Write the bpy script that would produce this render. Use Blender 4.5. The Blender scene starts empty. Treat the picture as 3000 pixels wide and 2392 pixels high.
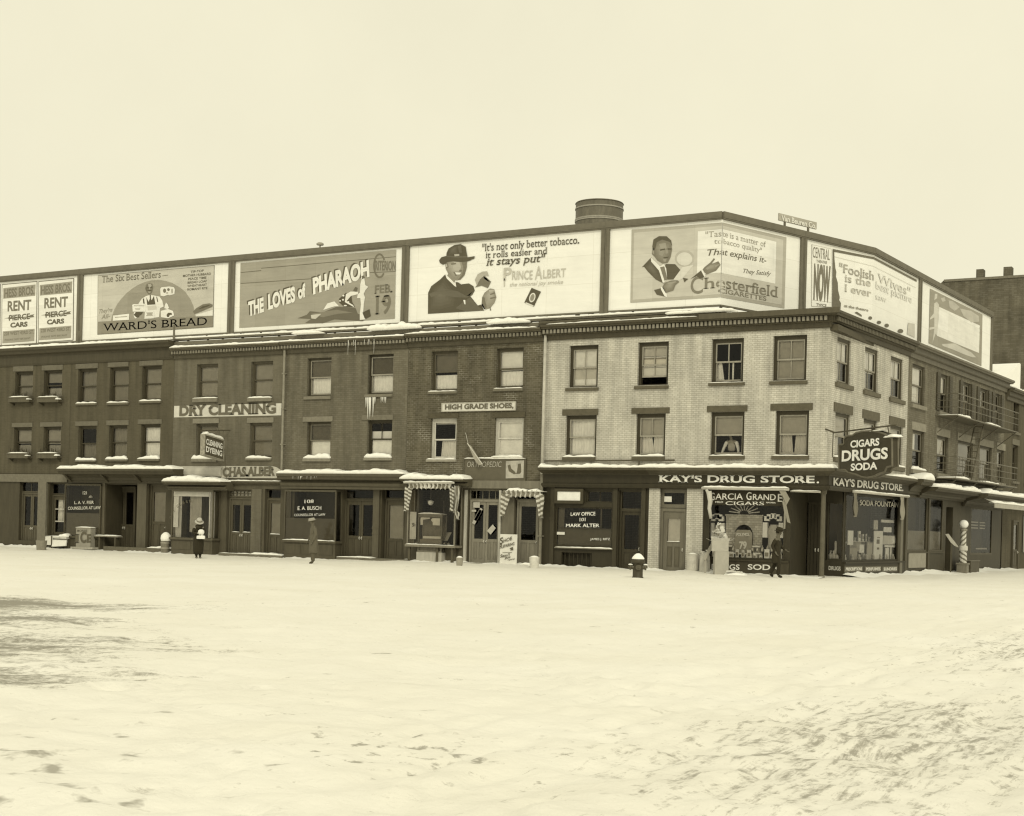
import bpy, math, random
import numpy as np
from mathutils import Vector, Matrix
random.seed(7); np.random.seed(7)
S = bpy.context.scene; C = S.collection
R = math.radians

# ------------------------------------------------------------------ camera, sky, sun, exposure
FPX, EYE = 4200.0, 1.55                       # focal length in pixels of the 3000 px photograph, lens height
ROLL = math.atan(263 / 10200.0); CY = 1352 + 7500 * math.tan(ROLL)
CR, SR_ = math.cos(ROLL), math.sin(ROLL)
TH = math.atan2(7502.49, FPX); ST, CT = math.sin(TH), math.cos(TH)
CAMX, CAMY = 15.6806, -51.5052
cam = bpy.data.cameras.new("camera"); co = bpy.data.objects.new("camera", cam); C.objects.link(co)
cam.sensor_width = 36; cam.lens = 36 * FPX / 3000; cam.shift_y = (CY - 1196) / 3000
cam.clip_end = 2000; cam.clip_start = .1
co.matrix_world = Matrix.Translation((CAMX, CAMY, EYE)) @ Matrix.Rotation(math.pi/2 - TH, 4, 'Z') @ Matrix.Rotation(math.pi/2, 4, 'X') @ Matrix.Rotation(ROLL, 4, 'Z')
S.camera = co
SUN_EL, SUN_AZ = R(33), R(142)                # azimuth of the light, clockwise from +Y
w = bpy.data.worlds.new("World"); S.world = w; w.use_nodes = True
nt = w.node_tree; bg = nt.nodes['Background']; bg.inputs['Strength'].default_value = .1
sky = nt.nodes.new('ShaderNodeTexSky'); sky.sky_type = 'NISHITA'; sky.sun_disc = False
sky.sun_elevation = SUN_EL; sky.sun_rotation = SUN_AZ
bw = nt.nodes.new('ShaderNodeRGBToBW'); nt.links.new(sky.outputs[0], bw.inputs[0])
tc = nt.nodes.new('ShaderNodeTexCoord'); cl = nt.nodes.new('ShaderNodeTexNoise')
cl.inputs['Scale'].default_value = 2.2; cl.inputs['Detail'].default_value = 7; cl.inputs['Roughness'].default_value = .62
nt.links.new(tc.outputs['Generated'], cl.inputs['Vector'])
m1 = nt.nodes.new('ShaderNodeMapRange'); m1.inputs[1].default_value = 0; m1.inputs[2].default_value = 8; m1.inputs[3].default_value = 8.75; m1.inputs[4].default_value = 9.15
nt.links.new(bw.outputs[0], m1.inputs[0])
m2 = nt.nodes.new('ShaderNodeMapRange'); m2.inputs[1].default_value = .3; m2.inputs[2].default_value = .7; m2.inputs[3].default_value = .955; m2.inputs[4].default_value = 1.035
nt.links.new(cl.outputs[0], m2.inputs[0])
mu = nt.nodes.new('ShaderNodeMath'); mu.operation = 'MULTIPLY'
nt.links.new(m1.outputs[0], mu.inputs[0]); nt.links.new(m2.outputs[0], mu.inputs[1])
vm = nt.nodes.new('ShaderNodeVectorMath'); vm.operation = 'SCALE'; vm.inputs[0].default_value = (1.0, .950, .715)   # cream overcast
nt.links.new(mu.outputs[0], vm.inputs['Scale']); nt.links.new(vm.outputs[0], bg.inputs['Color'])
sl = bpy.data.lights.new("sun", 'SUN'); sl.energy = 1.1; sl.angle = R(13); sl.color = (1, .945, .72)
so = bpy.data.objects.new("sun", sl); C.objects.link(so)
sd_ = Vector((math.sin(SUN_AZ) * math.cos(SUN_EL), math.cos(SUN_AZ) * math.cos(SUN_EL), math.sin(SUN_EL)))
so.location = (0, -20, 40); so.rotation_euler = sd_.to_track_quat('Z', 'Y').to_euler()
S.view_settings.view_transform = 'Standard'; S.view_settings.look = 'None'
S.view_settings.exposure = 0.0; S.view_settings.gamma = 1
S.render.resolution_x, S.render.resolution_y = 1024, 816
S.cycles.filter_width = 1.25; S.cycles.max_bounces = 6; S.cycles.diffuse_bounces = 3; S.cycles.transparent_max_bounces = 12

# ------------------------------------------------------------------ surveying the photograph: a pixel becomes a point on a real plane
def ray(px, py):
    dx, dy = px - 1500, py - CY
    a, b = (dx*CR + dy*SR_) / FPX, (-dx*SR_ + dy*CR) / FPX
    return Vector((a*ST - CT, a*CT + ST, -b))
CAM = Vector((CAMX, CAMY, EYE))
def onplane(px, py, p, n):
    r = ray(px, py); return CAM + r * ((Vector(p) - CAM).dot(n) / r.dot(n))
SIDE = Vector((.061104, .998131, 0)); PHI = math.atan2(SIDE.y, SIDE.x)
FM = Matrix.Identity(4)                       # the long front: x along the street, y into the house
FS = Matrix.Rotation(PHI, 4, 'Z')             # the side street front, same local axes
def P(px, py, yo=0.0, F=FM):
    q = onplane(px, py, F @ Vector((0, yo, 0)), F.to_3x3() @ Vector((0, 1, 0)))
    l = F.inverted() @ q; return l.x, l.z
def RC(x0, y0, x1, y1, yo=0.0, F=FM):
    ym, xm = (y0+y1)/2, (x0+x1)/2
    return P(x0, ym, yo, F)[0], P(x1, ym, yo, F)[0], P(xm, y1, yo, F)[1], P(xm, y0, yo, F)[1]
def gz(x, y):
    t = np.clip((-14 - x) / 12, 0, 1); return -.12 * t*t*(3-2*t)
def G(px, py):
    z = 0.0
    for i in range(8):
        q = onplane(px, py, (0, 0, z), Vector((0, 0, 1))); z = float(gz(q.x, q.y))
    return q

# ------------------------------------------------------------------ materials
def sep(g):
    g = max(0, min(1, g)); k = [(0, .83, .44), (.06, .87, .56), (.15, .92, .72), (.4, .957, .85), (.9, 1, .985), (1, 1, 1)]
    for (a, b, c), (d, e, f) in zip(k, k[1:]):
        if g <= d:
            t = (g-a)/(d-a); return (g, g*(b+(e-b)*t), g*(c+(f-c)*t), 1)
    return (g, g, g, 1)
MC = {}
def newmat(name):
    m = bpy.data.materials.new(name); m.use_nodes = True
    n = m.node_tree.nodes; l = m.node_tree.links; return m, n, l, n['Principled BSDF']
def N(n, t, **k):
    q = n.new(t)
    for a, b in k.items():
        if a.startswith('i_'):
            key = a[2:].replace('_', ' '); q.inputs[int(key) if key.isdigit() else key].default_value = b
        else: setattr(q, a, b)
    return q
def paint(g, rough=.75, var=.18, scale=3.0, kind='paint', bump=0.0, stretch=(1, 1, 1), metal=0):
    key = (round(g, 3), rough, var, scale, kind, bump, stretch, metal)
    if key in MC: return MC[key]
    m, n, l, p = newmat(kind); p.inputs['Roughness'].default_value = rough; p.inputs['Metallic'].default_value = metal
    p.inputs['Specular IOR Level'].default_value = .3
    tx = N(n, 'ShaderNodeTexCoord'); mp = N(n, 'ShaderNodeMapping'); mp.inputs['Scale'].default_value = stretch
    oi = N(n, 'ShaderNodeObjectInfo'); ad = N(n, 'ShaderNodeVectorMath', operation='ADD')
    sc = N(n, 'ShaderNodeVectorMath', operation='SCALE'); sc.inputs['Scale'].default_value = 37.0
    l.new(oi.outputs['Random'], sc.inputs[0]); l.new(tx.outputs['Object'], ad.inputs[0]); l.new(sc.outputs[0], ad.inputs[1])
    no = N(n, 'ShaderNodeTexNoise', i_Scale=scale, i_Detail=6.0, i_Roughness=.65)
    l.new(ad.outputs[0], mp.inputs[0]); l.new(mp.outputs[0], no.inputs['Vector'])
    mr = N(n, 'ShaderNodeMapRange', i_1=.25, i_2=.75, i_3=1-var, i_4=1+var); l.new(no.outputs[0], mr.inputs[0])
    vs = N(n, 'ShaderNodeVectorMath', operation='SCALE'); vs.inputs[0].default_value = sep(g)[:3]
    l.new(mr.outputs[0], vs.inputs['Scale']); l.new(vs.outputs[0], p.inputs['Base Color'])
    if bump:
        b = N(n, 'ShaderNodeBump', i_Strength=bump, i_Distance=.03); l.new(no.outputs[0], b.inputs['Height']); l.new(b.outputs[0], p.inputs['Normal'])
    MC[key] = m; return m
def brick(g, gm, patch=0.0, var=.22, bump=.5, name='brick', bw_=.22, bh=.088, wash=.18):
    key = ('b', g, gm, patch, var, bw_)
    if key in MC: return MC[key]
    m, n, l, p = newmat(name); p.inputs['Roughness'].default_value = .9; p.inputs['Specular IOR Level'].default_value = .2
    tx = N(n, 'ShaderNodeTexCoord'); sx = N(n, 'ShaderNodeSeparateXYZ'); l.new(tx.outputs['Object'], sx.inputs[0])
    xy = N(n, 'ShaderNodeMath', operation='ADD'); l.new(sx.outputs[0], xy.inputs[0]); l.new(sx.outputs[1], xy.inputs[1])
    cx = N(n, 'ShaderNodeCombineXYZ'); l.new(xy.outputs[0], cx.inputs[0]); l.new(sx.outputs[2], cx.inputs[1])
    bt = N(n, 'ShaderNodeTexBrick', i_Scale=1.0); bt.inputs['Brick Width'].default_value = bw_; bt.inputs['Row Height'].default_value = bh
    bt.inputs['Mortar Size'].default_value = .009; bt.inputs['Mortar Smooth'].default_value = .25; bt.inputs['Bias'].default_value = 0
    bt.inputs['Color1'].default_value = sep(g*(1-var)); bt.inputs['Color2'].default_value = sep(g*(1+var)); bt.inputs['Mortar'].default_value = sep(gm)
    l.new(cx.outputs[0], bt.inputs['Vector'])
    n1 = N(n, 'ShaderNodeTexNoise', i_Scale=.55, i_Detail=7.0, i_Roughness=.68); l.new(cx.outputs[0], n1.inputs['Vector'])
    mp = N(n, 'ShaderNodeMapping'); mp.inputs['Scale'].default_value = (5.5, .5, 1); l.new(cx.outputs[0], mp.inputs[0])
    n2 = N(n, 'ShaderNodeTexNoise', i_Scale=.6, i_Detail=5.0); l.new(mp.outputs[0], n2.inputs['Vector'])
    a = N(n, 'ShaderNodeMapRange', i_1=.3, i_2=.7, i_3=1-wash, i_4=1+wash); l.new(n1.outputs[0], a.inputs[0])
    b = N(n, 'ShaderNodeMapRange', i_1=.3, i_2=.7, i_3=.8, i_4=1.17); l.new(n2.outputs[0], b.inputs[0])
    ab = N(n, 'ShaderNodeMath', operation='MULTIPLY'); l.new(a.outputs[0], ab.inputs[0]); l.new(b.outputs[0], ab.inputs[1])
    col = bt.outputs['Color']
    if patch:                                   # pale lime bloom left in the joints of the old wall
        n3 = N(n, 'ShaderNodeTexNoise', i_Scale=.9, i_Detail=8.0, i_Roughness=.7); l.new(cx.outputs[0], n3.inputs['Vector'])
        c = N(n, 'ShaderNodeMapRange', i_1=.52, i_2=.68, i_3=0.0, i_4=patch); l.new(n3.outputs[0], c.inputs[0])
        f = N(n, 'ShaderNodeMath', operation='MULTIPLY'); l.new(c.outputs[0], f.inputs[0]); l.new(bt.outputs['Fac'], f.inputs[1])
        mx = N(n, 'ShaderNodeMix', data_type='RGBA'); l.new(f.outputs[0], mx.inputs[0]); l.new(col, mx.inputs[6]); mx.inputs[7].default_value = sep(.5); col = mx.outputs[2]
    vs = N(n, 'ShaderNodeVectorMath', operation='SCALE'); l.new(col, vs.inputs[0]); l.new(ab.outputs[0], vs.inputs['Scale'])
    l.new(vs.outputs[0], p.inputs['Base Color'])
    bp = N(n, 'ShaderNodeBump', i_Strength=bump, i_Distance=.012); bp.invert = True; l.new(bt.outputs['Fac'], bp.inputs['Height']); l.new(bp.outputs[0], p.inputs['Normal'])
    MC[key] = m; return m
def glass(tint=.95, rough=.03, wave=.12, shine=.92):
    key = ('g', tint, rough, wave, shine)
    if key in MC: return MC[key]
    m, n, l, p = newmat('window_glass'); n.remove(p); out = n['Material Output']
    tr = N(n, 'ShaderNodeBsdfTransparent'); tr.inputs[0].default_value = (tint, tint*.98, tint*.94, 1)
    gl = N(n, 'ShaderNodeBsdfGlossy', i_Roughness=rough); gl.inputs[0].default_value = (shine, shine, shine, 1)
    fr = N(n, 'ShaderNodeFresnel', i_IOR=1.36); mx = N(n, 'ShaderNodeMixShader')
    no = N(n, 'ShaderNodeTexNoise', i_Scale=1.6, i_Detail=1.0); tx = N(n, 'ShaderNodeTexCoord'); l.new(tx.outputs['Object'], no.inputs['Vector'])
    b = N(n, 'ShaderNodeBump', i_Strength=wave, i_Distance=.05); l.new(no.outputs[0], b.inputs['Height'])
    l.new(b.outputs[0], gl.inputs['Normal']); l.new(b.outputs[0], fr.inputs['Normal'])
    l.new(fr.outputs[0], mx.inputs[0]); l.new(tr.outputs[0], mx.inputs[1]); l.new(gl.outputs[0], mx.inputs[2]); l.new(mx.outputs[0], out.inputs[0])
    MC[key] = m; return m
def snowmat():
    if 'snow' in MC: return MC['snow']
    m, n, l, p = newmat('snow'); p.inputs['Roughness'].default_value = .85; p.inputs['Base Color'].default_value = (.93, .925, .90, 1)
    no = N(n, 'ShaderNodeTexNoise', i_Scale=14.0, i_Detail=4.0); b = N(n, 'ShaderNodeBump', i_Strength=.25, i_Distance=.02)
    tx = N(n, 'ShaderNodeTexCoord'); l.new(tx.outputs['Object'], no.inputs['Vector']); l.new(no.outputs[0], b.inputs['Height']); l.new(b.outputs[0], p.inputs['Normal'])
    MC['snow'] = m; return m
def stripes(ga, gb, w, axis=0, skew=0.0):
    key = ('s', ga, gb, w, axis, skew)
    if key in MC: return MC[key]
    m, n, l, p = newmat('striped_canvas'); p.inputs['Roughness'].default_value = .9
    tx = N(n, 'ShaderNodeTexCoord'); sx = N(n, 'ShaderNodeSeparateXYZ'); l.new(tx.outputs['Object'], sx.inputs[0])
    k = N(n, 'ShaderNodeMath', operation='MULTIPLY_ADD'); l.new(sx.outputs[2 if axis == 0 else 0], k.inputs[0]); k.inputs[1].default_value = skew; l.new(sx.outputs[axis], k.inputs[2])
    d = N(n, 'ShaderNodeMath', operation='DIVIDE'); l.new(k.outputs[0], d.inputs[0]); d.inputs[1].default_value = w
    f = N(n, 'ShaderNodeMath', operation='FRACT'); l.new(d.outputs[0], f.inputs[0])
    g = N(n, 'ShaderNodeMath', operation='GREATER_THAN'); l.new(f.outputs[0], g.inputs[0]); g.inputs[1].default_value = .5
    mx = N(n, 'ShaderNodeMix', data_type='RGBA'); l.new(g.outputs[0], mx.inputs[0]); mx.inputs[6].default_value = sep(ga); mx.inputs[7].default_value = sep(gb)
    l.new(mx.outputs[2], p.inputs['Base Color']); MC[key] = m; return m
SNOW = snowmat(); GLASS = glass(); DIM_GLASS = glass(.9, .12, .2, .45)  # second glass, side street shop panes: sky reflection dimmed by its gloss colour
WOOD = lambda g, **k: paint(g*(.78 if g < .16 else .92), rough=.6, var=.22, scale=2.2, kind='painted_wood', stretch=(3, 3, .6), **k)
STONE = lambda g: paint(g, rough=.9, var=.2, scale=6, kind='stone', bump=.3)
CLOTH = lambda g: paint(g, rough=.95, var=.12, scale=4, kind='cloth')
METAL = lambda g: paint(g, rough=.5, var=.2, scale=5, kind='painted_metal')

# ------------------------------------------------------------------ mesh building
WM = {}
def link(o, parent, world):
    C.objects.link(o)
    if parent is not None:
        o.parent = parent; o.matrix_basis = WM[parent.name].inverted() @ world
    else: o.matrix_basis = world
    WM[o.name] = world
def tag(o, label=None, cat=None, group=None, kind=None):
    for k, v in (('label', label), ('category', cat), ('group', group), ('kind', kind)):
        if v: o[k] = v
    return o
def thing(name, loc, label, cat, group=None, rot=0.0):
    o = bpy.data.objects.new(name, None); o.empty_display_size = .2
    link(o, None, Matrix.Translation(Vector(loc)) @ Matrix.Rotation(rot, 4, 'Z')); return tag(o, label, cat, group)
class MB:
    def __init__(s): s.v = []; s.f = []; s.m = []; s.mi = 0; s.ch = []
    def add(s, vs, fs, mi=None):
        b = len(s.v); s.ch.append((b, len(s.f))); s.v += [tuple(q) for q in vs]; s.f += [tuple(i+b for i in f) for f in fs]; s.m += [s.mi if mi is None else mi]*len(fs); return s
    def box(s, x0, x1, y0, y1, z0, z1, mi=None):
        if x0 > x1: x0, x1 = x1, x0
        if y0 > y1: y0, y1 = y1, y0
        if z0 > z1: z0, z1 = z1, z0
        return s.add([(x0,y0,z0),(x1,y0,z0),(x1,y1,z0),(x0,y1,z0),(x0,y0,z1),(x1,y0,z1),(x1,y1,z1),(x0,y1,z1)],
                     [(0,3,2,1),(4,5,6,7),(0,1,5,4),(1,2,6,5),(2,3,7,6),(3,0,4,7)], mi)
    def prof(s, pts, x0, x1, mi=None, m0=0, m1=0):   # closed (y, z) outline swept along x, ends mitred if asked
        n = len(pts); a = [(x0+y*m0, y, z) for y, z in pts]; b = [(x1-y*m1, y, z) for y, z in pts]
        return s.add(a+b, [tuple(range(n)), tuple(range(2*n-1, n-1, -1))] + [(i, i+n, (i+1) % n+n, (i+1) % n) for i in range(n)], mi)
    def slab(s, pts, y0, y1, mi=None):           # closed (x, z) outline, thickness along y
        n = len(pts); a = [(x, y0, z) for x, z in pts]; b = [(x, y1, z) for x, z in pts]
        return s.add(a+b, [tuple(range(n)), tuple(range(2*n-1, n-1, -1))] + [(i, i+n, (i+1) % n+n, (i+1) % n) for i in range(n)], mi)
    def quad(s, a, b, c, d, mi=None): return s.add([a, b, c, d], [(0, 1, 2, 3)], mi)
    def tube(s, pts, r, n=8, mi=None, r1=None):
        pts = [Vector(p) for p in pts]; vs = []; fs = []
        for i, p in enumerate(pts):
            d = (pts[min(i+1, len(pts)-1)] - pts[max(i-1, 0)]).normalized()
            u = d.cross(Vector((0, 0, 1)) if abs(d.z) < .9 else Vector((1, 0, 0))).normalized(); v = d.cross(u)
            rr = r if r1 is None else r + (r1-r)*i/(len(pts)-1)
            for k in range(n):
                a = 2*math.pi*k/n; vs.append(p + u*(rr*math.cos(a)) + v*(rr*math.sin(a)))
        for i in range(len(pts)-1):
            for k in range(n): fs.append((i*n+k, i*n+(k+1) % n, (i+1)*n+(k+1) % n, (i+1)*n+k))
        fs += [tuple(range(n-1, -1, -1)), tuple((len(pts)-1)*n+k for k in range(n))]
        return s.add(vs, fs, mi)
    def lathe(s, prof, c=(0, 0, 0), n=20, mi=None, sx=1, sy=1):
        vs = [(c[0]+r*sx*math.cos(2*math.pi*k/n), c[1]+r*sy*math.sin(2*math.pi*k/n), c[2]+z) for r, z in prof for k in range(n)]
        fs = [(i*n+k, i*n+(k+1) % n, (i+1)*n+(k+1) % n, (i+1)*n+k) for i in range(len(prof)-1) for k in range(n)]
        fs += [tuple(range(n-1, -1, -1)), tuple((len(prof)-1)*n+k for k in range(n))]
        return s.add(vs, fs, mi)
    def build(s, name, mats, parent=None, F=FM, smooth=False, center=True):
        if not isinstance(mats, (list, tuple)): mats = [mats]
        a = np.array(s.v, dtype=float); lo, hi = a.min(0), a.max(0)
        loc = np.array([(lo[0]+hi[0])/2, (lo[1]+hi[1])/2, lo[2]]) if center else np.zeros(3)
        me = bpy.data.meshes.new(name); me.from_pydata((a-loc).tolist(), [], s.f)
        for m in mats: me.materials.append(m)
        me.polygons.foreach_set('material_index', s.m)
        if smooth: me.polygons.foreach_set('use_smooth', [True]*len(s.f))
        me.update(); o = bpy.data.objects.new(name, me); link(o, parent, F @ Matrix.Translation(Vector(loc))); return o

def split(mb, name, mats, parent=None, F=FM, smooth=False):
    """build every separate piece of a mesh builder as an object of its own"""
    ch = mb.ch+[(len(mb.v), len(mb.f))]; bb = []
    for (v0, f0), (v1, f1) in zip(ch, ch[1:]):
        a = np.array(mb.v[v0:v1]); bb.append((a.min(0)-.012, a.max(0)+.012))
    g = list(range(len(bb)))
    def root(i):
        while g[i] != i: i = g[i]
        return i
    for i in range(len(bb)):
        for j in range(i):
            if (bb[i][0] <= bb[j][1]).all() and (bb[j][0] <= bb[i][1]).all(): g[root(i)] = root(j)
    out = []
    for r in sorted({root(i) for i in range(len(bb))}):
        q = MB()
        for i in range(len(bb)):
            if root(i) == r:
                (v0, f0), (v1, f1) = ch[i], ch[i+1]; q.add(mb.v[v0:v1], [tuple(k-v0 for k in f) for f in mb.f[f0:f1]]); q.m[-(f1-f0):] = mb.m[f0:f1]
        out.append(q.build(name, mats, parent, F, smooth))
    return out[0]
class Plan:                                       # upright surface over a plan polyline; s = run along it, off = metres proud of it
    def __init__(s, pts):
        s.p = [Vector((x, y, 0)) for x, y in pts]; s.L = [0]
        for a, b in zip(s.p, s.p[1:]): s.L.append(s.L[-1] + (b-a).length)
        s.d = [(b-a).normalized() for a, b in zip(s.p, s.p[1:])]; s.n = [Vector((d.y, -d.x, 0)) for d in s.d]
    def sz(s, px, py):
        best = None
        for i, d in enumerate(s.d):
            q = onplane(px, py, s.p[i], s.n[i]); t = (q - s.p[i]).dot(d); ln = s.L[i+1]-s.L[i]
            miss = max(0, -t if i else 0, t-ln if i < len(s.d)-1 else 0)
            if best is None or miss < best[0]: best = (miss, s.L[i]+t, q.z)
        return best[1], best[2]
    def w(s, sv, z, off=0.0):
        i = 0
        while i < len(s.d)-1 and sv > s.L[i+1]: i += 1
        q = s.p[i] + s.d[i]*(sv-s.L[i]) + s.n[i]*off; return (q.x, q.y, z)
def clip(poly, c, keep_less):
    out = []
    for (a, b) in zip(poly, poly[1:]+poly[:1]):
        ia, ib = ((a[0] <= c) == keep_less), ((b[0] <= c) == keep_less)
        if ia: out.append(a)
        if ia != ib:
            t = (c-a[0])/(b[0]-a[0]); out.append((c, a[1]+(b[1]-a[1])*t))
    return out
def art(mb, plan, pts, layer, mi, zoom=None, sz=False, base=.012):
    """a flat painted shape on a board, a few millimetres proud of the one below"""
    q = pts if sz else [plan.sz(*(zoom(*p) if zoom else p)) for p in pts]
    parts = [q]
    for c in plan.L[1:-1]:
        new = []
        for r in parts:
            for k in (True, False):
                t = clip(r, c, k)
                if len(t) > 2: new.append(t)
        parts = new
    for r in parts:
        area = sum(a[0]*b[1]-b[0]*a[1] for a, b in zip(r, r[1:]+r[:1]))
        if area < 0: r = r[::-1]
        mid = sum(p[0] for p in r)/len(r)
        i = 0
        while i < len(plan.d)-1 and mid > plan.L[i+1]: i += 1
        off = base + .004*layer
        vs = []
        for sv, z in r:
            p = plan.p[i] + plan.d[i]*(sv-plan.L[i]) + plan.n[i]*off; vs.append((p.x, p.y, z))
        mb.add(vs, [tuple(range(len(vs)))], mi)
def zm(ox, oy, k): return lambda x, y: (ox+x*k, oy+y*k)
zA = zm(0, 700, 640/2116); zB = zm(500, 680, 740/2156); zC = zm(1160, 560, 700/2156); zD = zm(1740, 560, 700/2156)
zE = zm(2300, 620, 700/2006); zBr = zm(290, 800, 350/2156)
def ell(cx, cy, rx, ry, n=20, a0=0, a1=360, rot=0):
    o = []
    for i in range(n+1 if a1-a0 < 360 else n):
        a = R(a0+(a1-a0)*i/n); x, y = rx*math.cos(a), ry*math.sin(a); c, s_ = math.cos(R(rot)), math.sin(R(rot))
        o.append((cx+x*c-y*s_, cy+x*s_+y*c))
    return o
TXT = {}
def glyphs(text, bold=0.0, serif=False):
    key = (text, bold, serif)
    if key in TXT: return TXT[key]
    cu = bpy.data.curves.new('t', 'FONT'); cu.body = text; cu.size = 1; cu.offset = bold; cu.resolution_u = 4; cu.fill_mode = 'FRONT'
    o = bpy.data.objects.new('t', cu); C.objects.link(o); dg = bpy.context.evaluated_depsgraph_get()
    me = o.evaluated_get(dg).to_mesh(); v = [(p.co.x, p.co.y) for p in me.vertices]; f = [tuple(p.vertices) for p in me.polygons]
    ed = [(v[e.vertices[0]], v[e.vertices[1]]) for e in me.edges]
    o.evaluated_get(dg).to_mesh_clear(); bpy.data.objects.remove(o); bpy.data.curves.remove(cu)
    if serif:
        done = set()
        for a, b in ed:
            ln = abs(a[0]-b[0])
            if abs(a[1]-b[1]) < .002 and .03 < ln < .24:
                y = (a[1]+b[1])/2
                for lv in (0, CAPH, XH):
                    if abs(y-lv) < .02 + bold*1.2:
                        x0, x1 = min(a[0], b[0]), max(a[0], b[0]); k = (round(x0, 2), round(y, 2))
                        if k in done: continue
                        done.add(k); e = .055; t = .05 if lv == 0 else -.05; n0 = len(v)
                        v += [(x0-e, y), (x1+e, y), (x1+e, y+t), (x0-e, y+t)]
                        f.append((n0, n0+1, n0+2, n0+3) if t > 0 else (n0+3, n0+2, n0+1, n0))
    TXT[key] = (v, f); return v, f
CAPH, XH = .73, .55
_v = glyphs('H')[0]; CAPH = max(y for x, y in _v); _v = glyphs('x')[0]; XH = max(y for x, y in _v); TXT.clear()
def write(mb, plan, text, p0, p1, hpx, mi=0, zoom=None, bold=.01, serif=False, shear=0.0, rot=False, layer=4, base=.012, dpx=(0, 0)):
    """lettering between two baseline ends of the photograph, capitals hpx photo pixels tall"""
    k = 1.0
    if zoom: k = zoom(1, 0)[0]-zoom(0, 0)[0]; p0, p1 = zoom(*p0), zoom(*p1)
    p0 = (p0[0]+dpx[0], p0[1]+dpx[1]); p1 = (p1[0]+dpx[0], p1[1]+dpx[1])
    s0, z0 = plan.sz(*p0); s1, z1 = plan.sz(*p1); cx, cy = (p0[0]+p1[0])/2, (p0[1]+p1[1])/2
    h = plan.sz(cx, cy-hpx*k)[1]-plan.sz(cx, cy)[1]
    v, f = glyphs(text, bold, serif); x0 = min(a for a, b in v); x1 = max(a for a, b in v); W = s1-s0
    dx, dz = s1-s0, z1-z0; ln = math.hypot(dx, dz)
    nx, nz = (-dz/ln*h, dx/ln*h) if rot else (0, h)
    vs = []
    for a, b in v:
        t = (a-x0)/(x1-x0); y = b/CAPH
        vs.append(plan.w(s0+dx*t+nx*y+shear*y*h, z0+dz*t+nz*y, base+.004*layer))
    mb.add(vs, f, mi)
MAIN = Plan([(-60, 0), (3, 0)])
def mainplan(yo): return Plan([(-60, yo), (3, yo)])
def sideplan(yo=0):
    n = Vector((-SIDE.y, SIDE.x, 0)); a = n*yo; b = a + SIDE*60; return Plan([(a.x, a.y), (b.x, b.y)])
def nz1(u, seed): return math.sin(u*2.1+seed)*.5+math.sin(u*5.3+seed*2.7)*.3+math.sin(u*11.9+seed*1.3)*.2
def snowcap(parent, F, u0, u1, y0, y1, z, h, seed=0.0, name='snow', step=.12, taper=.3, over=.03):
    nu = max(6, int((u1-u0)/step)); nv = 6; mb = MB(); vs = []; fs = []
    for i in range(nu+1):
        u = u0+(u1-u0)*i/nu; e = min(1, min(u-u0, u1-u)/max(taper, 1e-3)); e = math.sqrt(max(e, 0))
        H = h*.82*(.25+.75*e)*max(.18, 1+.5*nz1(u, seed)+.22*math.sin(u*23+seed*5)*math.sin(u*7.7+seed))
        fr = y0-over*(.5+.5*nz1(u*1.7, seed+3))
        prof = [(fr, z-.004), (fr-.01, z+H*.45)] + [(fr+(y1-fr)*(k/nv), z+H*(.82+.18*math.sin(math.pi*min(1, (k+.6)/nv)))) for k in range(nv)] + [(y1, z+H*.9), (y1, z-.004)]
        vs += [(u, y, zz) for y, zz in prof]
    n = nv+4
    for i in range(nu):
        for k in range(n): fs.append((i*n+k, (i+1)*n+k, (i+1)*n+(k+1) % n, i*n+(k+1) % n))
    fs += [tuple(range(n)), tuple(nu*n+k for k in range(n-1, -1, -1))]
    mb.add(vs, fs); return mb.build(name, SNOW, parent, F, smooth=True)

# ------------------------------------------------------------------ house building
def wall(parent, F, u0, u1, z0, z1, holes, m, y=0.0, depth=.3, name='wall'):
    us = sorted({u0, u1, *[min(max(h[0], u0), u1) for h in holes], *[min(max(h[1], u0), u1) for h in holes]})
    zs = sorted({z0, z1, *[min(max(h[2], z0), z1) for h in holes], *[min(max(h[3], z0), z1) for h in holes]})
    mb = MB(); idx = {}
    def vid(a, b):
        if (a, b) not in idx: idx[(a, b)] = len(mb.v); mb.v.append((a, y, b))
        return idx[(a, b)]
    for a, b in zip(us, us[1:]):
        for c, d in zip(zs, zs[1:]):
            mx, mz = (a+b)/2, (c+d)/2
            if any(h[0] < mx < h[1] and h[2] < mz < h[3] for h in holes): continue
            mb.f.append((vid(a, c), vid(b, c), vid(b, d), vid(a, d))); mb.m.append(0)
    for h in holes:
        a, b, c, d = h[:4]; dp = y+(h[4] if len(h) > 4 else depth)
        mb.quad((a, y, c), (a, y, d), (a, dp, d), (a, dp, c)); mb.quad((b, y, d), (b, y, c), (b, dp, c), (b, dp, d))
        mb.quad((a, y, d), (b, y, d), (b, dp, d), (a, dp, d)); mb.quad((b, y, c), (a, y, c), (a, dp, c), (b, dp, c))
    return mb.build(name, m, parent, F)
def curtain(parent, F, u0, u1, z0, z1, y, g, folds=9, lean0=0.0, lean1=0.0, name='curtain'):
    g = min(.9, g*1.75)
    n = folds*4; mb = MB(); vs = []; rows = 5
    for r in range(rows+1):
        t = r/rows
        for i in range(n+1):
            k = i/n; a = u0+lean0*t; b = u1+lean1*t
            vs.append((a+(b-a)*k, y+.025*math.sin(k*folds*2*math.pi)*(.6+.4*t)+.01*math.sin(k*5), z1+(z0-z1)*t))
    fs = [(r*(n+1)+i, (r+1)*(n+1)+i, (r+1)*(n+1)+i+1, r*(n+1)+i+1) for r in range(rows) for i in range(n)]
    return mb.add(vs, fs).build(name, CLOTH(g), parent, F, smooth=True)
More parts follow.
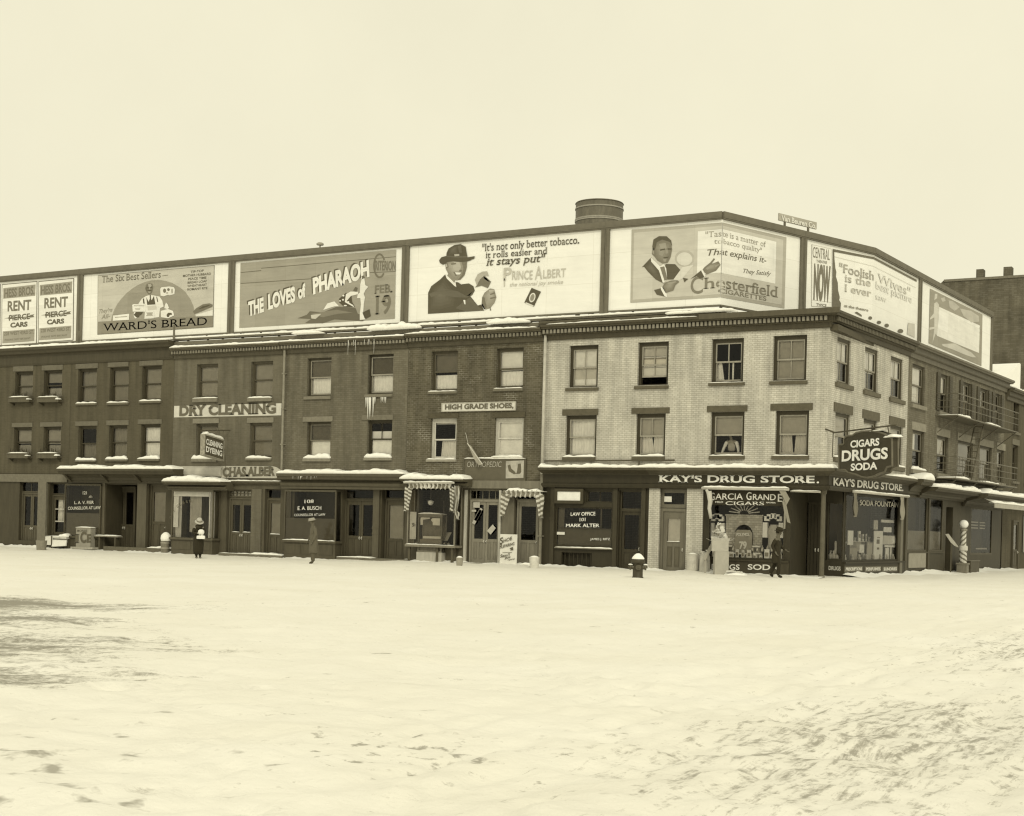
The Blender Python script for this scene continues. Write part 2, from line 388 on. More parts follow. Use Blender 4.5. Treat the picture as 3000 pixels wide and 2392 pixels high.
def blind(parent, F, u0, u1, z0, z1, y, g, name='blind'):
    g = min(.9, g*1.75)
    mb = MB(); mb.box(u0, u1, y, y+.008, z0, z1); mb.box(u0, u1, y-.008, y+.014, z0, z0+.025); return mb.build(name, CLOTH(g), parent, F)
def window(b, F, rc, sill=None, lintel=None, gf=.10, gs=None, mun=(0, 0), cover=(), snow=0.0, up=0.0, rec=.13, gl=.16, gsl=.16, seed=0, wcas=.07, lab=None):
    """sash window: casing > two sashes with panes, sill, lintel, blinds or curtains, snow"""
    u0, u1, z0, z1 = rc; gs = gf if gs is None else gs; c = wcas
    mb = MB(); y0, y1 = rec, rec+.14
    mb.box(u0, u0+c, y0, y1, z0, z1); mb.box(u1-c, u1, y0, y1, z0, z1); mb.box(u0+c, u1-c, y0+.002, y1, z1-c*1.3, z1); mb.box(u0+c, u1-c, y0+.002, y1+.05, z0, z0+.05)
    o = mb.build('window', WOOD(gf), b, F)
    if lab: o['label'] = lab
    a0, a1, b0, b1 = u0+c, u1-c, z0+.05, z1-c*1.3; zmid = (b0+b1)/2
    for k, (c0, c1, ys, nm) in enumerate(((zmid-.025, b1, y0+.035, mun[0]), (b0+up, zmid+.02+up, y0+.08, mun[1]))):
        s = MB(); t = .05
        s.box(a0, a0+t, ys, ys+.035, c0, c1); s.box(a1-t, a1, ys, ys+.035, c0, c1); s.box(a0+t, a1-t, ys+.001, ys+.034, c1-t, c1); s.box(a0+t, a1-t, ys+.001, ys+.034, c0, c0+t*1.2)
        for q in range(nm):
            x = a0+(a1-a0)*(q+1)/(nm+1); s.box(x-.016, x+.016, ys+.002, ys+.033, c0+t*1.2, c1-t)
        s.build('sash', WOOD(gs), o, F)
        g = MB(); g.quad((a0+t, ys+.017, c0+t), (a1-t, ys+.017, c0+t), (a1-t, ys+.017, c1-t), (a0+t, ys+.017, c1-t)); g.build('pane', GLASS, o, F)
    for cv in cover:
        kind, f0, f1, g0, g1, gg = cv[:6]; x0, x1 = a0+(a1-a0)*f0, a0+(a1-a0)*f1; c0, c1 = b0+(b1-b0)*g0, b0+(b1-b0)*g1
        if kind == 'b': blind(o, F, x0+.01, x1-.01, c0, c1, y0+.125, gg)
        elif kind == 'c': curtain(o, F, x0, x1, c0, c1, y0+.17, gg, *(cv[6:] or (7,)))
    if sill:
        su0, su1, h = sill; m = MB(); m.prof([(-.10, z0-h+.01), (-.10, z0-.03), (rec+.01, z0-.002), (rec+.01, z0-h), (-.08, z0-h)], su0, su1); m.build('sill', STONE(gsl), o, F)
        if snow: snowcap(o, F, su0+.03, su1-.03, -.09, rec-.005, z0-.025, snow, seed, taper=.12)
    if lintel:
        l0, l1, q0, q1 = lintel; m = MB(); m.box(l0, l1, -.035, .06, q0, q1); m.build('lintel', STONE(gl), o, F)
    return o
def door(b, F, u0, u1, z0, z1, y, g=.12, leaves=1, gf=(.42, .93), fr=.10, knob=True, cov=None, lab=None, snow=False, gpan=None, frame=True):
    """panelled door(s) with glass in the upper part; frame, leaves > pane, panel, handle"""
    if frame:
        m = MB(); m.box(u0, u0+fr*.7, y-.05, y+.05, z0, z1); m.box(u1-fr*.7, u1, y-.05, y+.05, z0, z1); m.box(u0+fr*.7, u1-fr*.7, y-.049, y+.05, z1-fr*.7, z1); m.build('door_frame', WOOD(g*1.08), b, F)
        u0 += fr*.7; u1 -= fr*.7; z1 -= fr*.7
    out = []
    for k in range(leaves):
        a, c = u0+(u1-u0)*k/leaves+.008, u0+(u1-u0)*(k+1)/leaves-.008; hgt = z1-z0; g0, g1 = z0+hgt*gf[0], z0+hgt*gf[1]
        m = MB(); m.box(a, a+fr, y, y+.05, z0, z1); m.box(c-fr, c, y, y+.05, z0, z1); m.box(a+fr, c-fr, y+.001, y+.05, g1, z1); m.box(a+fr, c-fr, y+.001, y+.05, g0-fr*1.2, g0); m.box(a+fr, c-fr, y+.001, y+.05, z0, z0+.16)
        mid = (a+c)/2; m.box(mid-.04, mid+.04, y+.002, y+.05, z0+.16, g0-fr*1.2)
        o = m.build('door', WOOD(g), b, F); out.append(o)
        if lab: o['label'] = lab
        q = MB(); q.box(a+fr, c-fr, y+.025, y+.04, z0+.16, g0-fr*1.2)
        for x0, x1 in ((a+fr+.04, mid-.08), (mid+.08, c-fr-.04)):
            if x1 > x0: q.box(x0, x1, y+.012, y+.024, z0+.22, g0-fr*1.2-.06)
        q.build('panel', WOOD(gpan or g*1.1), o, F)
        q = MB(); q.quad((a+fr, y+.03, g0), (c-fr, y+.03, g0), (c-fr, y+.03, g1), (a+fr, y+.03, g1)); q.build('pane', GLASS, o, F)
        if cov: blind(o, F, a+fr+.01, c-fr-.01, g0+(g1-g0)*cov[0], g0+(g1-g0)*cov[1], y+.06, cov[2])
        if snow: snowcap(o, F, a+fr, c-fr, y-.02, y+.02, g0-.01, .035, k, step=.06, taper=.05)
        if knob:
            x = c-.05 if k == 0 else a+.05
            h = MB(); h.lathe([(0, -.03), (.022, -.022), (.03, 0), (.022, .022), (0, .03)], (x, y-.05, z0+hgt*.36), 8); h.box(x-.02, x+.02, y-.03, y, z0+hgt*.36-.07, z0+hgt*.36+.07); h.build('handle', METAL(.5), o, F, smooth=True)
    return out
def transom(b, F, u0, u1, z0, z1, y, g=.11, bars=0, name='transom_window', rows=0, bd=.05, cov=None):
    m = MB(); t = bd; m.box(u0, u0+t, y-.03, y+.04, z0, z1); m.box(u1-t, u1, y-.03, y+.04, z0, z1); m.box(u0+t, u1-t, y-.029, y+.04, z1-t, z1); m.box(u0+t, u1-t, y-.029, y+.04, z0, z0+t)
    for k in range(bars):
        x = u0+(u1-u0)*(k+1)/(bars+1); m.box(x-.014, x+.014, y-.01, y+.03, z0+t, z1-t)
    for k in range(rows):
        z = z0+(z1-z0)*(k+1)/(rows+1); m.box(u0+t, u1-t, y-.008, y+.028, z-.014, z+.014)
    o = m.build(name, WOOD(g), b, F); q = MB(); q.quad((u0+t, y+.01, z0+t), (u1-t, y+.01, z0+t), (u1-t, y+.01, z1-t), (u0+t, y+.01, z1-t)); q.build('pane', GLASS if F is FM else DIM_GLASS, o, F)
    if cov: blind(o, F, u0+t, u1-t, z0+t, z1-t, y+.06, cov)
    return o
def canopy(b, F, u0, u1, zt, zb, proj, g=.09, snow=.14, name='canopy', seed=0, base=.12, ends=True):
    h = zt-zb
    pr = [(-proj, zt), (-proj, zt-h*.18), (-proj+.05, zt-h*.2), (-proj*.86, zt-h*.38), (-proj*.5, zt-h*.44), (-base-.1, zt-h*.62), (-base-.06, zt-h*.8), (-base, zt-h*.82), (-base, zb), (.0, zb), (.0, zt+.03)]
    o = MB().prof(pr, u0, u1).build(name, WOOD(g), b, F)
    if snow: snowcap(o, F, u0+.01, u1-.01, -proj, -.01, zt, snow, seed, taper=.35)
    return o
def shell(b, F, u0, u1, zr, d=9.0, m=None, back=True):
    """party walls, back wall and roof: the closed body behind the front"""
    mb = MB(); y0 = .32
    mb.quad((u0+.01, y0, -.4), (u0+.01, y0, zr), (u0+.01, d, zr), (u0+.01, d, -.4)); mb.quad((u1-.01, y0, zr), (u1-.01, y0, -.4), (u1-.01, d, -.4), (u1-.01, d, zr))
    mb.quad((u0, d, -.4), (u1, d, -.4), (u1, d, zr), (u0, d, zr)); mb.build('back_wall', m, b, F)
    f = MB()
    for z in (4.05, 7.0): f.box(u0+.02, u1-.02, .34, d-.02, z, z+.12)
    f.build('floor', WOOD(.08), b, F)
    q = MB(); q.box(u0, u1, .30, d+.05, zr-.15, zr); q.build('roof', paint(.08, kind='tar_roof'), b, F)
def cornice(b, F, u0, u1, prof, g=.10, dent=None, name='cornice', m0=0, m1=0):
    mb = MB().prof(prof, u0, u1, None, m0, m1); ms = [WOOD(g)]
    if dent:
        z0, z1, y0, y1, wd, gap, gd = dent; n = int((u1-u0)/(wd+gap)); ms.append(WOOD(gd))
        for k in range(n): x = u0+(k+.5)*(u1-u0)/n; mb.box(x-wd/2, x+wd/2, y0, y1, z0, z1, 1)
    return mb.build(name, ms, b, F)
BG = 'brick row houses along the snowy street'
# walls of the row, left to right
UB = [-52.0, -45.4, P(203, 1300)[0], P(508, 1200)[0], P(828, 1200)[0], P(1193, 1200)[0], P(1588, 1300)[0], 0.0]
BRK_A = brick(.098, .105, var=.05, name='dark_painted_brick', wash=.12); BRK_B = brick(.138, .15, var=.06, name='painted_brick', wash=.14)
BRK_C = brick(.15, .122, var=.09, name='brown_brick', wash=.16); BRK_D = brick(.105, .16, patch=.75, var=.16, name='old_brick', wash=.28)
BRK_E = brick(.51, .34, var=.07, name='pale_brick', wash=.2, bh=.076, bw_=.2); BRK_F = brick(.165, .13, var=.14, name='side_street_brick'); BRK_G = brick(.15, .12, var=.14, name='far_brick', bw_=.3, bh=.11, wash=.22)
def zline(y, x, yo=0): return P(x, y, yo)[1]

# ------------------------------------------------------------------ street
def ground():
    def axis(c, lo, hi, n):
        k = 3.0; a = np.arcsinh((lo-c)/k); b = np.arcsinh((hi-c)/k); return c+k*np.sinh(np.linspace(a, b, n))
    X = axis(11.5, -420, 420, 430); Y = axis(-43.5, -300, 500, 430); xx, yy = np.meshgrid(X, Y)
    rng = np.random.RandomState(3); z = gz(xx, yy)
    for lam, amp in ((3.2, .018), (1.7, .014), (.9, .012), (.5, .010), (.3, .007)):
        for k in range(5):
            a = rng.uniform(0, math.pi*2); ph = rng.uniform(0, 6.28); q = 2*math.pi/lam*rng.uniform(.8, 1.2)
            z = z + amp/2.2*np.sin(q*(xx*math.cos(a)+yy*math.sin(a))+ph + 1.3*np.sin(q*.37*(xx*math.sin(a)-yy*math.cos(a))+ph))
    def dent(cx, cy, rx, ry, an, dp):
        i0, i1 = np.searchsorted(X, (cx-.6, cx+.6)); j0, j1 = np.searchsorted(Y, (cy-.6, cy+.6))
        if i1 <= i0 or j1 <= j0: return
        a, b = xx[j0:j1, i0:i1]-cx, yy[j0:j1, i0:i1]-cy; u, v = a*math.cos(an)+b*math.sin(an), -a*math.sin(an)+b*math.cos(an); r2 = (u/rx)**2+(v/ry)**2
        z[j0:j1, i0:i1] += dp*(-np.exp(-r2)+.45*np.exp(-(np.sqrt(r2)-1.7)**2*3))
    for k in range(46):                                  # trails of footprints
        px_, py_ = rng.uniform(-14, 16), rng.uniform(-47, -8); an = rng.uniform(0, 6.28)
        for q in range(rng.randint(18, 60)):
            an += rng.uniform(-.12, .12); px_ += .7*math.cos(an); py_ += .7*math.sin(an); sd = .11 if q % 2 else -.11
            dent(px_-sd*math.sin(an), py_+sd*math.cos(an), .17, .085, an, .045)
    for x0, bend in ((9.9, .05), (11.25, .05), (11.9, -.04), (13.3, -.04), (12.6, .02), (14.0, .02), (14.6, .1), (10.7, .12)):   # wheel ruts up the side street
        lx = x0+bend*np.sin((yy+44)/6.0)*2.2; d = (xx-lx)/.10; z = z+np.where((yy > -52) & (yy < 30), .035*(-np.exp(-d**2)+.5*np.exp(-(np.abs(d)-1.8)**2*2))*(.6+.4*np.sin(yy*2.3+x0*3)), 0)
    ru = (xx-12.4)*.99 - (yy+40)*.12                    # wheel ruts running up the side street
    zone = np.exp(-((xx-12.6)/2.6)**2)*np.clip((yy+50)/4, 0, 1)
    z = z + zone*.03*np.sin(ru*5.2)*(.6+.4*np.sin(yy*1.1+ru))
    bank = np.exp(-((yy+.45)/.5)**2)*(xx < .6)*(yy < 0)  # shovelled snow along the house fronts
    z = z + bank*(.07+.06*np.sin(xx*2.3)+.04*np.sin(xx*6.1+1))*np.clip((-xx)/2, 0, 1)
    z = z - .10*((yy > .6) & (xx < -3.0))
    v = np.stack([xx, yy, z], -1).reshape(-1, 3); ny, nx = xx.shape
    i = np.arange(ny*nx).reshape(ny, nx); f = np.stack([i[:-1, :-1], i[:-1, 1:], i[1:, 1:], i[1:, :-1]], -1).reshape(-1, 4)
    me = bpy.data.meshes.new('street'); me.vertices.add(len(v)); me.vertices.foreach_set('co', v.ravel())
    me.loops.add(f.size); me.loops.foreach_set('vertex_index', f.ravel().astype(np.int32)); me.polygons.add(len(f))
    me.polygons.foreach_set('loop_start', np.arange(0, f.size, 4, dtype=np.int32)); me.polygons.foreach_set('loop_total', np.full(len(f), 4, dtype=np.int32))
    me.polygons.foreach_set('use_smooth', np.ones(len(f), dtype=bool)); me.update(); me.validate()
    m, n, l, p = newmat('trodden_snow'); p.inputs['Roughness'].default_value = .85; p.inputs['Specular IOR Level'].default_value = .25
    tx = N(n, 'ShaderNodeTexCoord'); ob = tx.outputs['Object']; sx = N(n, 'ShaderNodeSeparateXYZ'); l.new(ob, sx.inputs[0])
    def math_(op, a, b=None, c=None):
        q = N(n, 'ShaderNodeMath', operation=op)
        for k, t in enumerate((a, b, c)):
            if t is None: continue
            if isinstance(t, (int, float)): q.inputs[k].default_value = t
            else: l.new(t, q.inputs[k])
        return q.outputs[0]
    def blob(cx, cy, rx, ry, rot=0.0):               # soft elliptic zone of the street
        mp = N(n, 'ShaderNodeMapping', vector_type='TEXTURE'); mp.inputs['Location'].default_value = (cx, cy, 0); mp.inputs['Rotation'].default_value = (0, 0, rot); mp.inputs['Scale'].default_value = (rx, ry, 1e6)
        l.new(ob, mp.inputs[0]); g = N(n, 'ShaderNodeVectorMath', operation='LENGTH'); l.new(mp.outputs[0], g.inputs[0])
        r = N(n, 'ShaderNodeMapRange', i_1=1.0, i_2=.25, i_3=0.0, i_4=1.0); l.new(g.outputs['Value'], r.inputs[0]); return r.outputs[0]
    def noise(scale, detail=5.0, rough=.6, stretch=(1, 1, 1), rot=0.0, off=0.0):
        mp = N(n, 'ShaderNodeMapping'); mp.inputs['Scale'].default_value = stretch; mp.inputs['Rotation'].default_value = (0, 0, rot); mp.inputs['Location'].default_value = (off, off*.7, 0); l.new(ob, mp.inputs[0])
        q = N(n, 'ShaderNodeTexNoise', i_Scale=scale, i_Detail=detail, i_Roughness=rough); l.new(mp.outputs[0], q.inputs['Vector']); return q.outputs[0]
    def band(src, lo, hi):
        r = N(n, 'ShaderNodeMapRange', i_1=lo, i_2=hi, i_3=0.0, i_4=1.0); l.new(src, r.inputs[0]); return r.outputs[0]
    # bare wet paving showing at the left, dark specks in the ruts and scattered: dirt and footprint shadow put into colour
    view = math.atan2(1, -.35)
    def streak(scale, ang, lx, ly, detail=7.0, rough=.7, off=0.0):
        mp = N(n, 'ShaderNodeMapping', vector_type='TEXTURE'); mp.inputs['Rotation'].default_value = (0, 0, ang); mp.inputs['Scale'].default_value = (lx, ly, 1); mp.inputs['Location'].default_value = (off, off*.6, 0); l.new(ob, mp.inputs[0])
        q = N(n, 'ShaderNodeTexNoise', i_Scale=scale, i_Detail=detail, i_Roughness=rough); l.new(mp.outputs[0], q.inputs['Vector']); return q.outputs[0]
    reg = math_('MAXIMUM', math_('MAXIMUM', blob(-4.6, -34.6, 5.2, 3.4, .51), blob(1.6, -40.3, 4.0, 3.2, .51)), math_('MAXIMUM', blob(4.4, -42.4, 2.8, 1.7, .51), math_('MULTIPLY', blob(-1.2, -37.6, 3.6, 4.0, .51), .9)))
    big = streak(.5, .62, 1.7, .8, 8.0, .68); fine = streak(2.4, .62, 2.6, .8, 9.0, .78, 4.0); grain = noise(9.0, 6.0, .8, (1, 1, 1), 0, 1.0)
    tot = math_('ADD', math_('ADD', math_('MULTIPLY', big, .45), math_('MULTIPLY', fine, .42)), math_('ADD', math_('MULTIPLY', grain, .34), math_('MULTIPLY', reg, .20)))
    wet = band(tot, .70, .80)
    rreg = math_('MAXIMUM', blob(12.9, -40.5, 2.5, 6.5, -.05), math_('MULTIPLY', blob(12.6, -29, 3.4, 11, -.02), .85))
    l1 = streak(5.5, math.pi/2-.06, 3.4, .55, 7.0, .72, 3.0); l2 = noise(8.0, 6.0, .75, (1, 1, 1), 0, 7.0); l3 = noise(.9, 5.0, .6, (1, 1, 1), 0, 2.0)
    rut = band(math_('ADD', math_('ADD', math_('MULTIPLY', l1, .60), math_('MULTIPLY', l2, .42)), math_('ADD', math_('MULTIPLY', l3, .10), math_('MULTIPLY', rreg, .145))), .68, .78)
    lf = blob(8.6, -45.6, 2.4, 1.6, .4); ln_ = noise(2.6, 4.0, .6, (1, 1, 1), 0, 9.0); lf = band(math_('ADD', ln_, math_('MULTIPLY', lf, .14)), .67, .77)
    md = blob(10.4, -43.3, 1.5, 1.2, 0); md = band(math_('ADD', noise(5.2, 4.0, .6, (1, 1, 1), 0, 2.0), math_('MULTIPLY', md, .15)), .69, .77)
    nr = blob(-1.2, -6.5, 2.6, 3.2, 0); nr = band(math_('ADD', noise(2.0, 4.0, .7, (1, 1, 1), 0, 6.0), math_('MULTIPLY', nr, .1)), .66, .75)
    sp = band(noise(4.3, 3.0, .6, (1, 1, 1), 0, 13.0), .72, .79)
    dirty = band(noise(.35, 6.0, .6, (1, 1, 1), 0, 3.0), .35, .7)
    c0 = N(n, 'ShaderNodeMix', data_type='RGBA'); l.new(dirty, c0.inputs[0]); c0.inputs[6].default_value = (.88, .865, .82, 1); c0.inputs[7].default_value = (.83, .81, .75, 1)
    cur = c0.outputs[2]; film = math_('MULTIPLY', blob(14.4, -39, 3.0, 8, -.12), band(noise(1.1, 7.0, .7, (1.5, .5, 1), .1, 8.0), .3, .7))
    for fac, g, amt in ((film, .5, .25), (wet, .22, .86), (rut, .24, .75), (lf, .24, .7), (md, .24, .7), (nr, .3, .5), (sp, .26, .6)):
        q = N(n, 'ShaderNodeMix', data_type='RGBA'); l.new(math_('MULTIPLY', fac, amt), q.inputs[0]); l.new(cur, q.inputs[6]); q.inputs[7].default_value = sep(g); cur = q.outputs[2]
    l.new(cur, p.inputs['Base Color'])
    h = math_('ADD', noise(3.0, 6.0, .65), math_('MULTIPLY', noise(11.0, 4.0, .6), .4)); b = N(n, 'ShaderNodeBump', i_Strength=.45, i_Distance=.06); l.new(h, b.inputs['Height']); l.new(b.outputs[0], p.inputs['Normal'])
    me.materials.append(m); o = bpy.data.objects.new('street', me); link(o, None, Matrix.Identity(4)); tag(o, 'trodden snow covering the whole street and pavement', 'street', kind='structure')
ground()

# ------------------------------------------------------------------ the row of houses, left to right
def house(name, i, label, m, zt, row3, row2, gsty, d=9.0, g_open=(), zs=None, shopg=.08):
    """empty + upper wall + shell + ground floor wall with its openings"""
    u0, u1 = UB[i], UB[i+1]; b = thing(name, ((u0+u1)/2, 0, 0), label, 'house', BG)
    wall(b, FM, u0+.004, u1-.004, zs, zt, [w_[0] for w_ in row3+row2], m)
    shell(b, FM, u0, u1, zt+.05, d, m)
    if g_open is not None: wall(b, FM, u0+.004, u1-.004, -.5, zs, list(g_open), WOOD(shopg), y=.02, name='shopfront')
    k = 0
    for rc, opt in row3+row2:
        k += 1; window(b, FM, rc, seed=i*10+k, **opt)
    return b
def wset(x0, y0, x1, y1, lint=None, sill=None, F=FM, **k):
    rc = RC(x0, y0, x1, y1, 0, F)
    if lint: k['lintel'] = RC(*lint, 0, F)
    if sill: a = RC(*sill, 0, F); k['sill'] = (a[0], a[1], max(.12, a[3]-a[2]))
    return rc, k
def stdcorn(zt, zb, proj=.42):
    z = lambda f: zt-(zt-zb)*f
    return [(-proj, zt), (-proj, z(.15)), (-proj*.85, z(.21)), (-proj*.82, z(.28)), (-.2, z(.29)), (-.2, z(.60)), (-.25, z(.62)), (-.2, z(.67)), (-.1, z(.69)), (-.07, z(.96)), (-.09, zb), (.05, zb), (.05, zt)]
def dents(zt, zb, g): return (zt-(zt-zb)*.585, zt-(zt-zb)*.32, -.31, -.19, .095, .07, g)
pz = lambda x, y, yo=0, F=FM: P(x, y, yo, F)[1]
# --- far left filler and the two dark brick houses
dk = dict(gf=.07, gsl=.14, gl=.15)
zA_t, zA_b = pz(300, 1006, -.45), pz(300, 1062, -.05); zA_s = pz(330, 1390, 0)
corA = [(-.45, zA_t), (-.45, zA_t-.12), (-.36, zA_t-.2), (-.3, zA_t-.3), (-.14, zA_t-.36), (-.10, zA_t-.4), (-.10, zA_b+.1), (-.05, zA_b), (.05, zA_b), (.05, zA_t)]
bl = lambda g0, g1, g: ('b', 0, 1, g0, g1, g)
def shift(rcopt, du):
    rc, o = rcopt; o = dict(o); rc = (rc[0]+du, rc[1]+du, rc[2], rc[3])
    if 'lintel' in o: q = o['lintel']; o['lintel'] = (q[0]+du, q[1]+du, q[2], q[3])
    if 'sill' in o: q = o['sill']; o['sill'] = (q[0]+du, q[1]+du, q[2])
    return rc, o
a1 = wset(44, 1090, 96, 1172, (40, 1073, 99, 1088), (40, 1185, 98, 1192), cover=(bl(.1, 1, .16), ('c', 0, 1, 0, .45, .2)), **dk)
a2 = wset(128.5, 1085.6, 181.5, 1172, (124, 1070.5, 185, 1085), (125, 1183, 183, 1191), cover=(bl(.62, 1, .17), ('c', 0, 1, 0, .42, .22)), **dk)
a1b = wset(40, 1252.7, 92, 1336, (36, 1239.6, 96, 1252), (36, 1350, 94, 1357), cover=(bl(.45, 1, .2), ('c', 0, 1, 0, .4, .2)), **dk)
a2b = wset(127, 1251, 178, 1336, (119, 1237.5, 183, 1250.5), (120, 1349, 181, 1356), cover=(bl(.42, 1, .2), ('c', 0, 1, 0, .38, .22)), **dk)
du = UB[0]-UB[1]
hX = house('brick_row_house', 0, 'dark brick row house at the far left edge of the row', BRK_A, zA_b+.02, [shift(a1, -4.6), shift(a2, -4.6)], [shift(a1b, -4.6), shift(a2b, -4.6)], None, zs=zA_s, g_open=[(-50.5, -48.9, 0, 2.5), (-48.2, -46.4, .9, 2.6)])
cornice(hX, FM, UB[0], UB[1], corA, .085); door(hX, FM, -50.5, -48.9, -.1, 2.5, .25, .10, 2); transom(hX, FM, -48.2, -46.4, .9, 2.6, .2, .1, 0, 'shop_window')
hA0 = house('brick_row_house', 1, 'dark brick house with flower boxes under its windows, at the left end', BRK_A, zA_b+.02, [a1, a2], [a1b, a2b], None, zs=zA_s,
            g_open=[RC(55, 1412, 113, 1584), RC(142, 1416, 190, 1578)])
cornice(hA0, FM, UB[1]+.002, UB[2]-.002, corA, .085)
snowcap(hA0, FM, UB[1], UB[2], -.42, .3, zA_t, .10, 1.0)
r_ = RC(55, 1443, 113, 1584); door(hA0, FM, r_[0], r_[1], -.14, r_[3], .22, .12, 2, (.42, .95)); q = RC(55, 1412, 113, 1442); transom(hA0, FM, *q, .2, .11, 1)
r_ = RC(142, 1450, 190, 1578); door(hA0, FM, r_[0], r_[1], -.05, r_[3], .28, .10, 1, (.30, .93)); q = RC(142, 1416, 190, 1449); transom(hA0, FM, *q, .28, .10)
q = RC(153, 1459, 182, 1528); curtain(hA0, FM, q[0]+.02, q[0]+.33, q[2], q[3], .40, .42, 3, -.03, 0, 'door_curtain'); curtain(hA0, FM, q[1]-.33, q[1], q[2], q[3], .40, .42, 3, 0, .03, 'door_curtain')
m = MB(); m.box(q[0]-.03, q[1]+.05, .235, .262, pz(167, 1492)-.03, pz(167, 1492)+.03); m.box(q[0]-.03, q[1]+.05, .235, .262, pz(167, 1528)-.03, pz(167, 1528)+.03); split(m, 'door_bar', WOOD(.5), hA0)
m = MB(); q = RC(114, 1412, 138, 1590); m.box(q[0], q[1], -.10, .1, -.3, q[3]); q2 = RC(50, 1390, 192, 1413); m.box(UB[1]+.02, UB[2]-.02, -.08, .1, q2[2], q2[3]); split(m, 'pilaster', STONE(.17), hA0)
# dark brick house with three windows per floor
cur_d = ('c', 0, 1, 0, 1, .25, 5)
A3 = [wset(228, 1081, 283, 1181, (223, 1066, 287.5, 1080), (225, 1181, 284.5, 1188), cover=(('c', 0, 1, 0, 1, .16, 4),), snow=.10, **dk),
      wset(321, 1077, 376.5, 1179, (317, 1062, 377, 1075), (316, 1178, 378, 1186), cover=(('c', 0, .35, 0, .9, .3, 3), bl(0, 1, .15)), snow=.09, **dk),
      wset(416, 1073, 472.5, 1174, (410, 1057, 478, 1071), (410, 1176, 474, 1184), cover=(bl(0, 1, .18), ('c', 0, .38, .45, 1, .75, 3, 0, -.12)), snow=.09, **dk)]
A2 = [wset(229, 1249, 282, 1348, (222, 1235, 287, 1248), (223, 1350, 283, 1356), cover=(('c', 0, 1, 0, .5, .14, 5),), snow=.13, **dk),
      wset(319, 1247, 372, 1345, (313, 1232, 378, 1246), (311, 1348, 376, 1356), cover=(('c', 0, 1, 0, 1, .16, 6),), snow=.15, **dk),
      wset(412, 1244, 469, 1344, (405, 1229, 475, 1242.5), (405, 1348, 469, 1356), cover=(('c', 0, 1, 0, 1, .5, 6),), snow=.17, **dk)]
rA = RC(195, 1419, 301, 1571); rAd = RC(309, 1420, 401, 1592); rAe = RC(433, 1419, 484, 1597)
hA = house('brick_row_house', 2, 'dark brick house with three windows on each floor and a snowy canopy', BRK_A, zA_b+.02, A3, A2, None, zs=zA_s, g_open=[(rA[0]+.1, rA[1]-.1, .45, rA[3]-.05), (rAd[0], rAd[1], -.5, rAd[3], 1.2), (rAe[0], rAe[1], -.5, rAe[3])])
cornice(hA, FM, UB[2]+.002, UB[3]-.02, corA, .085); snowcap(hA, FM, UB[2], UB[3]-.05, -.42, .3, zA_t, .10, 2.0)
zc = pz(330, 1374, -.9); canopy(hA, FM, P(166, 1372, -.9)[0], P(506, 1372, -.9)[0], zc, pz(330, 1416, -.1), .9, .085, .20, seed=3.1)
m = MB()
for x in (196, 303, 400): u = P(x, 1400, -.4)[0]; m.prof([(-.75, zc-.18), (-.15, zc-.62), (-.05, zc-.62), (-.05, zc-.18)], u-.07, u+.07)
split(m, 'bracket', WOOD(.09), hA)
def shopbay(b, F, u0, u1, z0, z1, proj, g=.10, base_z=-.4, mull=0, cover=None, fl=.06, name='shop_window', sill_snow=0.0, base=True, back=.95, gback=.06):
    """projecting shop window: sill, posts, panes on front and sides, boarded base"""
    m = MB(); y = -proj
    m.box(u0-.05, u1+.05, y-.06, 0, z0-.10, z0); m.box(u0, u0+fl, y, y+fl, z0, z1); m.box(u1-fl, u1, y, y+fl, z0, z1); m.box(u0, u1, y+.002, y+fl, z1-fl*1.3, z1+.0)
    m.box(u0, u0+fl, -.05, 0, z0, z1); m.box(u1-fl, u1, -.05, 0, z0, z1); m.box(u0+.001, u0+fl, y+fl, -.05, z1-fl, z1); m.box(u1-fl, u1-.001, y+fl, -.05, z1-fl, z1)
    for k in range(mull):
        x = u0+(u1-u0)*(k+1)/(mull+1); m.box(x-.02, x+.02, y+.004, y+fl, z0, z1-fl)
    o = m.build(name, WOOD(g*1.1), b, F)
    q = MB(); q.quad((u0+fl, y+.03, z0), (u1-fl, y+.03, z0), (u1-fl, y+.03, z1-fl), (u0+fl, y+.03, z1-fl)); q.build('pane', GLASS, o, F)
    for x in (u0+.02, u1-.02):
        q = MB(); q.quad((x, y+fl, z0), (x, -.05, z0), (x, -.05, z1-fl), (x, y+fl, z1-fl)); q.build('pane', GLASS, o, F)
    if base:
        q = MB(); q.box(u0+.02, u1-.02, y+.03, -.0, base_z, z0-.10); n = max(2, int((u1-u0)/.9))
        for k in range(n): a = u0+.1+(u1-u0-.2)*k/n; c = u0+.1+(u1-u0-.2)*(k+1)/n; q.box(a+.05, c-.05, y+.012, y+.03, max(.12, z0-.62), z0-.18)
        q.build('window_base', WOOD(g*.95), o, F)
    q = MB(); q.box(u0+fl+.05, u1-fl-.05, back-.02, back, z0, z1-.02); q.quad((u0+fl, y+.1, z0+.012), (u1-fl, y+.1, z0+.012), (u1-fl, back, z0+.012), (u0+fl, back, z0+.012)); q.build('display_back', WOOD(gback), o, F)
    if sill_snow: snowcap(o, F, u0, u1, y-.05, y+.0, z0, sill_snow, u0, taper=.1)
    return o
oA = shopbay(hA, FM, rA[0], rA[1], rA[2], rA[3], .16, .085, back=.9)
m = MB(); zsp = pz(248, 1504, -.16); m.box(rA[0]+.06, rA[1]-.06, -.045, -.035, rA[2]+.02, zsp); m.build('half_blind', CLOTH(.15), oA)
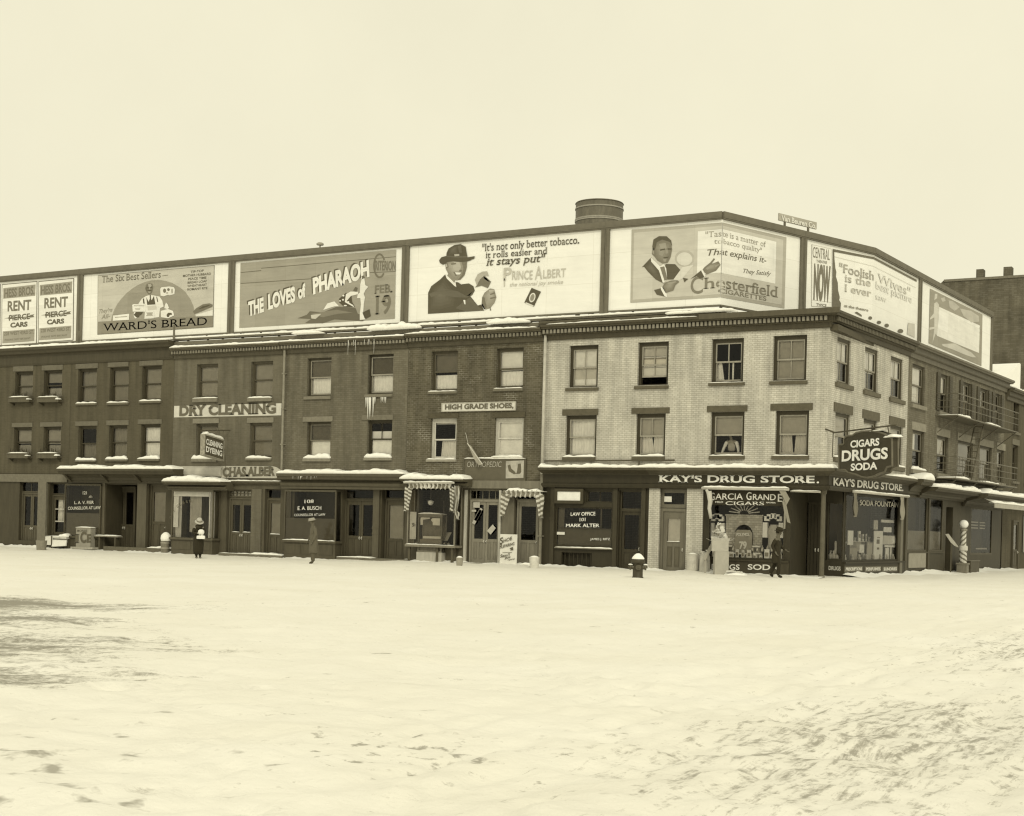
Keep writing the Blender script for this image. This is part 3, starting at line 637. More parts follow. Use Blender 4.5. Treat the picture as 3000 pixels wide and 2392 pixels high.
m = MB(); pa = mainplan(-.145); write(m, pa, '121', (243, 1449), (256, 1449), 9, serif=True, bold=.02); write(m, pa, 'L. A. V. FIER', (219, 1477.5), (276, 1476.5), 8.5, bold=.02); write(m, pa, 'COUNSELLOR AT LAW', (200, 1494), (296, 1492), 8.5, bold=.02); split(m, 'lettering', paint(.55, kind='gilt_paint'), oA)
q = RC(312, 1423, 400, 1592, 1.15); door(hA, FM, q[0]+.5, q[1], -.1, q[3]-.05, 1.1, .09, 2); m = MB(); m.box(rAd[0]-.3, q[0]+.52, 1.1, 1.2, -.4, q[3]+.2); m.build('porch_wall', WOOD(.075), hA)
q = RC(310, 1423, 322, 1502, .5); curtain(hA, FM, q[0], q[1]+.05, q[2], q[3], .55, .36, 2, 0, 0, 'door_curtain')
door(hA, FM, rAe[0], rAe[1], -.02, rAe[3], .2, .10, 1, (.45, .9), cov=(0, 1, .16))
m = MB(); q = RC(403, 1416, 430, 1600); m.box(q[0], q[1], -.06, .03, -.4, q[3]); q = RC(300, 1416, 308, 1600); m.box(q[0], q[1], -.06, .03, -.4, q[3]); split(m, 'pilaster', WOOD(.135), hA)
m = MB(); q = RC(303, 1588, 492, 1610, -.4); m.box(q[0], q[1], -.4, .1, -.4, .12); o = m.build('doorstep', STONE(.13), hA); snowcap(o, FM, P(430, 1598, -.4)[0], q[1], -.38, .02, .12, .10, 5)

# --- dry cleaner's house
rowtop = lambda x: 1004+(x-826)*(956-1004)/(1590-826)
zB_t = pz(668, 1011, -.42); zB_b = pz(668, 1046, -.05)
md = dict(gf=.12, gsl=.2, gl=.22, gs=.11)
B3 = [wset(576, 1067, 638, 1166, None, (567, 1166, 639, 1179), cover=(bl(0, 1, .2),), snow=.06, **md), wset(735, 1059, 799, 1165, None, (728, 1163, 798.5, 1175), cover=(bl(0, 1, .2),), snow=.07, **md)]
B2 = [wset(574, 1241, 637.5, 1344, (566, 1227, 642, 1241), (563, 1349, 637, 1359), cover=(bl(.0, 1, .14),), snow=.2, **md), wset(731, 1239, 797, 1342, (725, 1224, 802, 1239), (722, 1346, 797, 1354), cover=(bl(0, 1, .17),), snow=.15, **md)]
zB_s = pz(668, 1404, 0); rB = RC(502, 1436, 613, 1576, -.5); rBd = RC(662, 1435, 737, 1617); rBe = RC(773, 1433, 823, 1628)
hB = house('brick_row_house', 3, 'brick house of the dry cleaner, with two windows on each floor', BRK_B, zB_b+.02, B3, B2, None, zs=zB_s, shopg=.13, g_open=[(rB[0]+.25, rB[1]-.1, rB[2], rB[3]), (rBd[0], rBd[1], -.5, rBd[3]), (rBe[0], rBe[1], -.5, rBe[3])])
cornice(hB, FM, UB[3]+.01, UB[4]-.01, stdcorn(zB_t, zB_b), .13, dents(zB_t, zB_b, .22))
snowcap(hB, FM, UB[3]+.02, UB[4]-.02, -.4, .3, zB_t, .10, 4)
canopy(hB, FM, P(473, 1410, -.95)[0], P(646, 1410, -.95)[0], pz(560, 1411, -.95), pz(560, 1436, -.5), .95, .12, .27, seed=8, base=.5)
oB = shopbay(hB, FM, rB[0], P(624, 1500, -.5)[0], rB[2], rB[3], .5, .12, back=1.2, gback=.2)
m = MB(); q = RC(509, 1440, 612, 1455, -.3); m.box(q[0], q[1], -.3, -.29, q[2], q[3]); q = RC(509, 1455, 523, 1545, -.3); m.box(q[0], q[1], -.31, -.30, q[2], q[3]); split(m, 'window_blind', CLOTH(.85), oB)
curtain(oB, FM, *[RC(523, 1455, 541, 1575, 0)[k] for k in (0, 1, 2, 3)], -.2, .36, 3); curtain(oB, FM, *[RC(566, 1453, 600, 1560, .1)[k] for k in (0, 1, 2, 3)], -.12, .26, 5)
q = RC(617, 1442, 625, 1577, -.35); m = MB(); m.box(q[0], q[0]+.05, -.46, -.12, q[2], q[3]); m.build('side_blind', CLOTH(.85), oB)
m = MB(); pb = mainplan(-.485); pts = ell(545, 1545, 40, 62, 10, 200, 262)
for ch, k in zip('DRYCLEAN', range(8)):
    a = R(196+9.5*k+(6 if k > 2 else 0)); x, y = 560+58*math.cos(a), 1535+62*math.sin(a); dx, dy = -math.sin(a)*3, math.cos(a)*3
    write(m, pb, ch, (x-dx, y-dy), (x+dx, y+dy), 8, bold=.02, rot=True)
split(m, 'lettering', paint(.12, kind='dark_paint'), oB)
q = RC(664, 1459, 735, 1617); door(hB, FM, q[0], q[1], -.08, q[3], .2, .125, 2, (.42, .90), snow=True); q = RC(676, 1436, 735, 1458); transom(hB, FM, rBd[0], rBd[1], q[2], rBd[3], .2, .13, 6, 'transom_window', 1, .08, cov=.34)
q = RC(773, 1462, 823, 1628); door(hB, FM, q[0], q[1], -.06, q[3], .25, .11, 1, (.40, .95), cov=(0, 1, .17), snow=True); transom(hB, FM, q[0], q[1], q[3], rBe[3], .25, .11)
m = MB(); q = RC(737, 1433, 766, 1622); m.box(q[0], q[1], -.05, .04, -.4, q[3]); m.build('brick_pier', BRK_B, hB)
m = MB(); q = RC(648, 1410, 826, 1414, -.16); m.prof([(-.2, q[2]), (-.2, q[3]), (.02, q[3]+.03), (.02, q[2]-.12), (-.1, q[2]-.08)], q[0], q[1]); o = m.build('ledge', WOOD(.13), hB); snowcap(o, FM, q[0]+.05, q[1]-.05, -.2, .0, q[3], .05, 3)
m = MB(); q = RC(640, 1612, 826, 1634, -.45); m.box(q[0], q[1], -.45, .1, -.5, .02); o = m.build('doorstep', STONE(.16), hB); snowcap(o, FM, P(735, 1620, -.4)[0], q[1], -.44, .0, .02, .09, 6); snowcap(o, FM, q[0], P(735, 1620, -.4)[0], -.40, -.2, .02, .04, 7)
m = MB(); x = P(829.5, 1200, -.15)[0]; m.tube([(x, -.15, zB_t-.15), (x, -.15, pz(829, 1395, -.15))], .055, 8)
for z in (5.0, 6.6, 8.2): m.box(x-.075, x+.075, -.22, .01, z, z+.05)
m.build('downspout', METAL(.26), hB)

# --- counsellor's house
zC_t = pz(1010, rowtop(1010), -.42); zC_b = pz(1010, rowtop(1010)+37, -.05)
C3 = [wset(900, 1049, 970, 1160, None, (893, 1161, 971, 1172), cover=(bl(.5, 1, .11), ('c', 0, 1, 0, .48, .6, 8)), gf=.075, gs=.3, gsl=.2), wset(1078, 1038.6, 1152, 1154, None, (1071, 1154, 1151, 1164), cover=(bl(.5, 1, .08), ('c', 0, 1, 0, .48, .62, 8)), gf=.05, gs=.33, gsl=.2)]
C2 = [wset(899, 1237, 968, 1342, (888, 1221, 975, 1236), (890, 1348, 970.5, 1359), cover=(bl(.52, 1, .09), bl(0, .5, .62)), snow=.2, gf=.075, gs=.2, gsl=.24, gl=.21), wset(1076, 1231, 1148, 1340, (1061, 1216, 1153, 1231), (1068, 1345, 1150, 1355), cover=(bl(.0, .74, .72),), mun=(1, 0), snow=.2, gf=.06, gsl=.24, gl=.17)]
zC_s = pz(1000, 1405, 0); rC = RC(832, 1436, 984, 1584, -.45); rCd = RC(1002, 1433, 1094, 1632); rCe = RC(1116, 1433, 1181, 1632)
hC = house('brick_row_house', 4, 'brown brick house with icicles hanging from an upper window sill', BRK_C, zC_b+.02, C3, C2, None, zs=zC_s, shopg=.10, g_open=[(rC[0]+.2, rC[1]-.1, rC[2], rC[3]), (rCd[0], rCd[1], -.5, rCd[3]), (rCe[0], rCe[1], -.5, rCe[3])])
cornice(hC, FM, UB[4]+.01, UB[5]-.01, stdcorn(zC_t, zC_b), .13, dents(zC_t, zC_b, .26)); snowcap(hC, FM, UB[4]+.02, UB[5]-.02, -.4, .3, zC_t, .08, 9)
canopy(hC, FM, P(809, 1388, -.8)[0], P(1182, 1388, -.8)[0], pz(1000, 1388, -.8), pz(1000, 1434, -.45), .8, .12, .2, seed=11, base=.42)
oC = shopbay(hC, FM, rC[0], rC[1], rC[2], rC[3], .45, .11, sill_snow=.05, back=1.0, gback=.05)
m = MB(); zz = pz(908, 1519, -.4); m.box(rC[0]+.07, rC[1]-.07, -.36, -.35, rC[2]+.01, zz); m.build('half_blind', CLOTH(.14), oC)
m = MB(); pc = mainplan(-.44); write(m, pc, '108', (892, 1475), (920, 1474), 10, serif=True); write(m, pc, 'E. A. BUSCH', (873, 1495), (943, 1494), 10.5, serif=True, bold=.012); write(m, pc, 'COUNSELLOR AT LAW', (863, 1513), (954, 1511.5), 7, bold=.0); split(m, 'lettering', paint(.75, kind='gilt_paint'), oC)
q = RC(1002, 1463, 1094, 1628); door(hC, FM, q[0], q[1], -.02, q[3], .25, .10, 2, (.40, .93), snow=False); transom(hC, FM, rCd[0], rCd[1], q[3], rCd[3], .25, .09)
q = RC(1118, 1462, 1180, 1628); door(hC, FM, q[0], q[1], -.0, q[3], .3, .10, 1, (.36, .92), cov=(0, 1, .18)); transom(hC, FM, rCe[0], rCe[1], q[3], rCe[3], .3, .09)
m = MB(); q = RC(1094, 1436, 1112, 1634); m.box(q[0], q[1], -.07, .04, -.4, q[3]); m.box(q[0]-.02, q[1]+.02, -.09, .04, q[2]+1.0, q[2]+1.06); m.box(q[0]-.02, q[1]+.02, -.09, .04, q[2]+1.25, q[2]+1.3); split(m, 'pilaster', WOOD(.13), hC)
m = MB(); q = RC(986, 1622, 1198, 1642, -.5); m.box(q[0], q[1], -.5, .1, -.5, .06); o = m.build('doorstep', STONE(.15), hC); snowcap(o, FM, q[0], P(1090, 1630, -.4)[0], -.48, -.05, .06, .06, 6)
def icicles(b, F, spots, y, z, name='icicle'):
    m = MB()
    for u, L, r in spots: m.tube([(u, y, z), (u+.004, y, z-L*.5), (u, y-.003, z-L)], r, 6, r1=.003)
    return split(m, name, paint(.8, rough=.15, var=.05, kind='ice'), b, F)
rng = random.Random(5)
u_ = P(1086, 1166, -.1)[0]; icicles(hC, FM, [(u_-.25+.09*k+rng.uniform(-.03, .03), rng.uniform(.25, .5)+(.45 if k in (1, 2, 3, 4) else 0), .035) for k in range(6)]+[(u_+.55+.08*k, rng.uniform(.15, .35), .022) for k in range(4)], -.1, pz(1086, 1165, -.1))
u_ = P(1030, 1000, -.42)[0]; icicles(hC, FM, [(u_+rng.uniform(-.2, 1.2), rng.uniform(.15, .7), .010) for k in range(8)], -.40, zC_t-.08)
u_ = P(865, 1394, -.8)[0]; icicles(hC, FM, [(u_+rng.uniform(-.15, 1.3), rng.uniform(.08, .24), .014) for k in range(12)], -.78, pz(1000, 1390, -.8)-.02)

# --- shoemaker's house
zD_t = pz(1390, rowtop(1390), -.42); zD_b = pz(1390, rowtop(1390)+42, -.05)
D3 = [wset(1263, 1029, 1340, 1146, None, (1256, 1143, 1341, 1152), cover=(bl(.52, 1, .12), ('c', 0, 1, 0, .42, .62, 8)), gf=.085, gs=.14, snow=.05), wset(1454, 1020, 1533, 1137, None, (1448, 1135, 1534, 1145), cover=(bl(.46, 1, .5), ('c', 0, 1, 0, .44, .7, 7)), gf=.085, gs=.14, snow=.05)]
D2 = [wset(1261, 1226, 1337, 1345, (1255, 1212, 1344, 1226), (1251, 1345, 1338, 1354), cover=(bl(.93, 1, .45), ('c', .3, .95, 0, .47, .45, 6, -.06, 0)), gf=.55, gs=.62, gsl=.3, gl=.085, snow=.06, wcas=.1), wset(1448, 1225, 1533, 1338, (1442, 1208, 1539, 1224), (1441, 1337, 1532, 1343), cover=(bl(0, 1, .66),), gf=.55, gs=.6, gsl=.5, gl=.085, snow=.08, wcas=.1)]
zD_s = pz(1390, 1408, 0); rD = RC(1193, 1421, 1338, 1597, -.55); rDd = RC(1368, 1435, 1462, 1642); rDe = RC(1505, 1440, 1576, 1642)
hD = house('brick_row_house', 5, 'dark worn brick house of the shoemaker, with white lower window frames', BRK_D, zD_b+.02, D3, D2, None, zs=zD_s, shopg=.13, g_open=[(rD[0]+.2, rD[1]-.1, rD[2], rD[3]), (rDd[0], rDd[1], -.5, rDd[3]), (rDe[0], rDe[1], -.5, rDe[3])])
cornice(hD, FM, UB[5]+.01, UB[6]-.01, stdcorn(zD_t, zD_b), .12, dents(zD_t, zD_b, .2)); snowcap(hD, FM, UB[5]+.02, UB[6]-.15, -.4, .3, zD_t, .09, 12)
canopy(hD, FM, P(1170, 1402, -.85)[0], P(1357, 1402, -.85)[0], pz(1264, 1404, -.85), pz(1264, 1424, -.55), .85, .12, .24, seed=14, base=.5)
oD = shopbay(hD, FM, rD[0], P(1334, 1500, -.55)[0], rD[2], rD[3], .55, .2, base=False, sill_snow=.03, back=1.1, gback=.06)
m = MB(); u0, u1 = rD[0], P(1334, 1500, -.55)[0]
for u in (u0+.1, u0+1.5, u1-.15): m.box(u-.05, u+.05, -.5, -.42, -.2, rD[2]-.1)
m.box(u0+.3, u1-.2, -.12, .02, -.4, rD[2]-.1); split(m, 'leg', WOOD(.12), oD)
def drape(parent, F, u0, u1, z0, z1, y, mat, folds=3, taper=.4, side=0, name='awning_drape'):
    n = folds*6; rows = 8; mb = MB(); vs = []
    for r in range(rows+1):
        t = r/rows; wv = 1-taper*t; c = u0 if side < 0 else (u1 if side > 0 else (u0+u1)/2)
        for i in range(n+1):
            k = i/n; u = c+(u0+(u1-u0)*k-c)*wv; vs.append((u, y-.05*math.sin(k*folds*6.28+t*1.5)-.03*math.sin(t*7+k*3), z1+(z0-z1)*t+.03*math.sin(k*folds*6.28)))
    mb.add(vs, [(r*(n+1)+i, (r+1)*(n+1)+i, (r+1)*(n+1)+i+1, r*(n+1)+i+1) for r in range(rows) for i in range(n)]); return mb.build(name, mat, parent, F, smooth=True)
ST1 = stripes(.16, .62, .16, 2, .6); ST2 = stripes(.2, .6, .13, 0, .05); ST3 = stripes(.18, .62, .2, 0)
q = RC(1186, 1428, 1207, 1499, -.75); drape(oD, FM, q[0], q[1], q[2], q[3], -.75, ST1, 2, .35, -1)
q = RC(1318, 1428, 1330, 1500, -.75); drape(oD, FM, q[0], q[1], q[2], q[3], -.75, ST1, 2, .2, 1)
q = RC(1330, 1425, 1347, 1505, -.62); drape(oD, FM, q[0], q[1], q[2], q[3], -.60, ST2, 3, .35, -1); q = RC(1330, 1500, 1345, 1522, -.62); drape(oD, FM, q[0]+.05, q[1], q[2], q[3], -.62, ST2, 3, .5, 1)
q = RC(1198, 1416, 1322, 1433, -.78); drape(oD, FM, q[0], q[1], q[2], q[3], -.76, ST3, 9, .02); m = MB(); m.tube([(q[0]-.25, -.8, q[3]+.02), (q[1]+.15, -.8, q[3]+.02)], .04, 8); m.build('awning_roller', CLOTH(.6), oD); snowcap(oD, FM, q[0]-.25, q[1]+.12, -.86, -.72, q[3]+.05, .05, 3)
q = RC(1201, 1500, 1219, 1580, -.2); m = MB(); m.box(q[0], q[1], -.2, -.19, q[2], q[3]); m.build('show_card', CLOTH(.6), oD)
m = MB(); pd = mainplan(-.205); write(m, pd, 'S', (1208, 1543), (1214, 1543), 10, bold=.03); write(m, pd, 'HOES', (1214, 1543), (1218, 1542), 6); split(m, 'lettering', paint(.12, kind='dark_paint'), oD)
q = RC(1295, 1560, 1316, 1585, -.1); m = MB(); m.quad((q[0], -.15, q[2]), (q[1]-.05, -.15, q[2]), (q[1], .1, q[3]), (q[0]+.08, .1, q[3])); m.build('show_card', CLOTH(.3), oD)
m = MB()
for k in range(9):
    u = rD[0]+.35+k*.2
    if 1.0 < u-rD[0] < 1.1: continue
    m.lathe([(.03, 0), (.05, .02), (.045, .06), (.02, .09), (.0, .1)], (u, -.3, rD[2]+.015), 10, sx=1, sy=1.8)
m.build('shoe', paint(.3, rough=.4, kind='leather'), oD, smooth=True)
q = RC(1370, 1465, 1461, 1641); door(hD, FM, q[0], q[1], .0, q[3], .2, .26, 2, (.40, .95), fr=.11, gpan=.24); transom(hD, FM, rDd[0], rDd[1], q[3], rDd[3], .2, .2, 4)
q = RC(1508, 1466, 1574, 1641); door(hD, FM, q[0], q[1], .0, q[3], .2, .24, 1, (.40, .93), gpan=.23); transom(hD, FM, rDe[0], rDe[1], q[3], rDe[3], .2, .2)
m = MB(); q = RC(1361, 1436, 1368, 1640); m.box(q[0], q[1], -.06, .04, -.3, q[3]); q = RC(1462, 1437, 1468, 1640); m.box(q[0], q[1], -.06, .04, -.3, q[3]); split(m, 'door_post', WOOD(.52), hD)
m = MB(); q = RC(1357, 1409, 1585, 1432, -.08); m.box(q[0], q[1], -.10, .04, q[2], q[3]); m.build('fascia', WOOD(.2), hD)
m = MB(); q = RC(1469, 1440, 1505, 1641, -.02); m.box(q[0], q[1], -.03, .03, -.3, q[3]); m.build('wall_panel', WOOD(.16), hD)
m = MB(); q = RC(1380, 1472, 1408, 1488, .15); m.box(q[0]+.1, q[1]-.05, .165, .175, q[2], q[3]); q2 = RC(1380, 1494, 1394, 1500, .15); m.box(q2[0], q2[1], .165, .175, q2[2], q2[3])
pp = mainplan(.165)
for (cx, cy, a, ww, hh) in ((1398, 1515, -62, 46, 9), (1402, 1508, -62, 40, 8)):
    c, s_ = math.cos(R(a)), math.sin(R(a)); pts = [(cx+x*c-y*s_, cy+x*s_+y*c) for x, y in ((-ww/2, -hh/2), (ww/2, -hh/2), (ww/2, hh/2), (-ww/2, hh/2))]; art(m, pp, pts, 1, 0)
art(m, pp, [(1427, 1556), (1444, 1537), (1453, 1548), (1438, 1567)], 1, 0); split(m, 'paper_notice', CLOTH(.5), hD)
q = RC(1476, 1439, 1592, 1460, -.3); aw = MB(); 
o = drape(hD, FM, q[0], q[1]-.1, q[2]+.04, q[3], -.34, stripes(.2, .62, .22, 0), 8, .0, name='awning'); m = MB(); m.box(q[0], q[1], -.3, .03, q[3]-.03, q[3]); m.build('awning_top', CLOTH(.5), o); snowcap(o, FM, q[0]+.15, q[1]-.1, -.36, -.02, q[3]-.02, .16, 5)
q = RC(1468, 1448, 1496, 1514, -.34); drape(o, FM, q[0], q[1], q[2], q[3], -.36, stripes(.2, .62, .2, 2, .5), 2, .55, -1); q = RC(1568, 1448, 1594, 1518, -.34); drape(o, FM, q[0], q[1], q[2], q[3], -.36, stripes(.2, .62, .2, 2, -.5), 2, .55, 1)
m = MB(); q = RC(1357, 1638, 1582, 1656, -.4); m.box(q[0], q[1], -.4, .1, -.5, .03); o = m.build('doorstep', STONE(.14), hD); snowcap(o, FM, P(1520, 1640, -.4)[0], q[1], -.38, -.02, .03, .09, 8)

# --- pale corner house with the drug store
zE_t = pz(2000, 930, -.45); zE_b = pz(2000, 980, -.05); zf1 = pz(2000, 1384, -.3); zf0 = pz(2000, 1418, -.14); zm0 = pz(2000, 1432, -.2); zE_s = zf1
dE = dict(gf=.06, gs=.34, gsl=.11, gl=.105, wcas=.115)
E3 = [wset(1667, 1012, 1752, 1135, None, (1659, 1135, 1754, 1146), cover=(bl(.5, 1, .5), bl(.2, .5, .36), bl(0, .2, .5)), mun=(1, 1), **dE),
      wset(1868, 1002, 1958, 1129, None, (1860, 1129, 1959, 1140), cover=(bl(.74, 1, .34), bl(.45, .73, .5), bl(.2, .44, .42)), mun=(1, 1), up=.28, **dE),
      wset(2084, 992, 2178, 1120, None, (2077.5, 1121, 2182, 1132), cover=(('b', .43, .5, .5, 1, .4), ('c', 0, .2, 0, .5, .45, 2, .0, .12), ('b', .6, .68, 0, .5, .45)), mun=(1, 1), snow=.03, **dE),
      wset(2264, 982.5, 2363, 1115, None, (2256, 1116, 2366, 1128), cover=(bl(0, 1, .22),), mun=(1, 1), **dE)]
E2 = [wset(1656, 1217, 1747, 1338, (1648.5, 1199, 1753, 1217), (1650, 1338, 1745, 1350), cover=(('c', 0, 1, 0, 1, .5, 9),), snow=.12, **dE),
      wset(1862, 1212, 1949, 1336, (1851, 1195, 1962, 1212), (1853, 1336, 1948, 1349), cover=(bl(.5, 1, .27), ('c', 0, .46, 0, .5, .42, 4, 0, .1), ('c', .54, 1, 0, .5, .42, 4, -.05, 0)), mun=(1, 0), snow=.1, **dE),
      wset(2081, 1207, 2180, 1334, (2072, 1189, 2190, 1207), (2079, 1336, 2182, 1349), cover=(bl(.52, 1, .24),), snow=.05, up=0, **dE),
      wset(2271, 1203, 2369, 1334, (2258, 1183, 2381, 1203), (2262, 1336, 2370, 1349), cover=(bl(.5, 1, .24), ('c', 0, .42, 0, .5, .33, 4, 0, .06), ('c', .56, 1, 0, .5, .33, 4, -.05, 0)), snow=.04, **dE)]
uE = UB[6]; uR = P(2315, 1560)[0]; RD = 2.0                      # the corner entry is set back RD metres
hE = thing('corner_building', (uE/2, 0, 0), 'pale brick corner house with the drug store on its ground floor', 'house', BG)
wall(hE, FM, uE+.004, 0, zE_s, zE_b+.02, [r[0] for r in E3+E2], BRK_E)
for k, (rc, opt) in enumerate(E3+E2): window(hE, FM, rc, seed=60+k, **opt)
SW = 9.40                                                          # length of its side street front
sdE = dict(gf=.085, gs=.3, gsl=.13, gl=.12, wcas=.1, F=FS, rec=.07)
def sset(x0, y0, x1, y1, z3, lint=False, **k):
    s0, s1 = P(x0, (y0+y1)/2, 0, FS)[0], P(x1, (y0+y1)/2, 0, FS)[0]; rc = (s0, s1, z3[0], z3[1]); k.pop('F', None)
    k['sill'] = (s0-.14, s1+.14, .2)
    if lint: k['lintel'] = (s0-.2, s1+.2, z3[1], z3[1]+.34)
    return rc, k
e1, e2 = E3[3][0], E2[3][0]; z3 = (e1[2], e1[3]); z2 = (e2[2], e2[3])
SE = [sset(2452, 990, 2493, 1130, z3, cover=(('b', 0, 1, .5, 1, .75), ('c', 0, .55, 0, .5, .4, 3)), mun=(1, 1), **sdE), sset(2533, 1020, 2573, 1150, z3, cover=(('b', 0, 1, .45, 1, .7), ('c', 0, .5, 0, .5, .4, 3)), mun=(1, 1), **sdE), sset(2609, 1047, 2645.5, 1170, z3, cover=(('b', 0, 1, .5, 1, .6), ('c', 0, .5, 0, .5, .3, 3)), mun=(1, 1), **sdE),
      sset(2446, 1205, 2490, 1345, z2, True, cover=(bl(.5, 1, .34), ('c', 0, .6, 0, .5, .4, 3)), snow=.08, **sdE), sset(2529, 1230, 2569, 1360, z2, True, cover=(bl(.3, 1, .6), ('c', 0, .6, 0, .5, .4, 3)), snow=.08, **sdE), sset(2607, 1255, 2644, 1370, z2, True, cover=(bl(.5, 1, .34),), snow=.08, **sdE)]
wall(hE, FS, 0, SW, zE_s, zE_b+.02, [r[0] for r in SE], BRK_E)
for k, (rc, opt) in enumerate(SE): window(hE, FS, rc, seed=80+k, **opt)
m = MB(); m.quad((uE+.01, .32, -.4), (uE+.01, .32, zE_b), (uE+.01, 9.3, zE_b), (uE+.01, 9.3, -.4)); m.quad((uE, 9.3, -.4), (.5, 9.35, -.4), (.5, 9.35, zE_b), (uE, 9.3, zE_b)); m.build('back_wall', BRK_E, hE)
m = MB(); m.box(uE+.02, -.35, .34, 9.2, 7.0, 7.1); m.box(uE+.02, -.36, RD+.4, 9.2, zf0-.02, zf0+.1); split(m, 'floor', WOOD(.08), hE)
m = MB(); m.box(uE, .30, .02, 9.35, zE_b-.1, zE_b+.12); m.build('roof', paint(.08, kind='tar_roof'), hE)
cE = stdcorn(zE_t, zE_b, .45)
oc = cornice(hE, FM, uE+.02, 0, cE, .095, dents(zE_t, zE_b, .27), m1=1); cornice(hE, FS, 0, SW+.05, cE, .095, dents(zE_t, zE_b, .15), m0=1)
m = MB(); q0, q1 = P(2046, 940, -.5)[0], .47; m.box(q0, q1, -.478, -.44, zE_t-.12, zE_t+.08); m.build('gutter_board', WOOD(.12), oc)
snowcap(hE, FM, uE+.3, q0-.1, -.42, .3, zE_t, .055, 15); snowcap(hE, FM, q0, .3, -.40, .5, zE_t, .05, 16, taper=.1); snowcap(hE, FS, 0.2, SW, -.36, .4, zE_t, .03, 17, taper=.1)
# ground floor of the long front
rEs = RC(1626, 1438, 1705, 1474); rEt = RC(1717, 1438, 1793, 1473); rEw = RC(1626, 1486, 1792, 1602); rEv = RC(1644, 1620, 1732, 1666); rEd = RC(1811, 1438, 1877, 1672); rEd2 = RC(1930, 1434, 2009, 1674); rEg = RC(2072, 1484, 2300, 1640)
zgt = pz(2180, 1438)
wall(hE, FM, uE+.004, uR, -.5, zE_s, [rEt, rEw, rEv, (rEd[0], rEd[1], -.5, rEd[3]), (rEd2[0], rEd2[1], -.5, rEd2[3]), (rEg[0], rEg[1], rEg[2], zgt)], WOOD(.05), y=.02, name='shopfront')
transom(hE, FM, *rEt, .12, .06, 1); zz = pz(1700, 1549, .1)
oW = transom(hE, FM, *rEw, .10, .06, 0, 'shop_window'); m = MB(); m.box(rEw[0]+.05, rEw[1]-.05, .17, .18, rEw[2]+.05, zz); q = RC(1626, 1487, 1654, 1549, .2); m.box(rEw[0]+.05, q[1], .19, .2, zz, rEw[3]-.05); m.build('half_blind', CLOTH(.13), oW)
m = MB(); q = RC(1760, 1488, 1764, 1549, .15); m.box(q[0], q[1], .12, .15, zz, rEw[3]-.04); m.box(rEw[0]+.05, rEw[1]-.05, .12, .15, zz-.02, zz+.02); m.build('glazing_bar', WOOD(.11), oW)
m = MB(); pe = mainplan(.105); write(m, pe, 'LAW OFFICE', (1672, 1512), (1745, 1510.5), 10, bold=.02, serif=True); write(m, pe, '101', (1698, 1528), (1717, 1527.5), 10, bold=.02, serif=True); write(m, pe, 'MARK ALTER', (1658, 1545), (1758, 1545), 10, bold=.02, serif=True); write(m, pe, 'JAMES J. RITZ', (1730, 1583), (1788, 1583), 6, bold=.01); split(m, 'lettering', paint(.78, kind='gilt_paint'), oW)
q = RC(1628, 1559, 1654, 1567, .08); m = MB(); m.box(q[0], q[1], .085, .095, q[2], q[3]); m.build('name_plate', paint(.7, kind='enamel'), oW)
m = MB(); q = RC(1624, 1603, 1794, 1609, -.1); m.prof([(-.12, q[2]), (-.12, q[2]+.03), (.02, q[3]), (.02, q[2])], q[0], q[1]); o = m.build('sill', WOOD(.2), hE); snowcap(o, FM, q[0]+.05, q[1]-.02, -.11, .0, q[2]+.04, .045, 2, taper=.05)
m = MB(); m.quad((rEv[0], .3, rEv[2]), (rEv[1], .3, rEv[2]), (rEv[1], .3, rEv[3]), (rEv[0], .3, rEv[3]))
for k in range(7): u = rEv[0]+(rEv[1]-rEv[0])*(k+.5)/7; m.box(u-.02, u+.02, .14, .18, rEv[2], rEv[3])
m.build('cellar_opening', WOOD(.05), hE)
q = RC(1814, 1494, 1875, 1672); door(hE, FM, rEd[0], rEd[1], .0, q[3], .2, .06, 1, (.35, .94), gpan=.07); transom(hE, FM, rEd[0], rEd[1], q[3], rEd[3], .2, .085)
q = RC(1930, 1490, 2009, 1674); door(hE, FM, rEd2[0], rEd2[1], .0, q[3], .16, .165, 1, (.5, .88), fr=.17, cov=(0, 1, .34), snow=True, gpan=.15); oT = transom(hE, FM, rEd2[0], rEd2[1], q[3]+.02, rEd2[3], .16, .165, bd=.14)
q = RC(1942, 1455, 1968, 1471, .15); m = MB(); m.box(q[0], q[1], .14, .15, q[2], q[3]); split(m, 'paper_notice', CLOTH(.7), oT)
for x0, x1 in ((1899, 1930), (2010, 2057)):
    q = RC(x0, 1432, x1, 1676, -.05); m = MB(); m.box(q[0], q[1], -.05, .06, -.4, q[3]); m.build('brick_pier', BRK_E, hE)
m = MB()
for x in (1618, 1802, 1884): u = P(x, 1550)[0]; m.box(u-.09, u+.09, -.05, .05, -.4, zm0); m.box(u-.11, u+.11, -.07, .05, 1.9, 2.0)
split(m, 'pilaster', WOOD(.065), hE)
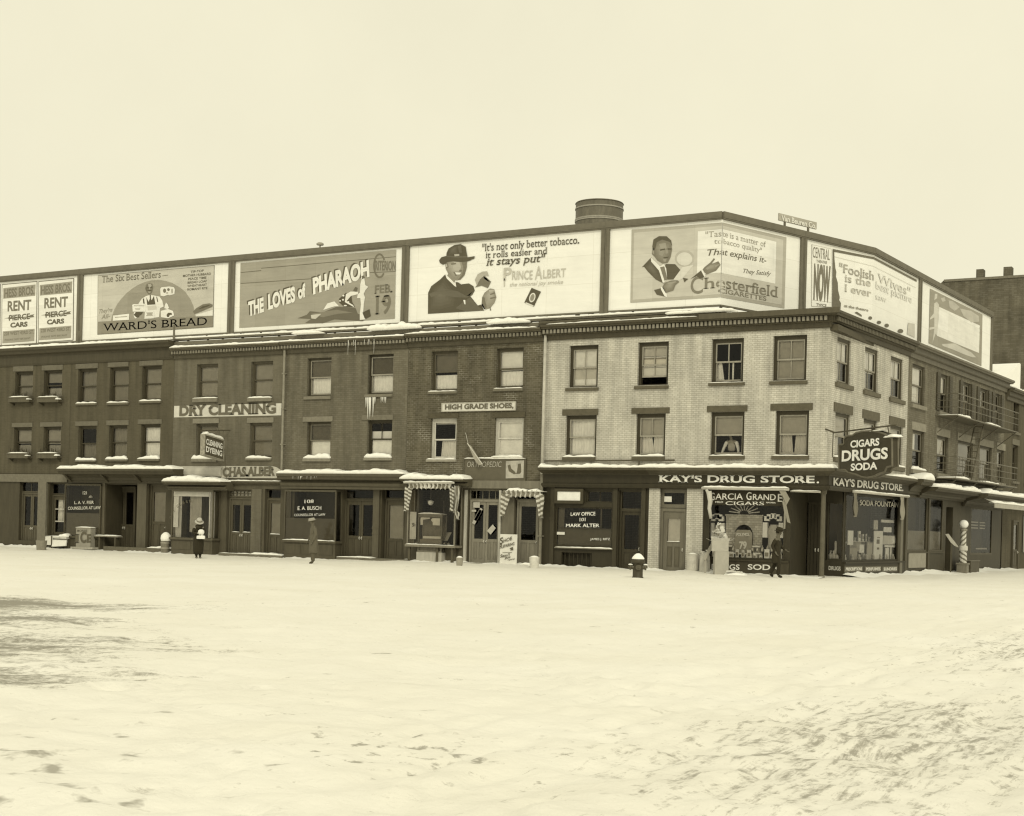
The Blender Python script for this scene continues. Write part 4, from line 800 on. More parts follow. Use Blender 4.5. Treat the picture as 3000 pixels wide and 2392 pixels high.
# cornice, fascia and lettering run round the corner
cap = [(-.55, zf1+.16), (-.55, zf1+.06), (-.46, zf1+.04), (-.30, zf1-.02), (-.18, zf1-.06), (-.18, zf1-.10), (.03, zf1-.10), (.03, zf1+.16)]
uk = P(1902, 1400, -.2)[0]
cornice(hE, FM, uE+.12, uk, cap, .085, name='shop_cornice'); cornice(hE, FM, uk+.002, 0, [(y-.004, z) for y, z in cap], .12, name='shop_cornice', m1=1); cornice(hE, FS, 0, SW-.05, cap, .10, name='shop_cornice', m0=1)
fas = [(-.15, zf1-.10), (-.15, zf0), (-.22, zf0-.03), (-.22, zf0-.08), (-.17, zm0), (.03, zm0), (.03, zf1-.10)]
cornice(hE, FM, uE+.12, uk, fas, .05, name='fascia'); of = cornice(hE, FM, uk+.002, 0, [(y-.003, z) for y, z in fas], .055, name='fascia', m1=1); of2 = cornice(hE, FS, 0, SW-.05, fas, .055, name='fascia', m0=1)
m = MB(); pf = mainplan(-.155); write(m, pf, "KAY'S DRUG STORE", (1930, 1412.5), (2387, 1415.5), 19.5, bold=.03, serif=True, base=.006); write(m, pf, '.', (2393, 1415.5), (2400, 1415.5), 19.5, bold=.03, base=.006); split(m, 'lettering', paint(.82, kind='white_letter_paint'), of)
m = MB(); ps = sideplan(-.155); write(m, ps, "KAY'S DRUG STORE.", (2440, 1422), (2645, 1439), 20, bold=.03, base=.006); split(m, 'lettering', paint(.62, kind='white_letter_paint'), of2)
snowcap(hE, FM, uE+.14, .45, -.53, -.01, zf1+.16, .16, 21, taper=.12); snowcap(hE, FS, .0, 2.2, -.50, -.01, zf1+.16, .09, 22); snowcap(hE, FS, 6.2, SW-.1, -.52, -.01, zf1+.16, .12, 23)
m = MB(); z = pz(1760, 1352, -.1); m.tube([(uE+.2, -.12, pz(1600, 1351, -.12)), (P(1976, 1349, -.12)[0], -.12, pz(1976, 1349, -.12))], .035, 8); m.tube([(P(1872, 1352, -.12)[0], -.12, z), (P(1872, 1352, -.12)[0], -.12, z-.3)], .03, 8); split(m, 'drain_pipe', METAL(.09), hE)
m = MB(); x = P(1590, 1300, -.14)[0]; zs = pz(1590, 1390, -.14); m.tube([(x, -.14, zs), (x, -.14, zE_t-.1)], .065, 10); o = m.build('downspout', METAL(.5), hE, smooth=True); m = MB(); m.tube([(x, -.14, -.1), (x, -.14, zs)], .067, 10)
for z in (1.2, 2.6): m.box(x-.09, x+.09, -.24, .01, z, z+.05)
o2 = m.build('downspout', METAL(.2), hE, smooth=False)
# drug store window, banner, awning roller, base lettering
oG = transom(hE, FM, rEg[0], rEg[1], rEg[2], zgt, .03, .05, 0, 'shop_window', bd=.07)
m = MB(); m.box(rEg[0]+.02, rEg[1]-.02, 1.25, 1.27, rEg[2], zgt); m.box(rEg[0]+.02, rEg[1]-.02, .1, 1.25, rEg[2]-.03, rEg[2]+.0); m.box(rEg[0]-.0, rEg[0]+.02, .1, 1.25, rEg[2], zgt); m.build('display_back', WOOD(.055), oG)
m = MB(); q = RC(2056, 1425, 2312, 1432, -.3); m.tube([(q[0], -.3, q[2]), (q[1], -.3, q[2]-.02)], .055, 10); o = m.build('awning_roller', CLOTH(.5), hE, smooth=True); snowcap(o, FM, q[0]+.02, q[1]-.02, -.35, -.24, q[2]+.03, .06, 4, taper=.05)
m = MB(); q = RC(2316, 1434, 2404, 1440, -.2); m.tube([(q[0], -.2, q[2]), (q[1], -.2, q[2]-.02)], .035, 8); o = m.build('awning_roller', CLOTH(.45), hE, smooth=True); snowcap(o, FM, q[0]+.02, q[1]-.02, -.23, -.16, q[2]+.02, .03, 5, taper=.05)
q = RC(2072, 1640, 2312, 1690, -.03); m = MB(); m.box(q[0], uR-.02, -.04, .03, -.4, rEg[2]-.02); m.box(q[0], uR-.02, -.10, .03, rEg[2]-.06, rEg[2]-.005); o = m.build('window_base', WOOD(.07), hE); m = MB(); write(m, mainplan(-.04), 'DRUGS', (2085, 1668), (2167, 1670), 15, bold=.02, base=.004); write(m, mainplan(-.04), 'SODA', (2191, 1669), (2281, 1671), 15, bold=.02, base=.004); split(m, 'lettering', paint(.72, kind='white_letter_paint'), o)
# set-back corner entry
m = MB(); m.quad((uR, .02, -.4), (uR, RD, -.4), (uR, RD, zf0), (uR, .02, zf0)); m.quad((uR-.3, RD+.12, -.4), (.05, RD+.12, -.4), (.05, RD+.12, .35), (uR-.3, RD+.12, .35)); m.quad((uR-.3, RD+.012, zm0-.4), (.05, RD+.012, zm0-.4), (.05, RD+.012, zf0), (uR-.3, RD+.012, zf0)); m.build('entry_wall', WOOD(.05), hE)
m = MB(); m.box(uR-.02, -.02, .03, RD+.02, zf0-.03, zf0-.01); m.build('entry_ceiling', WOOD(.11), hE)
uD = P(2424, 1560, RD)[0]
door(hE, FM, uR+.05, uD-.05, .0, zm0-.4, RD+.03, .055, 2, (.38, .9), fr=.13, gpan=.07); ow = transom(hE, FM, uD, SIDE.x*RD-.01, .62, zm0-.4, RD+.02, .05, 0, 'shop_window'); 
m = MB(); m.box(uD-.05, SIDE.x*RD-.01, RD-.0, RD+.1, -.4, .62); o = m.build('window_base', WOOD(.05), hE); m = MB(); write(m, mainplan(RD), 'DRUGS', (2428, 1670), (2463, 1672), 11, bold=.03, base=.006); split(m, 'lettering', paint(.55, kind='white_letter_paint'), o)
m = MB(); x, y = -.12, .12; m.lathe([(.12, 0), (.12, .15), (.09, .2), (.085, zf0-.25), (.12, zf0-.2), (.13, zf0)], (x, y, -.1), 14); m.build('column', METAL(.11), hE, smooth=False)
# side street window of the drug store
s0, s1 = RD, SW; zb0 = pz(2550, 1645, 0, FS); zt0 = pz(2550, 1452, 0, FS); sg0, sg1 = P(2476, 1560, 0, FS)[0], P(2632, 1560, 0, FS)[0]
wall(hE, FS, s0, s1, -.5, zE_s, [(sg0, sg1, zb0, zt0)], WOOD(.055), y=.02, name='shopfront')
oS = transom(hE, FS, sg0, sg1, zb0, zt0, .03, .055, 0, 'shop_window', bd=.07); m = MB(); m.box(sg0, sg1, 1.2, 1.22, zb0, zt0); m.box(sg0, sg1, .1, 1.2, zb0-.03, zb0); m.build('display_back', WOOD(.06), oS, FS); m = MB(); m.box(sg0+.1, sg1-.1, .42, .44, zb0, zb0+.75); m.build('half_blind', CLOTH(.55), oS, FS)
m = MB(); q0 = P(2500, 1440, -.25, FS); q1 = P(2662, 1455, -.25, FS); m.tube([(q0[0], -.25, q0[1]), (q1[0], -.25, q1[1])], .06, 10); o = m.build('awning_roller', CLOTH(.5), hE, FS, smooth=True); snowcap(o, FS, q0[0], q1[0], -.3, -.19, q0[1]+.03, .05, 6, taper=.05)
m = MB(); m.box(s0+.02, s1-.03, -.06, .03, -.4, zb0-.02); m.box(s0+.02, s1-.03, -.12, .03, zb0-.07, zb0-.005); o = m.build('window_base', WOOD(.05), hE, FS)
m = MB(); m2_ = MB()
for x0, x1, t in ((2474, 2526, 'PRESCRIPTIONS'), (2533, 2580, 'PERFUMES'), (2585, 2628, 'SUNDRIES')):
    q = RC(x0, 1660, x1, 1675, -.06, FS); m.box(q[0], q[1], -.072, -.06, q[2], q[3]); write(m2_, sideplan(-.072), t, (x0+2, 1672), (x1-2, 1671), 8, bold=.05, base=.006)
split(m, 'sign_panel', paint(.17, kind='enamel'), o, FS); split(m2_, 'lettering', paint(.6, kind='white_letter_paint'), o)
m = MB(); write(m, sideplan(.02), '& SODA FOUNTAIN', (2503, 1480), (2630, 1487), 15, bold=.02, base=.008); split(m, 'lettering', paint(.32, kind='white_letter_paint'), oS)
m = MB(); q = P(2640, 1550, -.1, FS)[0]; m.box(q-.05, q+.25, -.11, .03, -.3, zf0-.1); m.build('pilaster', WOOD(.16), hE, FS)
q = P(2636, 1480, -.2, FS); drape(hE, FS, q[0]-.1, q[0]+.5, 2.3, q[1]+.4, -.22, CLOTH(.3), 2, .3, name='awning_drape'); q = P(2504, 1440, -.2, FS); drape(hE, FS, q[0]-.25, q[0]+.25, 2.3, q[1], -.22, CLOTH(.2), 2, .4, name='awning_drape')
q = RC(2282, 1440, 2316, 1480, -.4); m = MB(); A = lambda x, y: (P(x, y, -.35)[0], -.35, P(x, y, -.35)[1])
m.quad(A(2283, 1439), A(2302, 1440), A(2314, 1462), A(2304, 1481)); m.quad(A(2291, 1450), A(2304, 1481), A(2316, 1534), A(2306, 1530)); m.tube([A(2294, 1470), A(2300, 1500), A(2298, 1550)], .035, 6); o = m.build('awning_drape', CLOTH(.3), hE)
m = MB(); m.tube([A(2077, 1440), A(2081, 1470), A(2078, 1490), A(2083, 1520)], .11, 8, r1=.06); m.tube([A(2070, 1435), A(2080, 1460)], .06, 8); m.build('awning_drape', CLOTH(.55), hE, smooth=True)

# --- darker house on the side street, its neighbours
zF_s = 4.1; zF_t = zE_b+.02
hF = thing('brick_row_house', tuple(SIDE*16.3), 'grey brown house on the side street with an iron fire escape and a barber shop', 'house', BG, PHI)
sF = dict(gf=.08, gs=.2, gsl=.24, gl=.26, F=FS, rec=.08)
SF1 = 25.6
F3 = [sset(2672, 1072, 2709, 1180, z3, cover=(('b', 0, 1, .5, 1, .8), ('c', 0, 1, 0, .5, .6, 3)), **sF), sset(2752, 1100, 2778, 1210, z3, cover=(('b', 0, 1, .5, 1, .6),), **sF), sset(2818, 1125, 2843, 1240, z3, cover=(bl(0, 1, .2),), **sF), sset(2868, 1150, 2893, 1250, z3, cover=(bl(0, 1, .16),), **sF), sset(2912, 1170, 2930, 1260, z3, cover=(bl(0, 1, .16),), **sF)]
F2 = [sset(2673, 1260, 2706, 1370, z2, True, cover=(('b', 0, .6, .5, 1, .7),), snow=.15, **sF), sset(2745, 1262, 2777, 1385, z2, True, cover=(('b', 0, 1, .55, 1, .35),), **sF), sset(2806, 1275, 2850, 1395, z2, True, cover=(bl(0, 1, .13),), **sF), sset(2870, 1293, 2905, 1400, z2, True, cover=(bl(0, 1, .15),), **sF), sset(2920, 1315, 2940, 1400, z2, True, cover=(bl(0, 1, .13),), **sF)]
wall(hF, FS, SW+.01, SF1, zF_s, zF_t, [r[0] for r in F3+F2], BRK_F)
for k, (rc, opt) in enumerate(F3+F2): window(hF, FS, rc, seed=95+k, **opt)
m = MB(); m.quad((SW+.02, .3, -.4), (SW+.02, .3, zF_t), (SW+.02, 9, zF_t), (SW+.02, 9, -.4)); m.quad((SF1, 9, -.4), (SF1, .3, -.4), (SF1, .3, zF_t), (SF1, 9, zF_t)); m.quad((SW, 9, -.4), (SF1, 9, -.4), (SF1, 9, zF_t), (SW, 9, zF_t)); m.build('back_wall', BRK_F, hF, FS)
m = MB(); m.box(SW+.02, SF1, .3, 9, zF_t-.1, zF_t+.1); m.build('roof', paint(.08, kind='tar_roof'), hF, FS)
m = MB(); m.box(SW+.03, SF1-.03, .34, 8.9, 7.0, 7.1); m.box(SW+.03, SF1-.03, .34, 8.9, zF_s, zF_s+.1); split(m, 'floor', WOOD(.08), hF, FS)
cornice(hF, FS, SW+.05, SF1+.1, [(y*1.0, z-.002) for y, z in cE], .16); snowcap(hF, FS, SW+.1, SF1, -.36, .4, zE_t, .05, 31, taper=.1)
for rc, o_ in F3[1:]:
    for x in (rc[0]-.52, rc[1]+.02):
        m = MB(); m.box(x, x+.5, -.06, -.015, rc[2], rc[3])
        for k in range(14): z = rc[2]+.1+k*(rc[3]-rc[2]-.2)/14; m.prof([(-.075, z), (-.06, z+.08), (-.06, z)], x+.05, x+.45)
        m.build('shutter', WOOD(.085), hF, FS)
def fire_escape():
    m = MB(); a, b_ = P(2740, 1200, 0, FS)[0], 24.4
    for z in (z3[0]-.25, z2[0]-.25):
        m.box(a, b_, -1.0, -.02, z-.05, z)
        for k in range(int((b_-a)/.5)+1):
            u = a+k*.5; m.tube([(u, -.98, z), (u, -.98, z+.95)], .009, 5)
        for k in range(3): m.tube([(a, -.98, z+.35+.3*k), (b_, -.98, z+.35+.3*k)], .016 if k < 2 else .025, 6); m.tube([(a, -.02, z+.35+.3*k), (a, -.98, z+.35+.3*k)], .02, 6)
        for k in range(4): u = a+.3+k*(b_-a-.6)/3; m.tube([(u, -.95, z-.05), (u, -.02, z-.75)], .025, 6)
    o = m.build('fire_escape', METAL(.13), hF, FS)
    for z, sd in ((z3[0]-.25, 1), (z2[0]-.25, 2)):
        snowcap(o, FS, a+.1, a+2.2, -.98, -.1, z, .09, sd); snowcap(o, FS, a+5.0, a+7.5, -.98, -.1, z, .07, sd+4)
    m = MB(); s_ = a+3.4
    for y in (-.75, -.35): m.tube([(s_, y, z2[0]-.25), (s_+1.9, y, z3[0]-.25)], .03, 6)
    for k in range(9): t = (k+.5)/9; m.box(s_+1.9*t-.06, s_+1.9*t+.06, -.75, -.35, z2[0]-.25+(z3[0]-z2[0])*t, z2[0]-.22+(z3[0]-z2[0])*t)
    m.build('stair', METAL(.1), o, FS)
fire_escape()
rS1 = (9.8, 12.7, .95, 3.35); rS2 = (13.0, 15.1, .95, 3.35); rS3 = (15.6, 16.7, -.5, 3.0); rS4 = (19.8, 23.8, .8, 3.1)
wall(hF, FS, SW+.01, SF1, -.5, zF_s, [rS1, rS2, rS3, rS4], WOOD(.07), y=.03, name='shopfront')
for r_, c in ((rS1, .3), (rS2, .3), (rS4, .1)):
    o = transom(hF, FS, *r_, .06, .11, 0, 'shop_window', bd=.08); m = MB(); m.box(r_[0], r_[1], .5, .52, r_[2], r_[3]); m.build('display_back', WOOD(.045), o, FS)
    if c == .3: m = MB(); m.box(r_[0]+.08, r_[1]-.08, .1, .11, r_[2], r_[2]+.9); m.build('half_blind', CLOTH(.3), o, FS)
door(hF, FS, rS3[0], rS3[1], 0, 3.0, .4, .07, 1)
m = MB(); m.box(10.1, 12.5, -.015, .028, .25, .88); split(m, 'sign_panel', paint(.3, kind='enamel'), hF, FS); m = MB(); m.box(9.65, 15.3, -.02, .028, .88, .94); m.box(12.75, 12.95, -.03, .028, -.3, 3.4); m.box(9.5, 9.77, -.03, .028, -.3, 3.4); split(m, 'pilaster', WOOD(.09), hF, FS)
q = RC(2872, 1518, 2930, 1544, .1, FS)
m = MB()
for k in range(3): z = 2.35-.14*k; m.box(20.1, 21.5, .13, .15, z, z+.06); m.box(21.8, 22.8, .13, .15, z, z+.06)
m.box(21.5, 23.5, .2, .22, 1.05, 1.12); split(m, 'window_shelf', CLOTH(.5), hF, FS)
canopy(hF, FS, SW+.05, 11.0, 4.02, 3.4, .75, .09, .34, seed=41); canopy(hF, FS, 11.05, 18.0, 3.75, 3.3, .9, .085, .22, seed=42); canopy(hF, FS, 18.1, SF1, 3.72, 3.1, 1.2, .09, .2, seed=43)
m = MB(); m.quad((18.1, -.1, 3.9), (SF1, -.1, 3.9), (SF1, -1.5, 3.25), (18.1, -1.5, 3.25)); m.box(18.1, SF1, -1.52, -1.48, 3.05, 3.25); o = m.build('awning', CLOTH(.4), hF, FS); snowcap(o, FS, 18.2, SF1-.1, -1.5, -1.2, 3.27, .12, 44)
hH = thing('brick_row_house', tuple(SIDE*32), 'plain dark house beyond the fire escape, at the far end of the side street', 'house', BG, PHI)
sH = [(27.4+2.7*k, 28.6+2.7*k) for k in range(5)]
wall(hH, FS, SF1+.02, 41, -.5, 9.6, [(a, b_, z, z+1.9) for a, b_ in sH for z in (4.7, 7.3)], BRK_A)
for k, (a, b_) in enumerate(sH):
    for z in (4.7, 7.3): window(hH, FS, (a, b_, z, z+1.9), gf=.09, sill=(a-.1, b_+.1, .16), lintel=(a-.15, b_+.15, z+1.9, z+2.2), cover=(bl(.4, 1, .2),), seed=k+z)
m = MB(); m.quad((SF1+.03, .3, -.4), (SF1+.03, .3, 9.6), (SF1+.03, 9, 9.6), (SF1+.03, 9, -.4)); m.quad((41, .0, -.4), (41, 9, -.4), (41, 9, 9.6), (41, 0, 9.6)); m.quad((SF1, 9, -.4), (41, 9, -.4), (41, 9, 9.6), (SF1, 9, 9.6)); m.build('back_wall', BRK_C, hH, FS)
cornice(hH, FS, SF1+.12, 41, [(y, z-.35) for y, z in cE], .12); m = MB(); m.prof([(-.2, zE_t-.34), (.3, zE_t-.32), (9, zE_t-.2), (9, 9.5), (-.1, 9.5)], SF1+.3, 40.9); o = m.build('roof', paint(.1, kind='tar_roof'), hH, FS); snowcap(o, FS, SF1+.35, 40.8, .0, .35, zE_t-.18, .12, 51)
m = MB(); m.slab([(SF1+.35, zE_t-.3), (SF1+5.2, zE_t-.3), (SF1+5.2, zE_t+1.45), (SF1+5.0, zE_t+1.5), (SF1+.35, zE_t-.05)], .5, 9); m.build('snowy_lean_to', SNOW, o, FS)
canopy(hH, FS, SF1+.1, 41, 3.8, 3.2, .9, .12, .16, seed=52); door(hH, FS, 27.6, 28.8, 0, 2.6, -.06, .1, 1); m = MB(); m.box(30, 34, -.05, -.02, .9, 2.9); m.build('shop_window', paint(.05, rough=.1, kind='dark_glass'), hH, FS)
# tall gable beyond the roofs
YG = 36.0
def gp(x, y): q = P(x, y, YG); return (q[0], q[1])
pts = [gp(2690, 1140), gp(2690, 860), gp(2752, 834), gp(2766, 821), gp(2862, 818), gp(2958, 813), gp(3150, 806), gp(3150, 1140)]
xs = [p[0] for p in pts]; hG = thing('tall_brick_building', ((xs[0]+xs[-1])/2, YG, 0), 'tall dark brick gable with two chimneys rising behind the billboards', 'house', BG)
m = MB(); pts[0] = (pts[0][0], -.3); pts[-1] = (pts[-1][0], -.3); m.slab(pts, YG, YG+12); m.build('wall', BRK_G, hG)
for x0, x1, y in ((2859, 2879, 789), (2939, 2962, 782)):
    a, b_ = gp(x0, y), gp(x1, 822); m = MB(); m.box(a[0], b_[0], YG+.1, YG+.7, b_[1]-.3, a[1]); m.build('chimney', BRK_G, hG)
m = MB(); a = gp(2766, 821); b_ = gp(2955, 813); m.box(a[0], gp(3150, 806)[0], YG-.06, YG+12, a[1]-.12, a[1]+.02); m.build('coping', STONE(.2), hG)

# ------------------------------------------------------------------ billboards on the roofs
ZT = 13.87; YB = .30
def atz(px, py, z): q = onplane(px, py, (0, 0, z), Vector((0, 0, 1))); return (q.x, q.y)
c1, c2, c3 = P(2117, 618, YB)[0], atz(2560, 727, ZT), atz(2907, 916, ZT)
BB = Plan([(-56, YB), (c1, YB), c2, c3])
sP = [BB.sz(*p)[0] for p in ((-170, 890), (239, 780), (682.5, 748), (1192, 705), (1777, 651), (2353, 682), (2695, 805), (2906, 916))]
ZB, TF, PW = 10.3, .30, .36
def sheets(g, var, bw_=2.1, bh=1.15, seam=.86):
    """pasted paper: sheet seams, wrinkles, faint staining"""
    m, n, l, p = newmat('pasted_paper'); p.inputs['Roughness'].default_value = .8; p.inputs['Specular IOR Level'].default_value = .2
    tx = N(n, 'ShaderNodeTexCoord'); sx = N(n, 'ShaderNodeSeparateXYZ'); l.new(tx.outputs['Object'], sx.inputs[0])
    xy = N(n, 'ShaderNodeMath', operation='ADD'); l.new(sx.outputs[0], xy.inputs[0]); l.new(sx.outputs[1], xy.inputs[1])
    cx = N(n, 'ShaderNodeCombineXYZ'); l.new(xy.outputs[0], cx.inputs[0]); l.new(sx.outputs[2], cx.inputs[1])
    bt = N(n, 'ShaderNodeTexBrick', i_Scale=1.0); bt.offset = 0; bt.inputs['Brick Width'].default_value = bw_; bt.inputs['Row Height'].default_value = bh; bt.inputs['Mortar Size'].default_value = .012; bt.inputs['Mortar Smooth'].default_value = .6
    bt.inputs['Color1'].default_value = sep(g*(1-var*.25)); bt.inputs['Color2'].default_value = sep(min(1, g*(1+var*.25))); bt.inputs['Mortar'].default_value = sep(g*seam); l.new(cx.outputs[0], bt.inputs['Vector'])
    mp = N(n, 'ShaderNodeMapping'); mp.inputs['Scale'].default_value = (.35, 2.6, 1); l.new(cx.outputs[0], mp.inputs[0])
    n1 = N(n, 'ShaderNodeTexNoise', i_Scale=1.3, i_Detail=8.0, i_Roughness=.7); l.new(mp.outputs[0], n1.inputs['Vector']); n2 = N(n, 'ShaderNodeTexNoise', i_Scale=.8, i_Detail=6.0, i_Roughness=.6); l.new(cx.outputs[0], n2.inputs['Vector'])
    a = N(n, 'ShaderNodeMapRange', i_1=.3, i_2=.7, i_3=1-var*.6, i_4=1+var*.5); l.new(n1.outputs[0], a.inputs[0]); b = N(n, 'ShaderNodeMapRange', i_1=.3, i_2=.7, i_3=1-var*.5, i_4=1+var*.4); l.new(n2.outputs[0], b.inputs[0])
    ab = N(n, 'ShaderNodeMath', operation='MULTIPLY'); l.new(a.outputs[0], ab.inputs[0]); l.new(b.outputs[0], ab.inputs[1])
    vs = N(n, 'ShaderNodeVectorMath', operation='SCALE'); l.new(bt.outputs['Color'], vs.inputs[0]); l.new(ab.outputs[0], vs.inputs['Scale']); l.new(vs.outputs[0], p.inputs['Base Color'])
    bp = N(n, 'ShaderNodeBump', i_Strength=.3, i_Distance=.03); l.new(n1.outputs[0], bp.inputs['Height']); l.new(bp.outputs[0], p.inputs['Normal']); return m
WHITE = sheets(.86, .07); FRAME = paint(.155, rough=.7, var=.15, kind='dark_frame')
INKS = {}
def ink(g, var=.17):
    if g not in INKS: INKS[g] = sheets(g, var, 1.7, .95, .9)
    return INKS[g]
def soft(mb, mats, pts, c, g0, g1, layer, zoom, n=5, keep=.86):
    for i in range(1, n+1):
        k = 1-keep*i/n; mats.append(ink(round(g0+(g1-g0)*i/n, 3))); art(mb, BB, [(c[0]+(x-c[0])*k, c[1]+(y-c[1])*k) for x, y in pts], layer+.9*i/n, len(mats)-1, zoom)
def span(mb, s0, s1, z0, z1, o0, o1, mi=None):
    """a bar following the board line between two runs, bending where the board bends"""
    cuts = [s0] + [c for c in BB.L[1:-1] if s0 < c < s1] + [s1]
    for a, b in zip(cuts, cuts[1:]):
        i = 0
        while i < len(BB.d)-1 and (a+b)/2 > BB.L[i+1]: i += 1
        f = lambda s, o: BB.p[i]+BB.d[i]*(s-BB.L[i])+BB.n[i]*o
        p = [f(a, o1), f(b, o1), f(b, o0), f(a, o0)]
        mb.add([(q.x, q.y, z) for z in (z0, z1) for q in p], [(3, 2, 1, 0), (4, 5, 6, 7), (0, 1, 5, 4), (1, 2, 6, 5), (2, 3, 7, 6), (3, 0, 4, 7)], mi)
def billboard(k, label):
    s0, s1 = sP[k], sP[k+1]; mid = BB.w((s0+s1)/2, ZB-.2); t = thing('billboard', mid, label, 'billboard', 'painted billboards along the roofs')
    m = MB(); span(m, s0+PW/2, s1-PW/2+(PW/2 if k == 6 else 0), ZB, ZT-TF, -.06, .0); m.build('board', WHITE, t)
    m = MB(); span(m, s0+.002, s1-.002, ZT-TF, ZT, -.08, .10); span(m, s0+.002, s1-.002, ZT-TF+.05, ZT-TF+.09, .10, .125); span(m, s0+PW/2, s1-PW/2, ZB-.07, ZB-.002, -.05, .05)
    for a, b in ((s0+.002, s0+PW/2), (s1-PW/2, s1-.002)): span(m, a, b, ZB-.12, ZT-TF-.002, -.08, .09)
    for a in (s0+.02, s1-.04): span(m, a, a+.03, ZB-.1, ZT-TF-.01, .09, .11)
    m.build('frame', FRAME, t)
    m = MB(); n = 5
    for q in range(n):
        s = s0+.6+(s1-s0-1.2)*q/(n-1); i = 0
        while i < len(BB.d)-1 and s > BB.L[i+1]: i += 1
        f = BB.p[i]+BB.d[i]*(s-BB.L[i]); a = f-BB.n[i]*.15; c = f-BB.n[i]*1.7
        m.tube([(a.x, a.y, 9.9), (a.x, a.y, ZT-.1)], .06, 6); m.tube([(c.x, c.y, 9.9), (a.x, a.y, ZT-.7)], .05, 6)
    split(m, 'strut', FRAME, t); return t
def poster(t, shapes, inks, name='poster'):
    mb = MB()
    for z, mi, layer, pts in shapes: art(mb, BB, pts, layer, mi, z)
    return mb.build(name, [ink(g) for g in inks], t)
LT = lambda g: paint(g, rough=.8, var=.12, scale=5, kind='letter_ink')
def words(o, g, items, zoom, name='lettering', dpx=(0, 0)):
    mb = MB()
    for it in items: write(mb, BB, it[0], it[1], it[2], it[3], 0, zoom, dpx=dpx, **(it[4] if len(it) > 4 else {}))
    return split(mb, name, LT(g), o)
sf = dict(serif=True, bold=.005)
# 1 car hire, two identical sheets
t = billboard(0, 'billboard at the far left with two white car rental sheets')
for j, (dx, dy) in enumerate(((0, 0), (-355*.30246, 30*.30246), (-710*.30246, 60*.30246))):
    z = lambda x, y, dx=dx, dy=dy: (x*.30246+dx, 700+y*.30246+dy)
    o = poster(t, [(z, 0, 1, [(375, 412), (719, 381), (713, 985), (371, 1010)]), (z, 1, 2, [(381, 419), (713, 389), (707, 980), (377, 1004)]), (z, 2, 3, [(390, 450), (703, 414), (700, 524), (390, 552)]), (z, 2, 3, [(385, 868), (694, 843), (690, 962), (381, 985)]),
                     (z, 3, 3, [(398, 742), (440, 735), (440, 728), (470, 738), (640, 722), (655, 708), (692, 702), (680, 716), (692, 730), (655, 735), (640, 732), (470, 748), (440, 752), (440, 744)])], (.16, .84, .36, .2))
    words(o, .2, [('HESS BROS.', (400, 540), (692, 508), 76, dict(bold=.03)), ('RENT', (432, 672), (660, 656), 92, dict(bold=.03)), ('228 WEST 43RD ST.', (398, 908), (685, 889), 32, dict(bold=.02)), ('PHONE 5077 BRYANT', (405, 962), (655, 942), 17)], z)
    words(o, .14, [('PIERCE', (445, 764), (648, 746), 50, dict(bold=.03)), ('CARS', (458, 830), (625, 818), 42, dict(bold=.05))], z)
